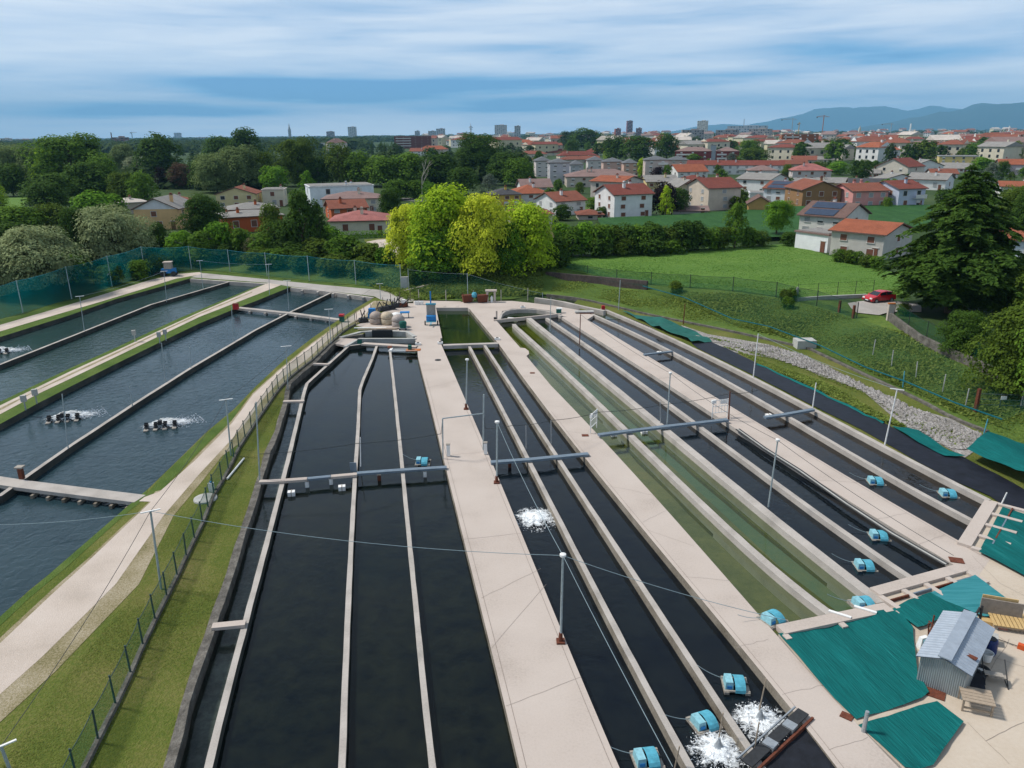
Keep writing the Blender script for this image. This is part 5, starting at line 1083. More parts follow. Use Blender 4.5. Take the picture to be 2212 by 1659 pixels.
# towers and the far town
def block(name, cx, yb, w, yt, depth, wc, floors, cols, label, cat='tower block', group=None, shut=None, top=True):
    P = GZ(cx, yb, HP); d = (P - CAM).dot(fw); W = w * d / F; Ht = top_z(P, yt) - P.z
    r = empty(name, P, label, cat, group, math.atan2(-P.x, P.y) + random.uniform(-.3, .3)); m_ = wallm(wc); mb = MB().box((0, depth / 2, Ht / 2), (W, depth, Ht), m_)
    mb.build('wall', r); MB().box((0, depth / 2, Ht + .2), (W + .8, depth + .8, .5), ROOF['pale']).build('roof', r)
    if top: MB().box((W * .1, depth / 2, Ht + 1.6), (W * .35, depth * .4, 2.4), m_).build('lift_house', r)
    wm_ = MB().box((0, -.06, 0), (W / cols * .55, .3, Ht / floors * .5), GLASS).mesh('window'); ws_ = MB().box((0, -.06, 0), (W / cols * .55, .34, Ht / floors * .5), SHUTG).mesh('window')
    for f in range(floors):
        for c in range(cols):
            if floors * cols > 99 and (f, c) == (0, 0): continue
            o = bpy.data.objects.new('window', wm_ if (f * 2 + c) % 3 else ws_); col.objects.link(o); o.parent = r; o.location = (-W / 2 + W * (c + .5) / cols, 0, Ht * (f + .55) / floors)
    return r
B = block
B('tower_block', 761, 300, 17, 274, 22, (.52, .50, .47), 12, 4, 'pale high-rise near the church spire')
B('tower_block', 1081, 298, 25, 270, 26, (.55, .47, .42), 10, 6, 'white and brown high-rise beside the telecom tower')
B('tower_block', 952, 300, 18, 278, 24, (.45, .44, .45), 8, 4, 'grey office tower in the centre, taller of two')
B('tower_block', 934, 300, 17, 283, 24, (.42, .41, .42), 7, 4, 'grey office block in the centre, shorter of two')
B('tower_block', 902, 300, 11, 283, 20, (.40, .40, .42), 6, 3, 'small grey tower left of the office pair')
B('tower_block', 714, 300, 16, 284, 24, (.24, .15, .12), 6, 4, 'brown block rising from the wood')
B('tower_block', 1118, 300, 13, 272, 20, (.40, .39, .38), 9, 3, 'grey tower with stepped top next to white rooftops')
B('tower_block', 1360, 296, 12, 261, 20, (.20, .06, .06), 14, 3, 'slim dark red high-rise behind the park trees')
B('tower_block', 1335, 300, 12, 278, 20, (.25, .07, .05), 6, 3, 'short red brick tower beside slim red high-rise')
B('tower_block', 1379, 300, 12, 277, 20, (.22, .10, .10), 6, 3, 'short dark block right of slim red high-rise')
B('tower_block', 1515, 294, 21, 261, 24, (.56, .49, .40), 11, 5, 'cream high-rise before the blue mountains')
B('apartment_block', 1496, 307, 46, 281, 26, (.30, .26, .25), 5, 9, 'brown apartment row with pale balconies, nearest the cream high-rise', 'apartment block')
B('apartment_block', 1568, 304, 46, 281, 26, (.28, .25, .25), 4, 9, 'brown apartment row in the middle of three', 'apartment block')
B('apartment_block', 1638, 304, 44, 279, 26, (.30, .27, .26), 5, 9, 'brown apartment row nearest the orange brick block', 'apartment block')
B('apartment_block', 1612, 292, 84, 272, 30, (.36, .35, .36), 4, 14, 'long grey block on the ridge below the radio mast', 'apartment block')
B('apartment_block', 1176, 304, 60, 291, 40, (.55, .55, .53), 3, 12, 'long white low block left of skyline tree', 'apartment block')
B('apartment_block', 1085, 300, 60, 291, 40, (.58, .58, .58), 2, 12, 'long white low block beneath the white and brown high-rise', 'apartment block')
B('apartment_block', 262, 320, 34, 297, 30, (.21, .13, .11), 5, 4, 'unfinished brown concrete block above the wood', 'apartment block')
B('apartment_block', 226, 318, 30, 309, 30, (.55, .52, .50), 2, 4, 'pale low building beside unfinished brown block', 'building')
B('apartment_block', 385, 300, 15, 287, 24, (.42, .32, .30), 4, 3, 'pinkish block alone on the horizon left of the spire', 'apartment block')
B('apartment_block', 435, 304, 30, 297, 30, (.45, .43, .42), 2, 6, 'flat pale building on the horizon right of pinkish block', 'building')
for cx, w, yt, c in ((16, 22, 299, (.52, .47, .40)), (52, 30, 301, (.42, .28, .25)), (98, 24, 301, (.45, .33, .30))): B('apartment_block', cx, 311, w, yt, 28, c, 3, 5, 'low hazy block on the horizon beyond the wood', 'building', 'hazy blocks beyond the wood')
def at_top(cx, yb, yt):
    P = GZ(cx, yb, HP); return P, top_z(P, yt) - P.z, (P - CAM).dot(fw) / F
P, Hh, s = at_top(627, 300, 266); r = empty('church_tower', P, 'slender church tower with pointed spire', 'church tower')
m_ = wallm((.30, .26, .22)); MB().box((0, 0, Hh * .3), (5 * s, 5 * s, Hh * .6), m_).build('shaft', r); sp = MB(); sp.lathe((0, 0, Hh * .6), [(3.2 * s, 0), (2.6 * s, .01 * Hh), (.1, Hh * .4)], m_, 8); sp.build('spire', r)
P, Hh, s = at_top(1017.5, 298, 265); r = empty('telecom_tower', P, 'thin telecom tower with round platforms', 'tower')
mb = MB(); mb.tube((0, 0, 0), (0, 0, Hh * .62), 1.6 * s, CGREY, 1.2 * s, 10); mb.build('shaft', r); mb = MB()
for z, q in ((.56, 3.6), (.66, 4.6), (.74, 3)): mb.tube((0, 0, Hh * z), (0, 0, Hh * (z + .04)), q * s, CGREY, q * s, 12)
mb.build('platform', r); MB().tube((0, 0, Hh * .6), (0, 0, Hh), .9 * s, CGREY, .3 * s, 6).build('mast', r)
P, Hh, s = at_top(245, 320, 286); tag(MB().tube(P, P + Vector((0, 0, Hh)), 1.5 * s, ROOF['brown'], 1.0 * s, 10).build('chimney_stack'), 'tall brown factory chimney by unfinished block', 'chimney')
P, Hh, s = at_top(2176, 300, 272); tag(MB().tube(P, P + Vector((0, 0, Hh)), 1.6 * s, WHITE, 1.0 * s, 10).build('water_tower'), 'white tower on a wooded knoll under the mountain', 'tower')
P, Hh, s = at_top(1964, 296, 267); tag(MB().tube(P, P + Vector((0, 0, Hh)), 1.8 * s, WHITE, 1.5 * s, 10).build('chimney_stack'), 'white factory chimney under the mountain', 'chimney')
P, Hh, s = at_top(1855, 298, 271); r = empty('church_tower', P, 'small pale bell tower on the horizon under the mountain', 'church tower'); MB().box((0, 0, Hh * .38), (4 * s, 4 * s, Hh * .76), wallm(CREAM)).build('shaft', r); t_ = MB(); t_.lathe((0, 0, Hh * .76), [(2.4 * s, 0), (.1, Hh * .24)], CGREY, 8); t_.build('spire', r)
def lattice(P, Hh, s, label, name='radio_mast', cat='mast'):
    mb = MB(); w = 1.2 * s
    for a, b in ((-1, -1), (1, -1), (1, 1), (-1, 1)): mb.tube(P + Vector((a * w, b * w, 0)), P + Vector((a * w * .3, b * w * .3, Hh)), .28 * s, STEEL, .2 * s, 5)
    for k in range(7):
        z0, z1 = Hh * k / 7, Hh * (k + 1) / 7; q0, q1 = w * (1 - .1 * k), w * (1 - .1 * (k + 1)); mb.tube(P + Vector((-q0, -q0, z0)), P + Vector((q1, -q1, z1)), .16 * s, STEEL); mb.tube(P + Vector((q0, -q0, z0)), P + Vector((-q1, -q1, z1)), .16 * s, STEEL)
    return tag(mb.build(name), label, cat)
P, Hh, s = at_top(1605, 292, 257); lattice(P, Hh, s, 'lattice radio mast above the long grey block')
P, Hh, s = at_top(1845, 330, 292); lattice(P, Hh, s * .7, 'slim green lattice mast left of the cream block')
def crane(cx, yb, yt, jl, jr, label, c):
    P, Hh, s = at_top(cx, yb, yt); r = empty('tower_crane', P, label, 'crane'); MB().box((0, 0, Hh / 2), (1.3 * s, 1.3 * s, Hh), c).build('mast', r)
    mb = MB(); mb.box(((jr + jl) / 2 * s, 0, Hh * .93), ((jr - jl) * s, .7 * s, .8 * s), c); mb.tube((0, 0, Hh), (jr * .7 * s, 0, Hh * .94), .25 * s, c); mb.tube((0, 0, Hh), (jl * .9 * s, 0, Hh * .94), .25 * s, c); mb.box((jl * .9 * s, 0, Hh * .9), (2 * s, 1 * s, 2 * s), DARK); mb.build('jib', r)
crane(1775, 296, 249, -16, 12, 'tall red and grey tower crane before the mountain', RUSTO)
crane(1709, 296, 255, -26, 9, 'grey tower crane with long jib before the mountain', STEEL)
crane(1722, 312, 264, -3, 3, 'yellow green tower crane beside orange brick block', WOODP)
crane(287, 304, 285, -3, 11, 'tiny grey tower crane on the horizon over the wood', STEEL)
crane(1922, 296, 266, -22, 6, 'pale tower crane in the hazy distance near white chimney', STEEL)
# packed houses and trees of the far town
rs = random.Random(21); used = []
FARH = []
for i in range(10):
    me_w = MB(); w, d_, h = rs.uniform(10, 17), rs.uniform(9, 13), rs.uniform(4.5, 8); rise = rs.uniform(1.6, 2.6); wm = wallm(rs.choice((WHITEW, CREAM, BEIGE, (.55, .44, .36), (.55, .50, .34))))
    rf = ROOF[('terra', 'red', 'orange', 'terra', 'oldred', 'mauve', 'terra', 'grey', 'red', 'pale')[i]]
    me_w.box((0, 0, h / 2 - .3), (w, d_, h + .6), wm)
    for s in (-1, 1): me_w.add([(s * w / 2, -d_ / 2, h), (s * w / 2, d_ / 2, h), (s * w / 2, 0, h + rise - .1)], [(0, 1, 2)], wm)
    for k in range(3): 
        for z in (.3, .72): me_w.box((w * (k - 1) * .3, -d_ / 2, h * z), (1.1, .14, 1.3), GLASS)
    mr = MB(); o = .6; hp = 0 if i % 2 else min(w, d_) * .45
    mr.add([(-w / 2 - o, -d_ / 2 - o, h), (w / 2 + o, -d_ / 2 - o, h), (w / 2 + o - hp, 0, h + rise), (-w / 2 - o + hp, 0, h + rise), (w / 2 + o, d_ / 2 + o, h), (-w / 2 - o, d_ / 2 + o, h)], [(0, 1, 2, 3), (3, 2, 4, 5), (1, 4, 2), (0, 3, 5)], rf); mr.box((w * .2, d_ * .1, h + rise), (.7, .7, 1.6), wm)
    FARH.append((me_w.mesh('wall'), mr.mesh('roof'), w))
n = 0; tries = 0
while n < 265 and tries < 20000:
    tries += 1; py = 293 + rs.random() ** 1.5 * 62; px = rs.uniform(1090 if py > 318 else 860, 2300); py -= (px - 1106) * .0098 * .8
    if py > 338 and px < 1640: continue
    P = GZ(px, py, HP)
    if any((P.x - q[0]) ** 2 + (P.y - q[1]) ** 2 < 19 ** 2 for q in used): continue
    used.append((P.x, P.y)); a, b, w = FARH[rs.randrange(10)]
    r = empty('house', P, 'small distant house with tiled roof in the far town', 'house', 'distant town houses', math.atan2(-P.x, P.y) + rs.uniform(-.8, .8)); k = rs.uniform(1.15, 1.6) * (1 + P.y / 5000); r.scale = (k, k, k)
    for me_ in (a, b):
        o = bpy.data.objects.new(me_.name.split('.')[0], me_); col.objects.link(o); o.parent = r
    n += 1
n = 0
while n < 165:
    py = 294 + rs.random() ** 1.2 * 66; px = rs.uniform(900 if py < 318 else 1110, 2280); py -= (px - 1106) * .0098 * .8
    if py > 340 and px < 1640: continue
    P = GZ(px, py, HP); h = rs.uniform(8, 15)
    put_tree(P, h * rs.uniform(.7, 1.2), h, 'low', rs.choice(('dark', 'far', 'mid', 'dark', 'olive')), 'rounded green tree among the distant town roofs', 'distant town trees'); n += 1
n = 0
while n < 62:
    py = rs.uniform(352, 458); px = rs.uniform(1150, 2250); P = GZ(px, py, HP); h = rs.uniform(3, 5.5)
    put_tree(P, h * rs.uniform(.8, 1.2), h, 'low', rs.choice(('dark', 'bright', 'mid', 'olive')), 'small garden tree between the village houses', 'village garden trees'); n += 1

# ------------------------------------------------------------------ mountains and haze
def ridge(pts, y, depth, m, name):
    mb = MB(); P = []
    for px, py in pts:
        d = ray(px, py); t = y / d.y; P.append(CAM + d * t)
    P = resample(P, 420); n = len(P); rows = 12; vs = []; rr = np.random.RandomState(4)
    for j in range(rows):
        f = j / (rows - 1)
        for i, p in enumerate(P):
            h = max(0, p.z) * math.sin(math.pi * f) ** (.8) if j not in (0, rows - 1) else -20
            if 0 < j < rows - 1 and f != .5: h *= 1 + .22 * math.sin(i * .9 + j * 1.7) * math.cos(i * .37 - j)
            vs.append((p.x * (1 + depth / y * (f - .5)), y + depth * (f - .5) * 1.0, min(h, max(0, p.z) * 1.0) if f < .5 else h))
    fs = [(j * n + i, j * n + i + 1, (j + 1) * n + i + 1, (j + 1) * n + i) for j in range(rows - 1) for i in range(n - 1)]
    o = mb.add(vs, fs, m).build(name, smooth=True); return struct(o)
HILLM = mix3('forest_slope', [(.3, (.012, .030, .022)), (.5, (.022, .045, .03)), (.7, (.04, .06, .04))], .0008, .006, w=.5, bump=0)
ridge([(1840, 279), (1880, 271), (1929, 265), (1965, 256), (1996, 251), (2030, 242), (2051, 240), (2079, 241), (2100, 235), (2121, 227), (2165, 222), (2212, 217), (2300, 210), (2400, 214), (2520, 235), (2640, 262)], 16500, 2600, HILLM, 'mountain')
ridge([(1450, 284), (1500, 275), (1560, 268), (1610, 270), (1659, 266), (1709, 250), (1759, 237), (1809, 232), (1859, 231), (1909, 236), (1959, 239), (2009, 233), (2059, 234), (2120, 240), (2240, 230), (2400, 240)], 25500, 3000, HILLM, 'mountain')
def haze():
    mb = MB().box((0, 13500, 600), (52000, 31000, 1206), WHITE); o = mb.build('haze'); tag(o, 'thin blue air over the plain', None, None, 'stuff')
    mt = bpy.data.materials.new('air'); mt.use_nodes = True; N = mt.node_tree.nodes; N.remove(N['Principled BSDF']); v = N.new('ShaderNodeVolumePrincipled')
    v.inputs['Color'].default_value = (.30, .67, 1.0, 1); v.inputs['Density'].default_value = 6e-5; v.inputs['Anisotropy'].default_value = 0
    mt.node_tree.links.new(v.outputs[0], N['Material Output'].inputs['Volume']); o.data.materials[0] = mt
haze()
#--PART3--
# ------------------------------------------------------------------ fences, nets, posts and wires
def on_plane(px, py, P):
    """the point at pixel (px, py) in the upright plane that faces the camera through P"""
    n = Vector((P.x, P.y, 0)).normalized(); d = ray(px, py); t = (P - CAM).dot(n) / d.dot(n); return CAM + d * t
POLES = {}
def pole(key, base, top, label, head=None, r=.048, m=POLEM, foot=False, group='net poles between the ponds', z=0.0, name='net_pole'):
    P = GZ(*base, z) if z is not None else G(*base); Q = on_plane(*top, P); L = Q - P
    e = empty(name, P, label, 'pole', group); MB().tube((0, 0, -.5 if z is not None and z < -.1 else -.1), L, r, m, r * .8, 8).build('shaft', e)
    if head == 'T':
        a = Vector((P.y, -P.x, 0)).normalized() * .5; hb = MB(); hb.bar(L - a, L + a, .09, .05, WHITE); hb.build('crossbar', e)
    elif head == 'cap': MB().lathe(L, [(r * 1.2, -.1), (r * 2.4, -.02), (r * 2.4, .08), (r * .6, .12)], WHITE if m is not RUST else RUST, 10).build('cap', e)
    if foot: MB().box((0, 0, .05), (.42, .42, .1), RUST).tube((0, 0, .1), (0, 0, .55), r * 1.7, RUST, r * 1.4).build('foot_plate', e)
    POLES[key] = Q; return e
pole('a', (182, 714), (172, 640), 'white topped T pole on the far pond wall, nearer one', 'T')
pole('b', (360, 651), (354, 586), 'white topped T pole on the far pond wall beside the blue tractor', 'T')
pole('c', (439, 624), (431, 563), 'white topped T pole at the far corner of far pond', 'T')
pole('d', (147, 967), (134, 851), 'plain pole on near pond wall beside splashing wheels', None)
pole('e', (357, 824), (349, 741), 'plain pole on near pond wall by the grey meter boxes', None)
pole('f', (504, 737), (500, 661), 'plain pole on near pond wall below the red bin', None)
pole('g', (412, 793), (410, 751), 'short stub pole on near pond wall, farther one', None, .05)
pole('h', (286, 876), (280, 835), 'short stub pole on near pond wall, nearer one', None, .05)
pole('i', (499, 984), (488, 863), 'tall T pole beside the gravel road at its narrow bend', 'T', .07)
pole('j', (348, 1272), (325, 1104), 'tall T pole on the gravel verge with crossing wires', 'T', .07)
pole('k', (42, 1716), (2, 1612), 'orange tipped T pole cut off at the picture corner', 'T', .07)
pole('l', (582, 637), (580, 571), 'grey pole with lamp heads at the road fork', 'T')
pole('m', (624, 669), (620, 606), 'thin pole in the corner of the small far basin', 'T')
pole('n', (715, 744), (710, 668), 'T pole by the fence bend near the domed tanks', 'T')
pole('o', (822, 646), (820, 613), 'short T pole at the far end of the paved road', 'T')
pole('p', (622, 842), (618, 748), 'T pole by the fence at the stone bank corner', 'T')
pole('q', (561, 1040), (553, 868), 'tall pole at the end of the pale plank over narrow channel', None, .06)
pole('r', (1007, 884), (1009, 777), 'pale pole with rusty foot at the edge of central walkway, farthest', 'cap', .07, POLEM, True)
pole('s', (1073, 1043), (1074, 912), 'pale pole with red foot at the edge of central walkway, middle', 'cap', .07, POLEM, True)
pole('t', (1211, 1387), (1216, 1200), 'pale pole with red foot at the edge of central walkway, nearest', 'cap', .065, POLEM, True)
pole('u', (1441, 919), (1448, 806), 'pole beside the long blue beam over green raceways', 'cap', .06)
pole('v', (1252, 742), (1254, 679), 'rusty pole on the edge of wide hose-lined walkway', None, .06, RUST)
pole('w', (1188, 714), (1190, 643), 'pale pole on the wall below the curved basin', None, .05)
pole('x', (1336, 669), (1340, 605), 'pale pole standing on the canal wall', None, .06, POLEM, False, 'net poles between the ponds', None)
pole('y', (1476, 700), (1480, 656), 'rusty pole on the bank near the inlet box', None, .07, RUST, False, 'net poles between the ponds', None)
pole('z', (1627, 816), (1638, 721), 'white pole at the inner edge of the black tarpaulin, farthest', None, .06, WHITE)
pole('A', (1755, 882), (1763, 827), 'white pole at the end of the beam beside black tarpaulin', None, .06, WHITE)
pole('B', (1911, 961), (1938, 841), 'tall leaning white pole with rusty foot at black tarpaulin', 'T', .06, WHITE)
pole('C', (1660, 1092), (1680, 951), 'pale pole on the thick ragged wall, leaning', 'cap', .06)
pole('D', (1950, 838), (1954, 802), 'short teal pole behind the gutter wall', None, .06, BLUEP)
pole('E', (2161, 1092), (2175, 1064), 'short white stick leaning at the tarpaulin end', None, .05, WHITE)
pole('F', (1865, 1580), (1874, 1537), 'thick grey bollard between two teal nets', None, .10, STEEL)
pole('G', (1574, 908), (1577, 846), 'rusty pole at the end of the long blue beam', None, .07, RUST)
pole('H', (2125, 937), (2134, 905), 'short teal net pole near the stones', None, .05, BLUEP)
def wire(a, b, sag, label, m=WIRE, r=.014):
    a, b = Vector(a), Vector(b); n = 14; mb = MB(); pts = [a.lerp(b, i / n) - Vector((0, 0, sag * 4 * (i / n) * (1 - i / n))) for i in range(n + 1)]
    for p, q in zip(pts, pts[1:]): mb.tube(p, q, r, m, None, 4, False)
    return tag(mb.build('wire'), label, 'wire', 'net wires between poles')
Q = POLES
wire(Q['j'], Q['t'], .5, 'pale wire from the gravel verge pole over three raceways to walkway pole')
wire(Q['t'], GZ(1700, 1340, 3.0), .2, 'pale wire from nearest walkway pole towards the tin shed')
wire(Q['t'], GZ(1453, 1656, 2.6), .1, 'pale wire from nearest walkway pole down to the fountains')
wire(Q['s'], Q['t'], .3, 'pale wire between middle and nearest walkway pole')
wire(Q['j'], Q['i'], .3, 'dark wire along the gravel road', WIRED)
wire(Q['j'], Q['k'], .3, 'dark wire along the gravel road towards picture corner', WIRED)
wire(Q['j'], GZ(-200, 1130, 4), .4, 'pale wire over the near pond')
wire(Q['i'], Q['n'], .4, 'dark wire from road bend pole to fence bend pole', WIRED)
wire(Q['n'], Q['o'], .3, 'dark wire from the fence bend pole to paved road pole', WIRED)
wire(Q['C'], Q['u'], .3, 'dark wire between the two poles on the hose-lined side', WIRED)
wire(Q['C'], GZ(2060, 1200, 1.5), .2, 'dark wire from leaning pole to the yard', WIRED)
wire(Q['u'], Q['v'], .3, 'dark wire from beam pole to rusty walkway pole', WIRED)
wire(Q['B'], Q['z'], .3, 'pale wire along the black tarpaulin')
wire(Q['c'], Q['l'], .2, 'pale wire at the far end of the ponds')
wire(Q['a'], Q['b'], .3, 'pale wire over the far pond wall')
# the cable that crosses the whole farm, with its supports
pts = [on_plane(557, 981, GZ(555, 1040)), on_plane(770, 958, GZ(770, 1023)), on_plane(953, 937, GZ(957, 991)), on_plane(956, 904, GZ(957, 991)), on_plane(1045, 893, GZ(1044, 972)), on_plane(1048, 925, GZ(1044, 972)), on_plane(1106, 919, GZ(1106, 985)), on_plane(1190, 908, GZ(1191, 975)), on_plane(1296, 890, GZ(1293, 938)), on_plane(1431, 874, GZ(1437, 920)), on_plane(1577, 850, GZ(1574, 908)), on_plane(1640, 842, GZ(1690, 896))]
e = empty('power_cable', pts[0], 'dark power cable strung across all raceways over the beams', 'cable')
mb = MB(); o0 = pts[0]
for i, (p, q) in enumerate(zip(pts, pts[1:])):
    n = 8; s = 0 if 2 <= i <= 4 else .12; pp = [p.lerp(q, k / n) - Vector((0, 0, s * 4 * k / n * (1 - k / n))) - o0 for k in range(n + 1)]
    for a, b in zip(pp, pp[1:]): mb.tube(a, b, .02, WIRED if i != 3 else POLEM, None, 5, False)
mb.build('cord', e)
e = empty('pipe_arch', GZ(957, 991), 'grey pipe archway over the central walkway', 'arch'); P0 = GZ(957, 991); P1 = GZ(1044, 972)
MB().tube((0, 0, 0), on_plane(956, 904, P0) - P0, .05, POLEM).build('leg', e); MB().tube(P1 - P0, on_plane(1045, 852, P1) - P0, .06, POLEM).build('leg', e); MB().tube(on_plane(956, 904, P0) - P0, on_plane(1045, 893, P1) - P0, .05, POLEM).build('crosspipe', e)
for px, py, yt, lab in ((779, 1005, 945, 'bent white pipe post beside the blue grey sluice plate'), (1137, 968, 918, 'thin cable post on divider wall with foam stain'), (1191, 957, 909, 'thin cable post on the divider wall right next to speckled walkway'), (1427, 915, 868, 'thin cable post standing on the thick ragged wall')):
    pole(lab, (px, py), (px - 1, yt), lab, None, .045, STEEL if px > 800 else WHITE, False, 'thin cable posts', 0, 'cable_post')
mb = MB(); P = GZ(764, 1019, 0); mb.box((P.x, P.y, .35), (.5, .06, .8), BEAMB); tag(mb.build('sluice_plate'), 'blue grey sluice plate standing in the second raceway beam', 'plate')

def fence(name, px, h, spacing, label, net=NETG, pr=.035, pm=POSTG, curb=None, cat='fence', tops=None, jit=.0, wires=0):
    P = [G(*p) if not isinstance(p, Vector) else p for p in px]; L = [0]
    for a, b in zip(P, P[1:]): L.append(L[-1] + (b - a).length)
    n = max(2, int(L[-1] / spacing) + 1)
    def at(s):
        for i in range(len(P) - 1):
            if s <= L[i + 1] + 1e-6: t = (s - L[i]) / (L[i + 1] - L[i]); return P[i].lerp(P[i + 1], t), i + t
        return P[-1], len(P) - 1.0
    e = empty(name, P[0], label, cat); base = P[0]; pt = []
    for k in range(n):
        q, f = at(L[-1] * k / (n - 1)); hh = h
        if tops: i = min(len(tops) - 2, int(f)); hh = tops[i] + (tops[i + 1] - tops[i]) * (f - i)
        pt.append((q - base, hh))
    for q, hh in pt:
        j = Vector((random.uniform(-jit, jit), random.uniform(-jit, jit), 0)); MB().tube(q - Vector((0, 0, .3)), q + j + Vector((0, 0, hh + .12)), pr, pm, pr * .85, 7).build('post', e)
    if net:
        vs, fs = [], []; sub = 5; cols = []
        for i in range(len(pt) - 1):
            for k in range(sub): t = k / sub; q = pt[i][0].lerp(pt[i + 1][0], t); cols.append((q, pt[i][1] * (1 - t) + pt[i + 1][1] * t - .10 * pt[i][1] * t * (1 - t) * 1.6))
        cols.append(pt[-1]); rows = 5
        for q, hh in cols:
            for r_ in range(rows): vs.append((q.x + random.uniform(-.02, .02) * h, q.y + random.uniform(-.02, .02) * h + .05 * h * math.sin(math.pi * r_ / (rows - 1)), q.z + .04 + hh * r_ / (rows - 1)))
        for i in range(len(cols) - 1):
            for r_ in range(rows - 1): fs.append((i * rows + r_, (i + 1) * rows + r_, (i + 1) * rows + r_ + 1, i * rows + r_ + 1))
        MB().add(vs, fs, net).build('net_panel', e, True)
        mb = MB()
        for (a, ha), (b, hb) in zip(cols, cols[1:]): mb.tube(a + Vector((0, 0, ha)), b + Vector((0, 0, hb)), .02, net is NETV and BLUEP or pm, None, 4, False)
        mb.build('top_rope', e)
    if wires:
        for w_ in range(wires):
            mb = MB()
            for (a, ha), (b, hb) in zip(pt, pt[1:]): mb.tube(a + Vector((0, 0, ha * (w_ + 1) / wires)), b + Vector((0, 0, hb * (w_ + 1) / wires)), .012, WIRED, None, 4, False)
            mb.build('fence_wire', e)
    if curb:
        mb = MB()
        for (a, _), (b, _) in zip(pt, pt[1:]): mb.bar(a + Vector((0, 0, .08)), b + Vector((0, 0, .08)), .2, .26 + random.uniform(-.02, .02), curb)
        mb.build('curb', e)
    return e
FB = [(120, 1790), (185, 1659), (237, 1554), (270, 1489), (312, 1392), (355, 1304), (385, 1244), (405, 1201), (440, 1129), (460, 1076), (490, 1026), (517, 969), (553, 914), (600, 846), (628, 816), (678, 777), (715, 742), (743, 716), (768, 702)]
fence('mesh_fence', [GZ(*p) for p in FB], 1.55, 2.1, 'green mesh fence with grey posts along the gravel road', NETG, .05, POSTG, STONE, 'fence', None, .04)
fence('post_fence', [GZ(*p) for p in [(772, 700), (800, 686), (830, 668), (858, 657), (886, 650)]], 1.7, 2.2, 'row of bare rusty posts behind the scrap heap', None, .05, mat('post_rusty', (.16, .12, .10), .8, .3, 8), None, 'fence', None, .08)
NT = [(-420, 806, 730), (-200, 748, 676), (0, 690, 620), (100, 662, 594), (185, 637, 568), (262, 614, 549), (340, 589, 526), (440, 580, 535), (553, 595, 545), (703, 610, 556), (828, 620, 569), (867, 627, 573)]
fence('bird_net_fence', [G(a, b) for a, b, c in NT], 5, 9.5, 'tall teal bird netting on poles around the far ends of both ponds', NETV, .07, POLEM, None, 'netting', [top_z(G(a, b), c) - G(a, b).z for a, b, c in NT])
NT = [(884, 634, 582), (960, 650, 588), (1040, 650, 594), (1106, 648, 590), (1172, 640, 634)]
fence('bird_net_fence', [G(a, b) for a, b, c in NT], 4, 9, 'dark green netting hung behind the paved platform', NETD, .06, POLEM, None, 'netting', [max(.3, top_z(G(a, b), c) - G(a, b).z) for a, b, c in NT])
fence('post_fence', [GZ(*p) for p in [(905, 648), (960, 649), (1010, 650), (1060, 650), (1100, 648), (1140, 645)]], 1.5, 3.4, 'line of pale concrete posts behind the paved platform', None, .07, CWALL, None, 'fence', None, .03)
fence('meadow_fence', [(1205, 591), (1294, 606), (1350, 614), (1431, 620), (1530, 627), (1594, 631), (1720, 649), (1850, 690)], 2.1, 6, 'dark mesh fence along the lower edge of the meadow', NETD, .06, DARK)
fence('wire_fence', [(1722, 646), (1800, 642), (1885, 637)], 2.0, 2.6, 'thin wire fence above the low wall by the red car', None, .04, DARK, None, 'fence', None, 0, 3)
fence('garden_fence', [(1930, 690), (1984, 730), (2046, 757), (2109, 786), (2170, 815), (2260, 850)], 2.2, 4, 'green netted fence on top of stepped garden wall', NETG, .04, DARK)
fence('post_fence', [(1885, 768), (1920, 790), (1962, 812), (2005, 830), (2040, 850), (2085, 880)], 1.7, 4, 'line of grey stakes down the grass bank', None, .06, CGREY, None, 'fence', None, .1)
def bank_net():
    o = sheet('bird_net', [(1226, 588), (1388, 614), (1594, 634), (1720, 650), (1830, 690), (1960, 745), (2100, 820), (2230, 900), (2160, 930), (2059, 893), (1954, 846), (1866, 813), (1770, 765), (1659, 722), (1581, 705), (1476, 657), (1388, 632), (1290, 618)], net_mat('slack_net', (.015, .10, .07), .20), .9, 2.0)
    tag(o, 'slack green bird net stretched low over the grass bank', 'netting')
    P = resample([G(*p) + Vector((0, 0, 1.0)) for p in [(1388, 632), (1476, 657), (1581, 705), (1659, 722), (1770, 765), (1866, 813), (1954, 846), (2059, 893), (2160, 930)]], 3); mb = MB()
    for a, b in zip(P, P[1:]): mb.tube(a, b, .07, BLUEP if False else mat('net_hem', (.0, .09, .11), .8, .2), None, 5, False)
    mb.build('hem', o)
bank_net()
for px, py, h, lab in ((1842, 690, 1.8, 'dark wooden gate post beside the gravel patch'), (1812, 676, 1.6, 'grey stake left of the dark wooden post'), (1720, 650, 1.9, 'stout concrete post at the end of the low wall'), (2106, 893, 2.3, 'big dark wooden gate post on the bank'), (2208, 880, 1.9, 'grey gate post at the frame edge')):
    P = G(px, py); tag(MB().box((0, 0, h / 2 - .1), (.28, .28, h + .2), RUST if 'wooden' in lab else CGREY, .3, .85).build('post'), lab, 'post').location = P
P = G(2112, 880); e = empty('field_gate', P, 'thin metal field gate with small white sign', 'gate'); q = G(2206, 884) - P
for k in range(3): MB().tube((0, 0, .3 + .5 * k), q + Vector((0, 0, .3 + .5 * k)), .03, POSTG).build('rail', e)
for t in (0, .5, 1): MB().tube(q * t, q * t + Vector((0, 0, 1.4)), .04, POSTG).build('post', e)
MB().box(q * .55 + Vector((0, -.06, 1.0)), (.5, .03, .35), WHITE).build('sign', e)
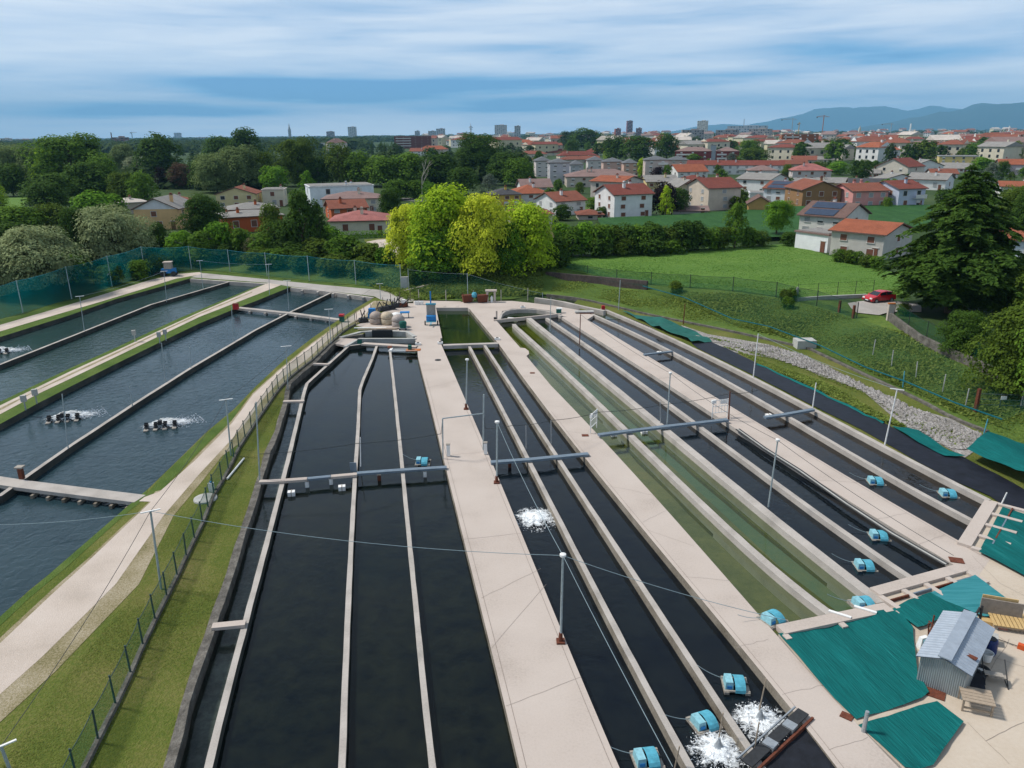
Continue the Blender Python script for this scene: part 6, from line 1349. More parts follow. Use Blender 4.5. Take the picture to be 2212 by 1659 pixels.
P = G(1921, 692); tag(MB().box((0, 0, 1.0), (.7, .35, 2.1), CONC).box((0, 0, 2.1), (.8, .45, .12), RUSTO).build('gate_pillar'), 'pale gate pillar with brick cap by the parked car', 'pillar').location = P

# ------------------------------------------------------------------ aerators and fountains
def aerator(px, py, rz, label, k=1.0, z=-.5):
    P = GZ(px, py, z); e = empty('paddle_aerator', P, label, 'aerator', 'blue floating aerators', rz); s = 1.12 * k
    for x in (-.42, .42):
        MB().box((x * s, 0, .05), (.2 * s, 1.0 * s, .18), FLOATG).build('float', e)
    MB().box((0, -.42 * s, .13), (1.05 * s, .08, .08), FLOATG).box((0, .42 * s, .13), (1.05 * s, .08, .08), FLOATG).box((0, 0, .12), (1.05 * s, .07, .07), FLOATG).build('frame', e)
    mb = MB(); n = 9; vs = []
    for i in range(n + 1):
        a = math.pi * (i / n * 1.0 - .0); y, zz = -math.cos(a) * .5 * s, .10 + math.sin(a) * .36 * s
        for q, xx in ((1, -.08), (1, .34), (.94, .34), (.94, -.08)): vs.append((xx * s, y * q, .1 + (zz - .1) * q))
    fs = []
    for i in range(n):
        for q in range(4): fs.append((4 * i + q, 4 * i + (q + 1) % 4, 4 * i + 4 + (q + 1) % 4, 4 * i + 4 + q))
    mb.add(vs, fs + [(3, 2, 1, 0), tuple(range(4 * n, 4 * n + 4))], BLUEP).build('cover', e)
    MB().box((-.30 * s, -.02, .30), (.34 * s, .66 * s, .36 * s), BLUEP2, 0, .86).box((-.30 * s, -.355 * s, .27), (.2 * s, .02, .14 * s), BLUES).build('motor_box', e)
    MB().tube((.3 * s, 0, .2), (.52 * s, 0, .2), .05, DARK).build('axle', e)
    m_ = MB(); a = Vector((-.5 * s, .3 * s, .2)); b = Vector((-1.5 * s, .7 * s, .5)); 
    for i in range(6): m_.tube(a.lerp(b, i / 6) - Vector((0, 0, .3 * (i / 6) * (1 - i / 6))), a.lerp(b, (i + 1) / 6) - Vector((0, 0, .3 * (i + 1) / 6 * (1 - (i + 1) / 6))), .015, WIRE, None, 4, False)
    m_.build('cord', e); return e
aerator(914, 1002, 0, 'pale blue aerator behind the long beam at central walkway')
aerator(1588, 1484, -.1, 'turquoise aerator above the right-hand fountain, moored by ropes')
aerator(1521, 1566, .35, 'faded turquoise aerator between two divider walls above the blue fountain')
aerator(1398, 1646, .15, 'bright blue aerator with yellow float at the walkway edge')
aerator(1867, 1228, -.05, 'aerator in dark raceway next to the ragged wall, lowest of three')
aerator(1898, 1163, -.1, 'aerator beside the hose-lined walkway edge')
aerator(1891, 1045, -.1, 'aerator in the brown raceway beyond hose-lined walkway')
aerator(2047, 1072, -.1, 'aerator in the outermost brown raceway beside black tarpaulin')
aerator(1864, 1310, .2, 'tilted aerator parked against the thick ragged wall end', 1.0, -.2)
aerator(1668, 1342, .5, 'aerator parked at the speckled walkway above the largest net', 1.0, -.1)
def spray(parent, R0, n, seed, hgt_=.9, dirn=None, name='spray'):
    rs = random.Random(seed); mb = MB()
    def drop(c, s, v):
        v = Vector(v).normalized(); x = v.orthogonal().normalized(); y = v.cross(x)
        mb.add([c - v * s * 1.6, c + x * s * .5, c + v * s * 1.6, c - x * s * .5, c + y * s * .5, c - y * s * .5], [(0, 1, 2), (0, 2, 3), (0, 4, 2), (0, 2, 5)], FOAM)
    for i in range(n):
        a = rs.uniform(0, 6.28); a += .05 * math.sin(a * 9 + seed); t = min(1.15, abs(rs.gauss(.55, .3))); r_ = R0 * t; lump = .6 + .4 * math.sin(a * 9 + seed * 2)
        if dirn is None:
            c = Vector((math.cos(a) * r_, math.sin(a) * r_, max(.015, hgt_ * 1.5 * (t + .15) * max(0, 1 - t) * rs.random() * lump))); v = (math.cos(a) + rs.gauss(0, .3), math.sin(a) + rs.gauss(0, .3), rs.uniform(-.6, .7))
        else:
            w = rs.gauss(0, .34) * R0 * (.6 + t * .6); c = Vector((dirn[0] * (t * 2 - .5) * R0 - dirn[1] * w, dirn[1] * (t * 2 - .5) * R0 + dirn[0] * w, max(.02, hgt_ * (1 - t) * rs.random()))); v = (dirn[0], dirn[1], rs.uniform(-.5, .6))
        drop(c, rs.uniform(.012, .045) * (1.0 if dirn is None else 1.4), v)
    o = mb.build(name, parent); return o
def froth(parent, sx, sy, seed, x, y, z, dome, rz=0):
    rr = np.random.RandomState(seed); mb = MB(); nr, na = 8, 30; vs = [(0, 0, dome * .9)]
    for i in range(1, nr + 1):
        for k in range(na):
            a = 2 * math.pi * k / na; r_ = i / nr; vs.append((r_ * math.cos(a), r_ * math.sin(a), dome * (1 - r_) ** 1.2 * (.6 + .8 * rr.rand())))
    fs = [(0, 1 + k, 1 + (k + 1) % na) for k in range(na)] + [(1 + i * na + k, 1 + (i + 1) * na + k, 1 + (i + 1) * na + (k + 1) % na, 1 + i * na + (k + 1) % na) for i in range(nr - 1) for k in range(na)]
    o = mb.add(vs, fs, FROTH).build('foam', parent, True); o.scale = (sx, sy, 1); o.location = (x, y, z); o.rotation_euler = (0, 0, rz + seed * (sx == sy)); return o
def fountain(px, py, R0, label, colr, cone, seed, n=900):
    P = GZ(px, py, -.5); e = empty('fountain', P, label, 'fountain')
    MB().lathe((0, 0, 0), [(.48, 0), (.5, .1), (.4, .16), (.2, .18)], colr, 16).build('float', e)
    if cone: MB().lathe((0, 0, .18), [(.16, 0), (.20, .14), (.15, .22), (.07, .42), (.05, .55)], STEEL, 12).build('nozzle', e)
    spray(e, R0 * .85, n, seed); froth(e, R0 * 1.12, R0 * 1.12, seed, 0, 0, .05, .30); froth(e, R0 * .7, R0 * .7, seed + 9, 0, 0, .14, .25); return e
fountain(1156, 1122, 1.75, 'bubbling white jet with blue float near the central walkway', BLUES, False, 1, 900)
fountain(1551, 1625, 1.35, 'fountain on a blue float with grey cone, nearest the corner net', BLUES, True, 2, 1300)
fountain(1641, 1562, 1.35, 'fountain on a rusty float beside the speckled walkway', RUST, True, 3, 1300)
for a, b, lab in (((1562, 1540), (1552, 1600), 'rope pole leaning over the blue fountain'), ((1655, 1466), (1640, 1535), 'rope pole leaning over the rusty fountain'), ((1640, 1560), (1628, 1628), 'rope pole by the divider wall end'), ((1468, 1612), (1456, 1665), 'rope pole near the bright blue aerator')):
    P = GZ(b[0], b[1], -.3); tag(MB().tube((0, 0, 0), on_plane(a[0], a[1], P) - P, .03, WOOD).build('mooring_pole'), lab, 'pole').location = P
def paddle(px, py, lab, seed, wheels=4, R0=1.7):
    P = GZ(px, py, -.6); e = empty('paddle_wheel_aerator', P, lab, 'aerator', 'splashing paddle wheels', .25)
    for i in range(wheels):
        x = (i - (wheels - 1) / 2) * .78; mb = MB(); mb.tube((x - .12, 0, .25), (x + .12, 0, .25), .16, DARK)
        for k in range(8):
            a = k * math.pi / 4; mb.bar((x, math.cos(a) * .12, .25 + math.sin(a) * .12), (x, math.cos(a) * .36, .25 + math.sin(a) * .36), .3, .05, DARK)
        mb.build('paddle_wheel', e)
        MB().box((x, -.5, .04), (.34, .5, .12), FLOATG).build('float', e)
    MB().tube((-1.4, 0, .25), (1.4, 0, .25), .04, STEEL).box((.0, -.1, .55), (.3, .4, .4), DARK).build('motor', e)
    s_ = spray(e, R0, 900, seed, .5, (.9, .42)); s_.location = (.35, .45, 0)
    froth(e, 2.8, 1.4, seed, .4, .65, .03, .4, .2); froth(e, 2.3, 1.0, seed + 5, .25, .55, .14, .55, .2); return e
paddle(138, 908, 'four wheel paddle aerator throwing white spray in pond strip beside the middle road', 5)
paddle(348, 924, 'four wheel paddle aerator throwing white spray in pond strip beside the gravel road', 6)
paddle(-8, 764, 'splashing paddle aerator in the far pond, cut by the frame', 7)

# ------------------------------------------------------------------ the metal shed and the things round it
def shed():
    FL, FR = GZ(1979, 1474), GZ(2079, 1512); h = (top_z(FL, 1414) + top_z(FR, 1453)) / 2; BL, BR = GZ(2044, 1324, h), GZ(2139, 1358, h); BL.z = BR.z = 0
    e = empty('metal_shed', FL, 'grey corrugated tin shed with rust patch on the roof', 'shed'); o = FL
    rib = mat('tin_wall', (.30, .335, .345), .5, .25, 1.5, metal=.35, stretch=(1, 1, .3))
    V = lambda p, z: (p.x - o.x, p.y - o.y, z); mb = MB()
    def ribbed(a, b, z1f):
        n = 44; vs = []; d = (b - a); nn = Vector((d.y, -d.x, 0)).normalized()
        for i in range(n + 1):
            p = a.lerp(b, i / n) + nn * (.03 if i % 2 else 0); vs += [V(p, 0), V(p, z1f(i / n))]
        mb.add(vs, [(2 * i, 2 * i + 2, 2 * i + 3, 2 * i + 1) for i in range(n)], rib)
    hr = h + .30; gf = lambda t: h + (hr - h) * (1 - abs(2 * t - 1)) - .04
    ribbed(FL, FR, gf); ribbed(FR, BR, lambda t: h); ribbed(BR, BL, gf); ribbed(BL, FL, lambda t: h); mb.build('wall', e)
    mf, mk = (FL + FR) / 2, (BL + BR) / 2; rm = ROOF['metal']; ov = .18; ax = (mk - mf).normalized()
    for k, (a, b) in enumerate(((FL, BL), (FR, BR))):
        s = (a - mf).normalized(); rb = MB(); n = 40; vs = []
        for i in range(n + 1):
            q = .0 if i % 2 else .035; e1 = a.lerp(b, i / n) + s * ov + ax * ((i / n - .5) * 2 * ov); e2 = mf.lerp(mk, i / n) + ax * ((i / n - .5) * 2 * ov)
            vs += [V(e1, h - .06 + q), V(e2, hr + .02 + q), V(e1, h - .10 + q), V(e2, hr - .02 + q)]
        fs = [(4 * i, 4 * i + 4, 4 * i + 5, 4 * i + 1) for i in range(n)] + [(4 * i + 2, 4 * i + 3, 4 * i + 7, 4 * i + 6) for i in range(n)] + [(4 * i, 4 * i + 2, 4 * i + 6, 4 * i + 4) for i in range(n)]
        rb.add(vs, fs, rm); ro = rb.build('roof', e)
        if k:
            c = mf.lerp(mk, .27) + s * .75; MB().box((c.x - o.x, c.y - o.y, hr - .21), (.55, .22, .05), RUST, -.9).build('rust_patch', ro)
    MB().bar(Vector(V(mf - ax * .2, hr + .09)), Vector(V(mk + ax * .2, hr + .09)), .55, .06, rm).build('ridge_cap', e)
shed()
def thing(name, px, py, label, cat, rz=0.0, z=0.0, group=None): return empty(name, GZ(px, py, z), label, cat, group, rz)
e = thing('work_table', 2105, 1528, 'weathered wooden work table in front of the tin shed', 'table', -.35)
tb = MB()
for i in range(5): tb.box((0, -.42 + .21 * i, .62), (1.25, .19, .05), WOOD)
tb.build('tabletop', e)
for x in (-.55, .55):
    for y in (-.4, .4): MB().box((x, y, .3), (.08, .08, .6), WOOD).build('leg', e)
MB().box((0, -.4, .2), (1.1, .05, .08), WOOD).build('stretcher', e)
e = thing('wooden_pallet', 2185, 1350, 'yellow slatted wooden platform on blocks beside the boards', 'pallet', -.3)
tb = MB()
for i in range(11): tb.box((-.95 + .19 * i, 0, .3), (.15, 1.5, .04), WOODP)
tb.build('deck', e)
for y in (-.6, .6): MB().box((0, y, .2), (2.0, .1, .12), WOOD).build('bearer', e)
for x in (-.85, .85): MB().box((x, -.6, .07), (.12, .12, .15), FLOATG).build('foot', e)
e = thing('board_stack', 2158, 1338, 'grey boards leaning upright against a support', 'boards', -.35); MB().box((0, 0, .55), (1.9, .08, 1.1), mat('board_grey', (.25, .22, .19), .9, .2, 4)).build('board', e); MB().box((-.1, .12, .66), (1.6, .06, 1.15), WOODP).build('board', e); MB().box((.5, .4, .3), (.1, .5, .6), CGREY).build('support', e)
MBw = thing('white_box', 2172, 1316, 'small white polystyrene box on the net behind the boards', 'box'); MB().box((0, 0, .3), (.5, .35, .3), WHITE, .4).box((0, 0, .46), (.54, .39, .05), WHITE, .4).build('box', MBw)
e = thing('concrete_block', 2139, 1388, 'worn concrete block at the shed corner', 'block', -.5); MB().box((0, 0, .22), (.6, .5, .45), CGREY, 0, .94).build('block', e)
e = thing('barrel', 2136, 1412, 'dark blue plastic barrel beside the shed', 'barrel'); MB().lathe((0, 0, 0), [(.26, 0), (.3, .15), (.3, .7), (.26, .82), (.2, .84)], mat('blue_drum', (.012, .03, .13), .4, .2), 16).build('drum', e); MB().lathe((0, 0, .84), [(.2, 0), (.2, .04), (.05, .05)], DARK, 12).build('lid', e)
e = thing('bucket', 2129, 1430, 'white bucket standing on a bench by the shed', 'bucket'); MB().lathe((0, 0, .1), [(.2, 0), (.26, .42), (.28, .44), (.25, .44), (.2, .1)], WHITE, 16).build('pail', e); MB().tube((-.27, 0, .52), (.27, 0, .52), .015, STEEL).build('handle', e)
e = thing('tyre', 2120, 1452, 'old tyre lying on black sheeting by the shed', 'tyre'); mb = MB(); n = 16
vs = []; fs = []
for i in range(n):
    for j in range(6):
        a, b = 2 * math.pi * i / n, 2 * math.pi * j / 6; vs.append(((.28 + .1 * math.cos(b)) * math.cos(a), (.28 + .1 * math.cos(b)) * math.sin(a), .13 + .1 * math.sin(b)))
for i in range(n):
    for j in range(6): fs.append((i * 6 + j, ((i + 1) % n) * 6 + j, ((i + 1) % n) * 6 + (j + 1) % 6, i * 6 + (j + 1) % 6))
mb.add(vs, fs, DARK).build('rubber', e, True); MB().lathe((0, 0, .05), [(.2, 0), (.19, .06), (.05, .08)], WHITE, 12).build('rim', e)
e = thing('step_ladder', 2139, 1468, 'two step metal platform with black rails by the shed', 'steps', -.35)
for i in range(2): MB().box((.25 * i, -.28 + .3 * i, .25 + .28 * (1 - i)), (.75, .3, .05), FLOATG).build('step', e)
for x in (-.3, .62): MB().tube((x, -.5, .0), (x - .1, .45, .9), .025, DARK).tube((x, -.5, .0), (x, .4, .0), .025, DARK).build('rail', e)
cloth('plastic_sheet', [(2098, 1468), (2122, 1440), (2130, 1462), (2126, 1486), (2128, 1494), (2112, 1496), (2092, 1500)], TARP, 'crumpled black plastic sheet along the shed side', .05, .08, .3, None, None, 'sheet')
e = thing('plastic_bag', 1992, 1398, 'blue and white feed bag leaning at the shed', 'bag', .3); MB().box((0, 0, .3), (.55, .28, .6), WHITE, 0, .7).box((-.05, -.13, .3), (.2, .06, .45), BLUEP2, 0, .8).build('sack', e)
e = thing('iron_scrap', 2004, 1385, 'rusty angular iron frame beside the shed wall', 'frame', .9); MB().tube((-.7, 0, .05), (.7, 0, .5), .05, RUST).tube((.1, 0, .1), (.0, .1, 1.0), .04, RUST).tube((.6, 0, .4), (.7, 0, 1.1), .04, RUST).tube((.45, -.2, .6), (.85, .2, .6), .03, RUST).build('bars', e)
e = thing('string_trimmer', 2177, 1391, 'orange grass trimmer lying on the concrete yard', 'trimmer', -.75); MB().tube((-.75, 0, .06), (.45, 0, .08), .02, DARK).tube((-.75, -.15, .06), (-.75, .15, .06), .025, DARK).build('shaft', e); MB().box((.55, 0, .13), (.3, .24, .24), mat('orange_engine', (.55, .09, .02), .5, .1)).box((.68, .05, .12), (.12, .2, .2), WHITE).build('engine', e)
e = thing('scrap_pile', 2110, 1340, 'jumble of pipes hose and rags behind the shed', 'scrap')
MB().tube((-.2, 0, .1), (.1, .1, .7), .06, DARK).build('pipe', e); MB().tube((.15, 0, .1), (.2, .1, .8), .06, DARK).build('pipe', e); MB().lathe((-.3, .1, 0), [(.3, 0), (.34, .1), (.28, .22), (.3, .3), (.1, .34)], BLUEP2, 12).build('hose_coil', e); MB().box((.5, -.3, .1), (.8, .4, .2), WOODP, -.5).build('wood_scrap', e); MB().box((.9, -.6, .12), (.5, .4, .24), mat('rag_pink', (.5, .22, .17), .9, .3), -.4, .7).build('rag', e)
RC = 'rusty sheet metal covers'
for px, py, w, rz, lab in ((2021, 1500, .75, -.6, 'rusty square cover at the shed corner by the largest net'), (1829, 1548, .5, -.7, 'rusty cover on the speckled walkway by the nets'), (2066, 1211, .75, -.3, 'rusty cover at the end of hose-lined walkway'), (1264, 941, .55, 0, 'rusty brown plate on speckled walkway at the blue beam'), (1150, 806, .5, 0, 'small brown plate on speckled walkway below the round bulge'), (946, 778, .7, 0, 'dark round manhole lid on the central walkway')):
    o = MB().box((0, 0, .03), (w, w * .8, .03), RUST).build('cover_plate') if 'round' not in lab or 'bulge' in lab else MB().lathe((0, 0, .0), [(w / 2, 0), (w / 2, .04), (.05, .05)], DARK, 16).build('cover_plate')
    o.location = GZ(px, py); o.rotation_euler = (0, 0, rz); tag(o, lab, 'cover', RC)
# sluice chambers at the lower ends of the right-hand raceways
def sluice(a, b, depth, n, label, side=1):
    A, Bv = GZ(*a, .15), GZ(*b, .15); d = (Bv - A); L = d.length; u = d.normalized(); nn = Vector((u.y, -u.x, 0)) * side; e = empty('sluice_chamber', A, label, 'sluice')
    MB().bar(Vector((0, 0, -.12)), d + Vector((0, 0, -.12)), .75, .3, CONC).build('beam', e)
    MB().prism([(p - A)[:2] for p in (A + nn * .4, Bv + nn * .4, Bv + nn * (depth + .4), A + nn * (depth + .4))], -.95, -.75, DARK).build('floor', e)
    for i in range(n + 1):
        p = u * (L * i / n); MB().bar(p + nn * .38 + Vector((0, 0, -.35)), p + nn * (depth + .4) + Vector((0, 0, -.35)), .32, .7, CONC).build('divider', e)
    for i in range(n):
        p, q = u * (L * (i + .1) / n), u * (L * (i + .9) / n); k = nn * (depth * .75); MB().bar(p + k + Vector((0, 0, -.25)), q + k + Vector((0, 0, -.25)), .08, .55, RUST if i % 2 == 0 else BEAMB).build('sluice_board', e)
sluice((2141, 1083), (2083, 1176), 1.7, 4, 'row of open sluice chambers below the brown raceways', -1)
sluice((1890, 1278), (2078, 1226), 1.2, 4, 'row of open sluice chambers below the dark raceways with rusty boards', 1)
sluice((1686, 1360), (1920, 1311), .35, 2, 'narrow rusty edged sluice at the foot of green raceways', 1)
for a, b, lab in (((2065, 1340), (2110, 1352), ''),): pass
for px, py, rz, lab in ((1813, 1334, -.6, 'white plank resting over the edge of the largest net, nearer the walkway'), (1868, 1324, -.6, 'white plank resting over the edge of the largest net, farther one')):
    o = MB().box((0, 0, .22), (1.1, .16, .06), WHITE).build('plank'); o.location = GZ(px, py); o.rotation_euler = (0, 0, rz); tag(o, lab, 'plank')
e = thing('steel_sluice', 1612, 1655, 'dark steel sluice frame across the foot of the fountain raceways', 'sluice'); d = GZ(1735, 1542) - GZ(1612, 1655)
MB().bar((0, 0, .12), d + Vector((0, 0, .12)), .5, .06, DARK).build('grating', e); MB().bar(Vector((.3, -.3, -.2)), d + Vector((.3, -.3, -.2)), .1, .6, RUST).build('rusty_board', e); MB().bar(Vector((-.3, .2, .2)), d + Vector((-.3, .2, .2)), .06, .08, STEEL).build('rail', e)
for t in (.35, .7): MB().box(d * t + Vector((.1, 0, .1)), (.5, .45, .25), STEEL, -.8).build('bracket', e)
for k in range(3):
    P = [GZ(x, y, .03) for x, y in ((1600, 927), (1659, 969), (1734, 1016), (1834, 1086), (1934, 1151), (2052, 1218))]; P = offset_line(P, -.14 - .15 * k); mb = MB(); P = resample([(p.x, p.y, .06) for p in P], 2)
    for a, b in zip(P, P[1:]): mb.tube(a, b, .055, (DARK, CGREY, DARK)[k], None, 6, False)
    tag(mb.build('hose'), ('dark hose at the very edge of the walkway', 'grey hose between two dark ones', 'dark hose, innermost of three on the walkway')[k], 'hose', 'hoses along the walkway edge')
# white boxes, gates and posts along the beams
def small(name, px, py, label, cat, parts, rz=0.0, z=0.0, group=None):
    e = thing(name, px, py, label, cat, rz, z, group)
    for pn, c, dim, m in parts: MB().box(c, dim, m).build(pn, e)
    return e
EP = 'white electric pillars on the walkway'
for px, py, lab in ((969, 985, 'white electric pillar at the arch leg on central walkway'), (1049, 981, 'white electric pillar under the tall arch pipe')): small('electric_pillar', px, py, lab, 'pillar', (('cabinet', (0, 0, .5), (.26, .22, .95), WHITE), ('cap', (0, 0, 1.0), (.32, .28, .07), FLOATG)), 0, 0, EP)
for px, py, lab in ((903, 745, 'white float block on walkway corner at the head beam'), (951, 743, 'white box with black hole at the corner of green pond'), (1074, 734, 'white box with black hole by the speckled walkway'), (1129, 645 + 20, 'white slab lying on the curved path')):
    small('float_box', px, py, lab, 'box', (('box', (0, 0, .14), (.62, .42, .24), WHITE), ('lid', (0, 0, .28), (.3, .25, .05), DARK)))
def gate_frame(px, py, lab, rz):
    e = thing('white_gate', px, py, lab, 'gate', rz); f = MB()
    for x in (-.75, .75): f.tube((x, 0, 0), (x, 0, 1.7), .04, WHITE)
    for z in (.5, 1.1, 1.65): f.tube((-.75, 0, z), (.75, 0, z), .035, WHITE)
    for x in (-.45, -.15, .15, .45): f.tube((x, 0, .5), (x, 0, 1.65), .02, WHITE)
    f.build('frame', e); MB().box((-.75, -.08, 1.6), (.4, .2, .3), WHITE).build('control_box', e); MB().box((.3, -.05, 1.45), (.7, .06, .3), WHITE).build('panel', e)
gate_frame(1282, 930, 'white barred gate at the left end of long blue beam', 1.1); gate_frame(1554, 902, 'white barred gate on hose-lined walkway edge', .3)
FBG = 'white floating blocks by the beams'
for px, py, lab in ((630, 1070, 'square white float in the first raceway below the beam'), (739, 1058, 'square white float below the kinked wall plank'), (1391, 938, 'round edged white float in the second green raceway'), (1325, 944, 'white float with dark top in the first green raceway'), (1660, 902, 'white float under the beam beside tarpaulin'), (1424, 765, 'white float at the small blue grey beam')):
    small('float_block', px, py, lab, 'float', (('block', (0, 0, .12), (.5, .42, .4), WHITE), ('strap', (0, 0, .14), (.06, .44, .42), FLOATG)), .2, -.5, FBG)
for px, py, lab in ((663, 1044, 'white post at the joint of pale plank and blue beam'), (715, 1038, 'white post at the start of the second pale plank'), (819, 1030, 'brown post hanging below the long beam'), (918, 1022, 'white post below the long beam under blue aerator'), (1101, 1001, 'rusty post at the beam by central walkway')):
    small('beam_post', px, py, lab, 'post', (('post', (0, 0, -.2), (.24, .22, .75), RUST if 'brown' in lab or 'rusty' in lab else WHITE), ('cap', (0, 0, .2), (.3, .28, .06), FLOATG)), .05, -.2, 'short posts under the beams')
MBG = 'grey meter boxes by the middle road'
for px, py, lab in ((359, 736, 'grey meter box on a post by the middle road, higher of far pair'), (346, 742, 'grey meter box on a post at the pond edge, lower of far pair'), (80, 872, 'grey meter box by the middle road, higher of near pair'), (56, 886, 'grey meter box at the pond edge, lower of near pair'), (292, 738, 'pale meter box on a stake in the far pond edge')):
    small('meter_box', px, py, lab, 'box', (('post', (0, 0, .5), (.1, .1, 1.0), STEEL), ('cabinet', (0, 0, 1.15), (.45, .3, .6), CGREY)), .3, 0, MBG)
small('red_bin', 510, 668, 'red feed bin on the corner of near pond cross wall', 'bin', (('bin', (0, 0, .4), (.7, .6, .8), REDP), ('lid', (0, 0, .83), (.76, .66, .07), RUST)))
small('red_bin', 739, 695, 'red lidded bin with dark green base by the fence bend', 'bin', (('bin', (0, 0, .45), (.6, .6, .7), TEALD), ('lid', (0, 0, .92), (.66, .66, .24), REDP)))
small('wooden_stump', 48, 1034, 'brown stump with pale cap at the footbridge crossing', 'post', (('post', (0, 0, .45), (.3, .3, .9), RUST), ('cap', (0, 0, .94), (.55, .5, .12), FLOATG)))
small('white_canister', 458, 1062, 'white canister standing by the mesh fence', 'canister', (('body', (0, 0, .35), (.35, .25, .7), WHITE), ('cap', (0, 0, .75), (.12, .12, .12), BLUES)))
o = MB().lathe((0, 0, 0), [(.8, 0), (.78, .1), (.6, .14)], CGREY, 20).build('well_ring'); o.location = GZ(444, 1078); tag(o, 'pale round concrete well ring at the mesh fence', 'well')
P = GZ(491, 1037); tag(MB().tube((0, 0, .1), GZ(527, 990, .1) - P, .07, WHITE).build('white_pipe'), 'white pipe lying on the grass beside the fence', 'pipe').location = P
o = MB().box((0, 0, .08), (.5, .9, .1), RUST, .1).build('rusty_plate'); o.location = GZ(842, 751, .1); tag(o, 'rusty red plate covering the wall head in the third raceway', 'plate')
e = thing('service_platform', 880, 758, 'rust orange platform with white pipe frame on the water', 'platform', 0, -.1); MB().box((.7, 0, .1), (1.7, .9, .1), RUSTO).build('deck', e); MB().tube((-2.2, -.35, .1), (1.2, -.35, .1), .06, WHITE).tube((-2.2, .35, .1), (1.2, .35, .1), .06, WHITE).box((-1.9, 0, .1), (.3, 1.0, .3), WHITE).build('pipe_frame', e); MB().box((.3, .1, .4), (.4, .4, .5), TEALD).build('motor', e)
o = MB().box((0, 0, .25), (.5, .45, .45), TEALD).box((0, 0, .5), (.4, .35, .08), DARK).build('pump'); o.location = GZ(777, 742); tag(o, 'small teal pump at the head of the narrow channel', 'pump')

# ------------------------------------------------------------------ the scrap corner and platform
DT = 'domed beige feed tanks'
for px, py, c, lab in ((813, 699, (.33, .27, .23), 'brownish domed tank, first from the gravel road'), (837, 700, (.46, .38, .27), 'yellowish domed tank, middle of three'), (861, 706, (.36, .31, .28), 'greyish domed tank beside the green container')):
    e = thing('domed_tank', px, py, lab, 'tank', 0, 0, DT); m_ = mat('tank_%d' % px, c, .6, .2, 4); pr = [(.80, 0), (.86, .25), (.84, .75), (.76, .82)]
    MB().lathe((0, 0, 0), pr, m_, 20).build('base', e, True); MB().lathe((0, 0, .84), [(.84, 0), (.86, .12), (.80, .4), (.6, .65), (.3, .8), (.05, .84)], m_, 20).build('dome', e, True); MB().lathe((0, 0, .78), [(.78, 0), (.78, .08)], DARK, 20).build('band', e)
small('blue_crate', 803, 687, 'stack of strong blue crates behind the domed tanks', 'crates', (('crate', (0, 0, .35), (.9, .7, .7), BLUES), ('crate', (.1, 0, 1.05), (.9, .7, .62), BLUES)))
e = thing('cart', 875, 686, 'small cart with blue tray at the scrap corner', 'cart', .1); MB().box((0, 0, .75), (1.3, .8, .12), BLUES).build('tray', e)
for x in (-.5, .5): MB().tube((x, -.3, 0), (x, -.3, .7), .04, DARK).tube((x, .3, 0), (x, .3, .7), .04, DARK).build('leg', e)
e = thing('green_container', 871, 712, 'dark green lidded container on a trolley', 'container'); MB().lathe((0, 0, .3), [(.42, 0), (.5, .6), (.4, .8), (.1, .85)], TEALD, 14).build('tub', e); MB().box((0, 0, .18), (1.0, .7, .1), STEEL).build('trolley', e)
for x in (-.4, .4): MB().tube((x, -.38, .12), (x, -.30, .12), .12, DARK).build('wheel', e)
for px, py, rz, lab, s in ((785, 696, .3, 'dark slatted pallet crate by the posts', 1.0), (829, 671, .5, 'black scrap frame lying behind the tanks', 1.3), (842, 668, -.3, 'heap of black machine parts behind the tanks', 1.2), (856, 664, .2, 'dark twisted metal frame by the posts', 1.2), (872, 663, 0, 'rusty machine with white box on top', 1.0)):
    e = thing('scrap_heap', px, py, lab, 'scrap', rz); mb = MB(); rr = random.Random(px)
    for k in range(4): mb.bar((rr.uniform(-1, 1) * s, rr.uniform(-.6, .6), .1), (rr.uniform(-1, 1) * s, rr.uniform(-.6, .6), rr.uniform(.5, 1.6)), .12, .12, DARK)
    mb.build('bars', e); MB().box((0, 0, .35), (1.3 * s, .8, .5), DARK if 'rusty' not in lab else RUST, .2, .8).build('housing', e)
    if 'white' in lab: MB().box((0, 0, .85), (.6, .5, .5), WHITE).build('box', e)
e = thing('white_sheet', 856, 682, 'crumpled white plastic cover between tanks and cart', 'sheet'); MB().lathe((0, 0, 0), [(.8, 0), (.65, .3), (.3, .45), (.05, .5)], WHITE, 9).build('cover', e)
for k, (px, py, w) in enumerate(((800, 710, 4.2), (815, 713, 5.0), (838, 711, 3.0))):
    o = MB().box((0, 0, .12 + .02 * k), (w, .3, .1), (WHITE, WOOD, CONC)[k]).build('plank'); o.location = GZ(px, py); o.rotation_euler = (0, 0, .05 * k); tag(o, ('white plank lying beside the domed tanks', 'long wooden plank above the grey basin', 'pale plank in front of the yellowish tank')[k], 'plank')
e = thing('feeder_trailer', 932, 702, 'blue feed trailer with pale hopper panel on the platform', 'trailer', .05)
MB().box((0, 0, .55), (1.3, 1.1, .12), BLUEP).build('chassis', e); MB().box((0, .1, .95), (1.25, .9, .6), BLUES).build('hopper', e); MB().box((0, .5, 1.9), (1.2, .1, 1.5), FLOATG).build('panel', e); MB().box((0, .5, 2.72), (1.35, .35, .18), BLUEP).build('hood', e); MB().tube((0, .5, 2.7), (0, .6, 4.4), .09, BLUES).build('mast', e); MB().bar((0, -.5, .5), (0, -1.4, .4), .12, .1, BLUEP).build('drawbar', e)
for x in (-.75, .75): MB().tube((x, .1, .28), (x * 1.2, .1, .28), .28, DARK, None, 12).build('wheel', e)
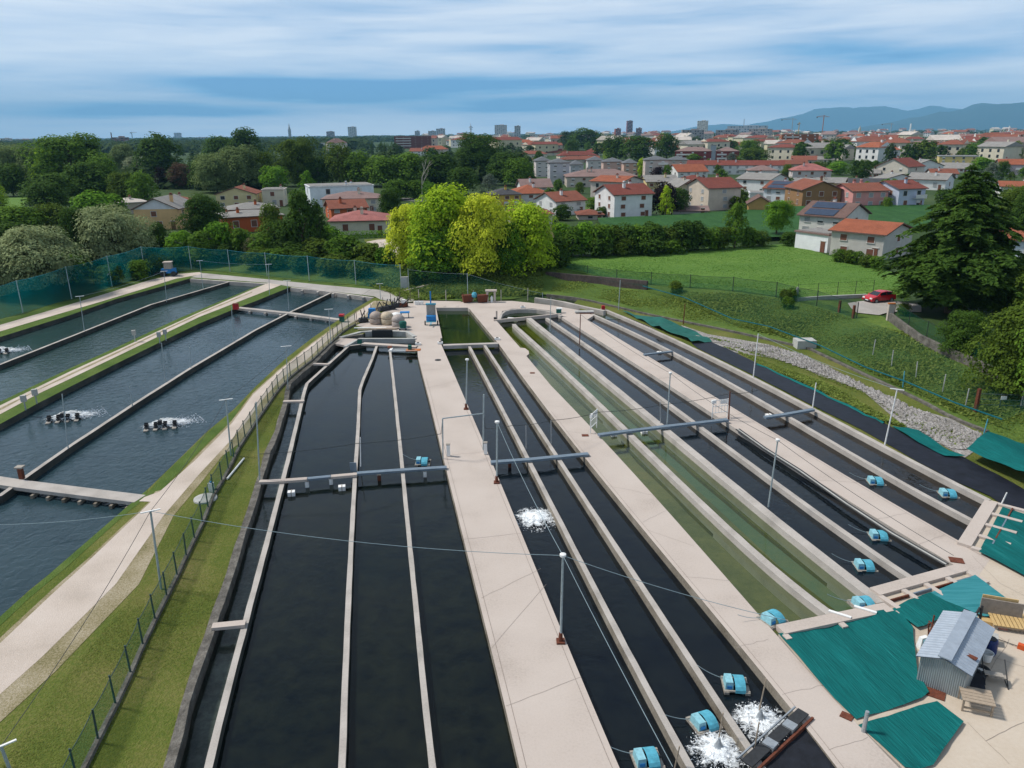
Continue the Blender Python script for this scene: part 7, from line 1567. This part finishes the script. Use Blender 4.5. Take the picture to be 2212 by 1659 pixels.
for px, rz in ((899, 0), (904, 0), (911, 0)):
    o = MB().lathe((0, 0, 0), [(.26, 0), (.3, .5), (.27, .52), (.24, .1)], WHITE, 12).build('white_tub'); o.location = GZ(px, 658); tag(o, 'white tub in a row at the platform corner', 'tub', 'white tubs at the platform corner')
e = thing('cement_mixer', 1025, 653, 'light blue cement mixer drum tipped behind the platform', 'mixer'); MB().lathe((0, 0, .9), [(.2, -.2), (.42, .0), (.42, .3), (.25, .6)], BLUEP, 14).build('drum', e); MB().tube((-.6, 0, 0), (0, 0, .9), .06, RUST).tube((.6, 0, 0), (0, 0, .9), .06, RUST).build('stand', e)
for px, lab in ((1010, 'rusty iron trough standing behind the platform'), (1042, 'rusty skip tipped behind the platform')):
    e = thing('rusty_trough', px, 653, lab, 'trough', .3); MB().box((0, 0, .6), (1.3, .7, 1.1), RUST, 0, 1.25).build('tub', e); MB().tube((-.5, 0, 0), (-.7, 0, 1.5), .05, RUST).build('handle', e)
e = thing('stone_hut', 1061, 652, 'tiny pale doorless hut frame behind the platform', 'hut'); MB().box((-.55, 0, .8), (.3, .7, 1.6), CONC).box((.55, 0, .8), (.3, .7, 1.6), CONC).build('wall', e); MB().box((0, 0, 1.7), (1.7, .9, .22), CONC).build('roof', e); MB().lathe((.1, -.2, 0), [(.2, 0), (.2, .7), (.08, .95)], WHITE, 10).build('bottle', e)
P = GZ(868, 634); tag(MB().bar((0, 0, .3), GZ(940, 612, .6) - P, .35, .2, CONC).build('flume'), 'pale timber flume running off the end of the paved road', 'flume').location = P
small('grey_cabinet', 875, 627, 'tall grey cabinet between two net poles', 'cabinet', (('cabinet', (0, 0, 1.1), (1.1, .6, 2.2), CGREY), ('door', (0, -.32, 1.1), (.9, .04, 1.9), STEEL)))
small('red_can', 1303, 669, 'red can at the head of the outer brown raceway', 'can', (('can', (0, 0, .3), (.5, .4, .5), REDP), ('lid', (0, 0, .58), (.3, .25, .08), REDP)))
small('head_gate', 1262, 676, 'grey planked head gate of the brown raceways', 'gate', (('plank', (0, 0, .2), (2.6, .9, .16), CGREY), ('board', (.3, -.55, -.1), (2.0, .08, .5), RUST)))
small('teal_box', 1207, 676, 'teal and white pump box at the end of thin pale beam', 'box', (('box', (0, 0, .3), (.7, .6, .5), TEALD), ('lid', (.1, .1, .62), (.8, .6, .12), WHITE)))
small('control_post', 1073, 690, 'thin concrete post with black socket by the curved basin', 'post', (('post', (0, 0, .6), (.22, .22, 1.2), CONC), ('socket', (-.2, 0, .15), (.4, .3, .3), DARK)))
small('float_raft', 1110, 692, 'white jointed raft at the head of the green raceways', 'raft', (('deck', (0, 0, .3), (1.8, .35, .1), WHITE), ('float', (-.6, 0, .05), (.4, .5, .4), WHITE), ('float', (.4, -.3, .05), (.4, .5, .4), WHITE)), -.4, -.5)
e = thing('tractor', 364, 596, 'blue tractor with grey cab on the grass by the netting', 'tractor', .15); MB().box((.2, 0, .95), (2.4, 1.1, .8), BLUES).build('body', e); MB().box((.2, 0, 1.9), (1.3, 1.3, 1.1), FLOATG, 0, .9).build('cab', e); MB().box((.2, 0, 2.52), (1.5, 1.4, .14), CONC).build('cab_roof', e); MB().bar((-1.0, 0, .9), (-2.4, 0, .4), .3, .2, DARK).build('arm', e)
for x, r_ in ((-.7, .55), (1.1, .45)):
    for y in (-.7, .7): MB().tube((x, y - .15, r_), (x, y + .15, r_), r_, DARK, None, 14).build('wheel', e)
small('white_figure', 237, 607, 'small white canister by the base of the netting', 'canister', (('body', (0, 0, .5), (.6, .4, 1.0), WHITE), ('cap', (0, 0, 1.1), (.3, .2, .25), WHITE)))

# ------------------------------------------------------------------ the parked car
def car():
    P = G(1898, 652); e = empty('parked_car', P, 'red hatchback parked on the gravel patch under the conifer', 'car', None, R(200)); m_ = mat('car_red', (.50, .012, .02), .25, .05, spec=.6)
    prof = [(2.05, .35), (2.08, .62), (1.95, .80), (1.15, .98), (.40, 1.42), (-.55, 1.50), (-1.45, 1.38), (-1.95, 1.02), (-2.05, .70), (-2.02, .35)]
    vs = []
    for (x, z) in prof:
        w = .86 if z < 1.0 else .86 - (z - 1.0) * .42
        for s in (-1, -.55, .55, 1): vs.append((x, s * w, z + (.03 if abs(s) < .9 and z > .7 else 0)))
    fs = []; n = len(prof)
    for i in range(n - 1):
        for q in range(3): fs.append((4 * i + q, 4 * i + q + 1, 4 * i + q + 5, 4 * i + q + 4))
    fs += [tuple(4 * i for i in range(n))[::-1], tuple(4 * i + 3 for i in range(n)), (0, 1, 4 * n - 3, 4 * n - 4), (1, 2, 4 * n - 2, 4 * n - 3), (2, 3, 4 * n - 1, 4 * n - 2)]
    MB().add(vs, fs, m_).build('body', e, False)
    MB().add([(1.13, -.72, 1.03), (1.13, .72, 1.03), (.46, .62, 1.43), (.46, -.62, 1.43)], [(0, 1, 2, 3)], GLASS).build('windscreen', e); MB().add([(-1.5, -.60, 1.39), (-1.5, .60, 1.39), (-1.93, .70, 1.06), (-1.93, -.70, 1.06)], [(0, 1, 2, 3)], GLASS).build('rear_window', e)
    for s in (-1, 1):
        MB().add([(.95, s * .845, 1.05), (.35, s * .72, 1.38), (-.3, s * .70, 1.42), (-.3, s * .865, 1.05)], [(0, 1, 2, 3) if s < 0 else (3, 2, 1, 0)], GLASS).build('window', e); MB().add([(-.4, s * .865, 1.05), (-.4, s * .70, 1.42), (-1.2, s * .74, 1.34), (-1.6, s * .85, 1.08)], [(0, 1, 2, 3) if s < 0 else (3, 2, 1, 0)], GLASS).build('window', e)
        MB().box((1.97, s * .62, .72), (.2, .38, .16), WHITE).build('headlight', e); MB().box((.85, s * .95, 1.02), (.12, .2, .14), m_).build('mirror', e)
        for x in (1.28, -1.28): w_ = MB().tube((x, s * .72, .32), (x, s * .89, .32), .33, DARK, None, 16).build('wheel', e); MB().tube((x, s * .885, .32), (x, s * .90, .32), .2, STEEL, None, 12).build('rim', w_)
    MB().box((2.06, 0, .45), (.1, 1.2, .2), DARK).build('grille', e); MB().box((2.1, 0, .48), (.03, .5, .11), WHITE).build('number_plate', e)
car()

# ------------------------------------------------------------------ loose grass and weeds
def grass_blades(px, n, h0, h1, leaf, name, label, seed, flat=None, up_=1.0, even=.0, st=1.5):
    rs = np.random.RandomState(seed); np.random.seed(seed); poly = np.array([(GZ(*p, flat) if flat is not None else G(*p)).xy[:] for p in px]); lo, hi = poly.min(0), poly.max(0); pts = np.zeros((0, 2))
    while len(pts) < n:
        q = lo + rs.rand(n * 2, 2) * (hi - lo); pts = np.concatenate([pts, q[inpoly(q, poly)]])
    pts = pts[:n]; z = np.full(n, flat) if flat is not None else np.maximum(hgt(pts), 0); cl = .5 + .5 * np.sin(pts[:, 0] * .31 + 1.3 * np.sin(pts[:, 1] * .23)) * np.cos(pts[:, 1] * .37 + np.sin(pts[:, 0] * .19)); h = (h0 + (h1 - h0) * rs.rand(n)) * (even + (1 - even) * (.35 + .9 * cl))
    C = np.column_stack([pts, z + h * .45]); a = rs.rand(n) * 6.28; Nn = np.column_stack([np.cos(a), np.sin(a), np.full(n, up_)])
    o = bpy.data.objects.new(name, quads_mesh(name, C, Nn, h * .42, LEAF[leaf], st, .3)); col.objects.link(o); tag(o, label, None, None, 'stuff')
leaf_mat('weed', (.055, .11, .016), (.28, .34, .08)); LEAF['weed'] = MATS['leaf_weed']; leaf_mat('lawn', (.06, .10, .018), (.24, .25, .065)); LEAF['lawn'] = MATS['leaf_lawn']; leaf_mat('mead', (.05, .14, .02), (.14, .27, .05)); LEAF['mead'] = MATS['leaf_mead']
grass_blades([(1200, 600), (1300, 625), (1400, 632), (1594, 636), (1720, 652), (1830, 690), (1960, 720), (2150, 826), (2300, 890), (2250, 985), (2134, 925), (2059, 893), (1871, 803), (1739, 742), (1659, 724), (1581, 706), (1481, 690), (1406, 673), (1331, 654), (1256, 637), (1190, 630)], 34000, .12, .42, 'weed', 'weeds', 'rough weeds and tall grass covering the bank', 1)
grass_blades([(1200, 592), (1294, 606), (1431, 620), (1594, 629), (1720, 646), (1880, 640), (1960, 640), (1990, 600), (1930, 590), (1800, 556), (1710, 530), (1640, 533), (1560, 536), (1450, 543), (1320, 553), (1215, 558)], 42000, .12, .26, 'mead', 'meadow_grass', 'mown bright green grass of the meadow', 2, None, 2.0, .8)
grass_blades([(-30, 1700), (125, 1480), (300, 1270), (375, 1122), (440, 1046), (482, 990), (520, 965), (600, 850), (618, 868), (598, 933), (575, 985), (545, 1085), (512, 1180), (482, 1276), (430, 1426), (397, 1520), (362, 1660), (330, 1790), (-120, 1790)], 60000, .025, .06, 'lawn', 'lawn_grass', 'short half dry grass along the mesh fence', 3, 0.0, 1.5)
grass_blades([(1560, 750), (1640, 775), (1740, 812), (1830, 850), (1900, 895), (1960, 925), (1900, 910), (1830, 872), (1756, 838), (1650, 790), (1586, 757)], 5000, .15, .4, 'weed', 'weeds', 'green grass strip between white stones and tarpaulin', 4, 0.0)
grass_blades([(880, 650), (760, 600), (560, 575), (440, 565), (440, 550), (600, 545), (800, 560), (900, 575), (1180, 590), (1170, 640)], 14000, .25, .8, 'weed', 'weeds', 'wild green growth behind the netting', 5)
grass_blades([(1530, 730), (1659, 752), (1735, 775), (1868, 842), (1984, 895), (2110, 945), (2060, 968), (1980, 925), (1870, 856), (1770, 816), (1659, 778)], 7000, .04, .30, 'weed', 'weeds', 'weeds breaking through the strip of white stones', 6, 0.0)
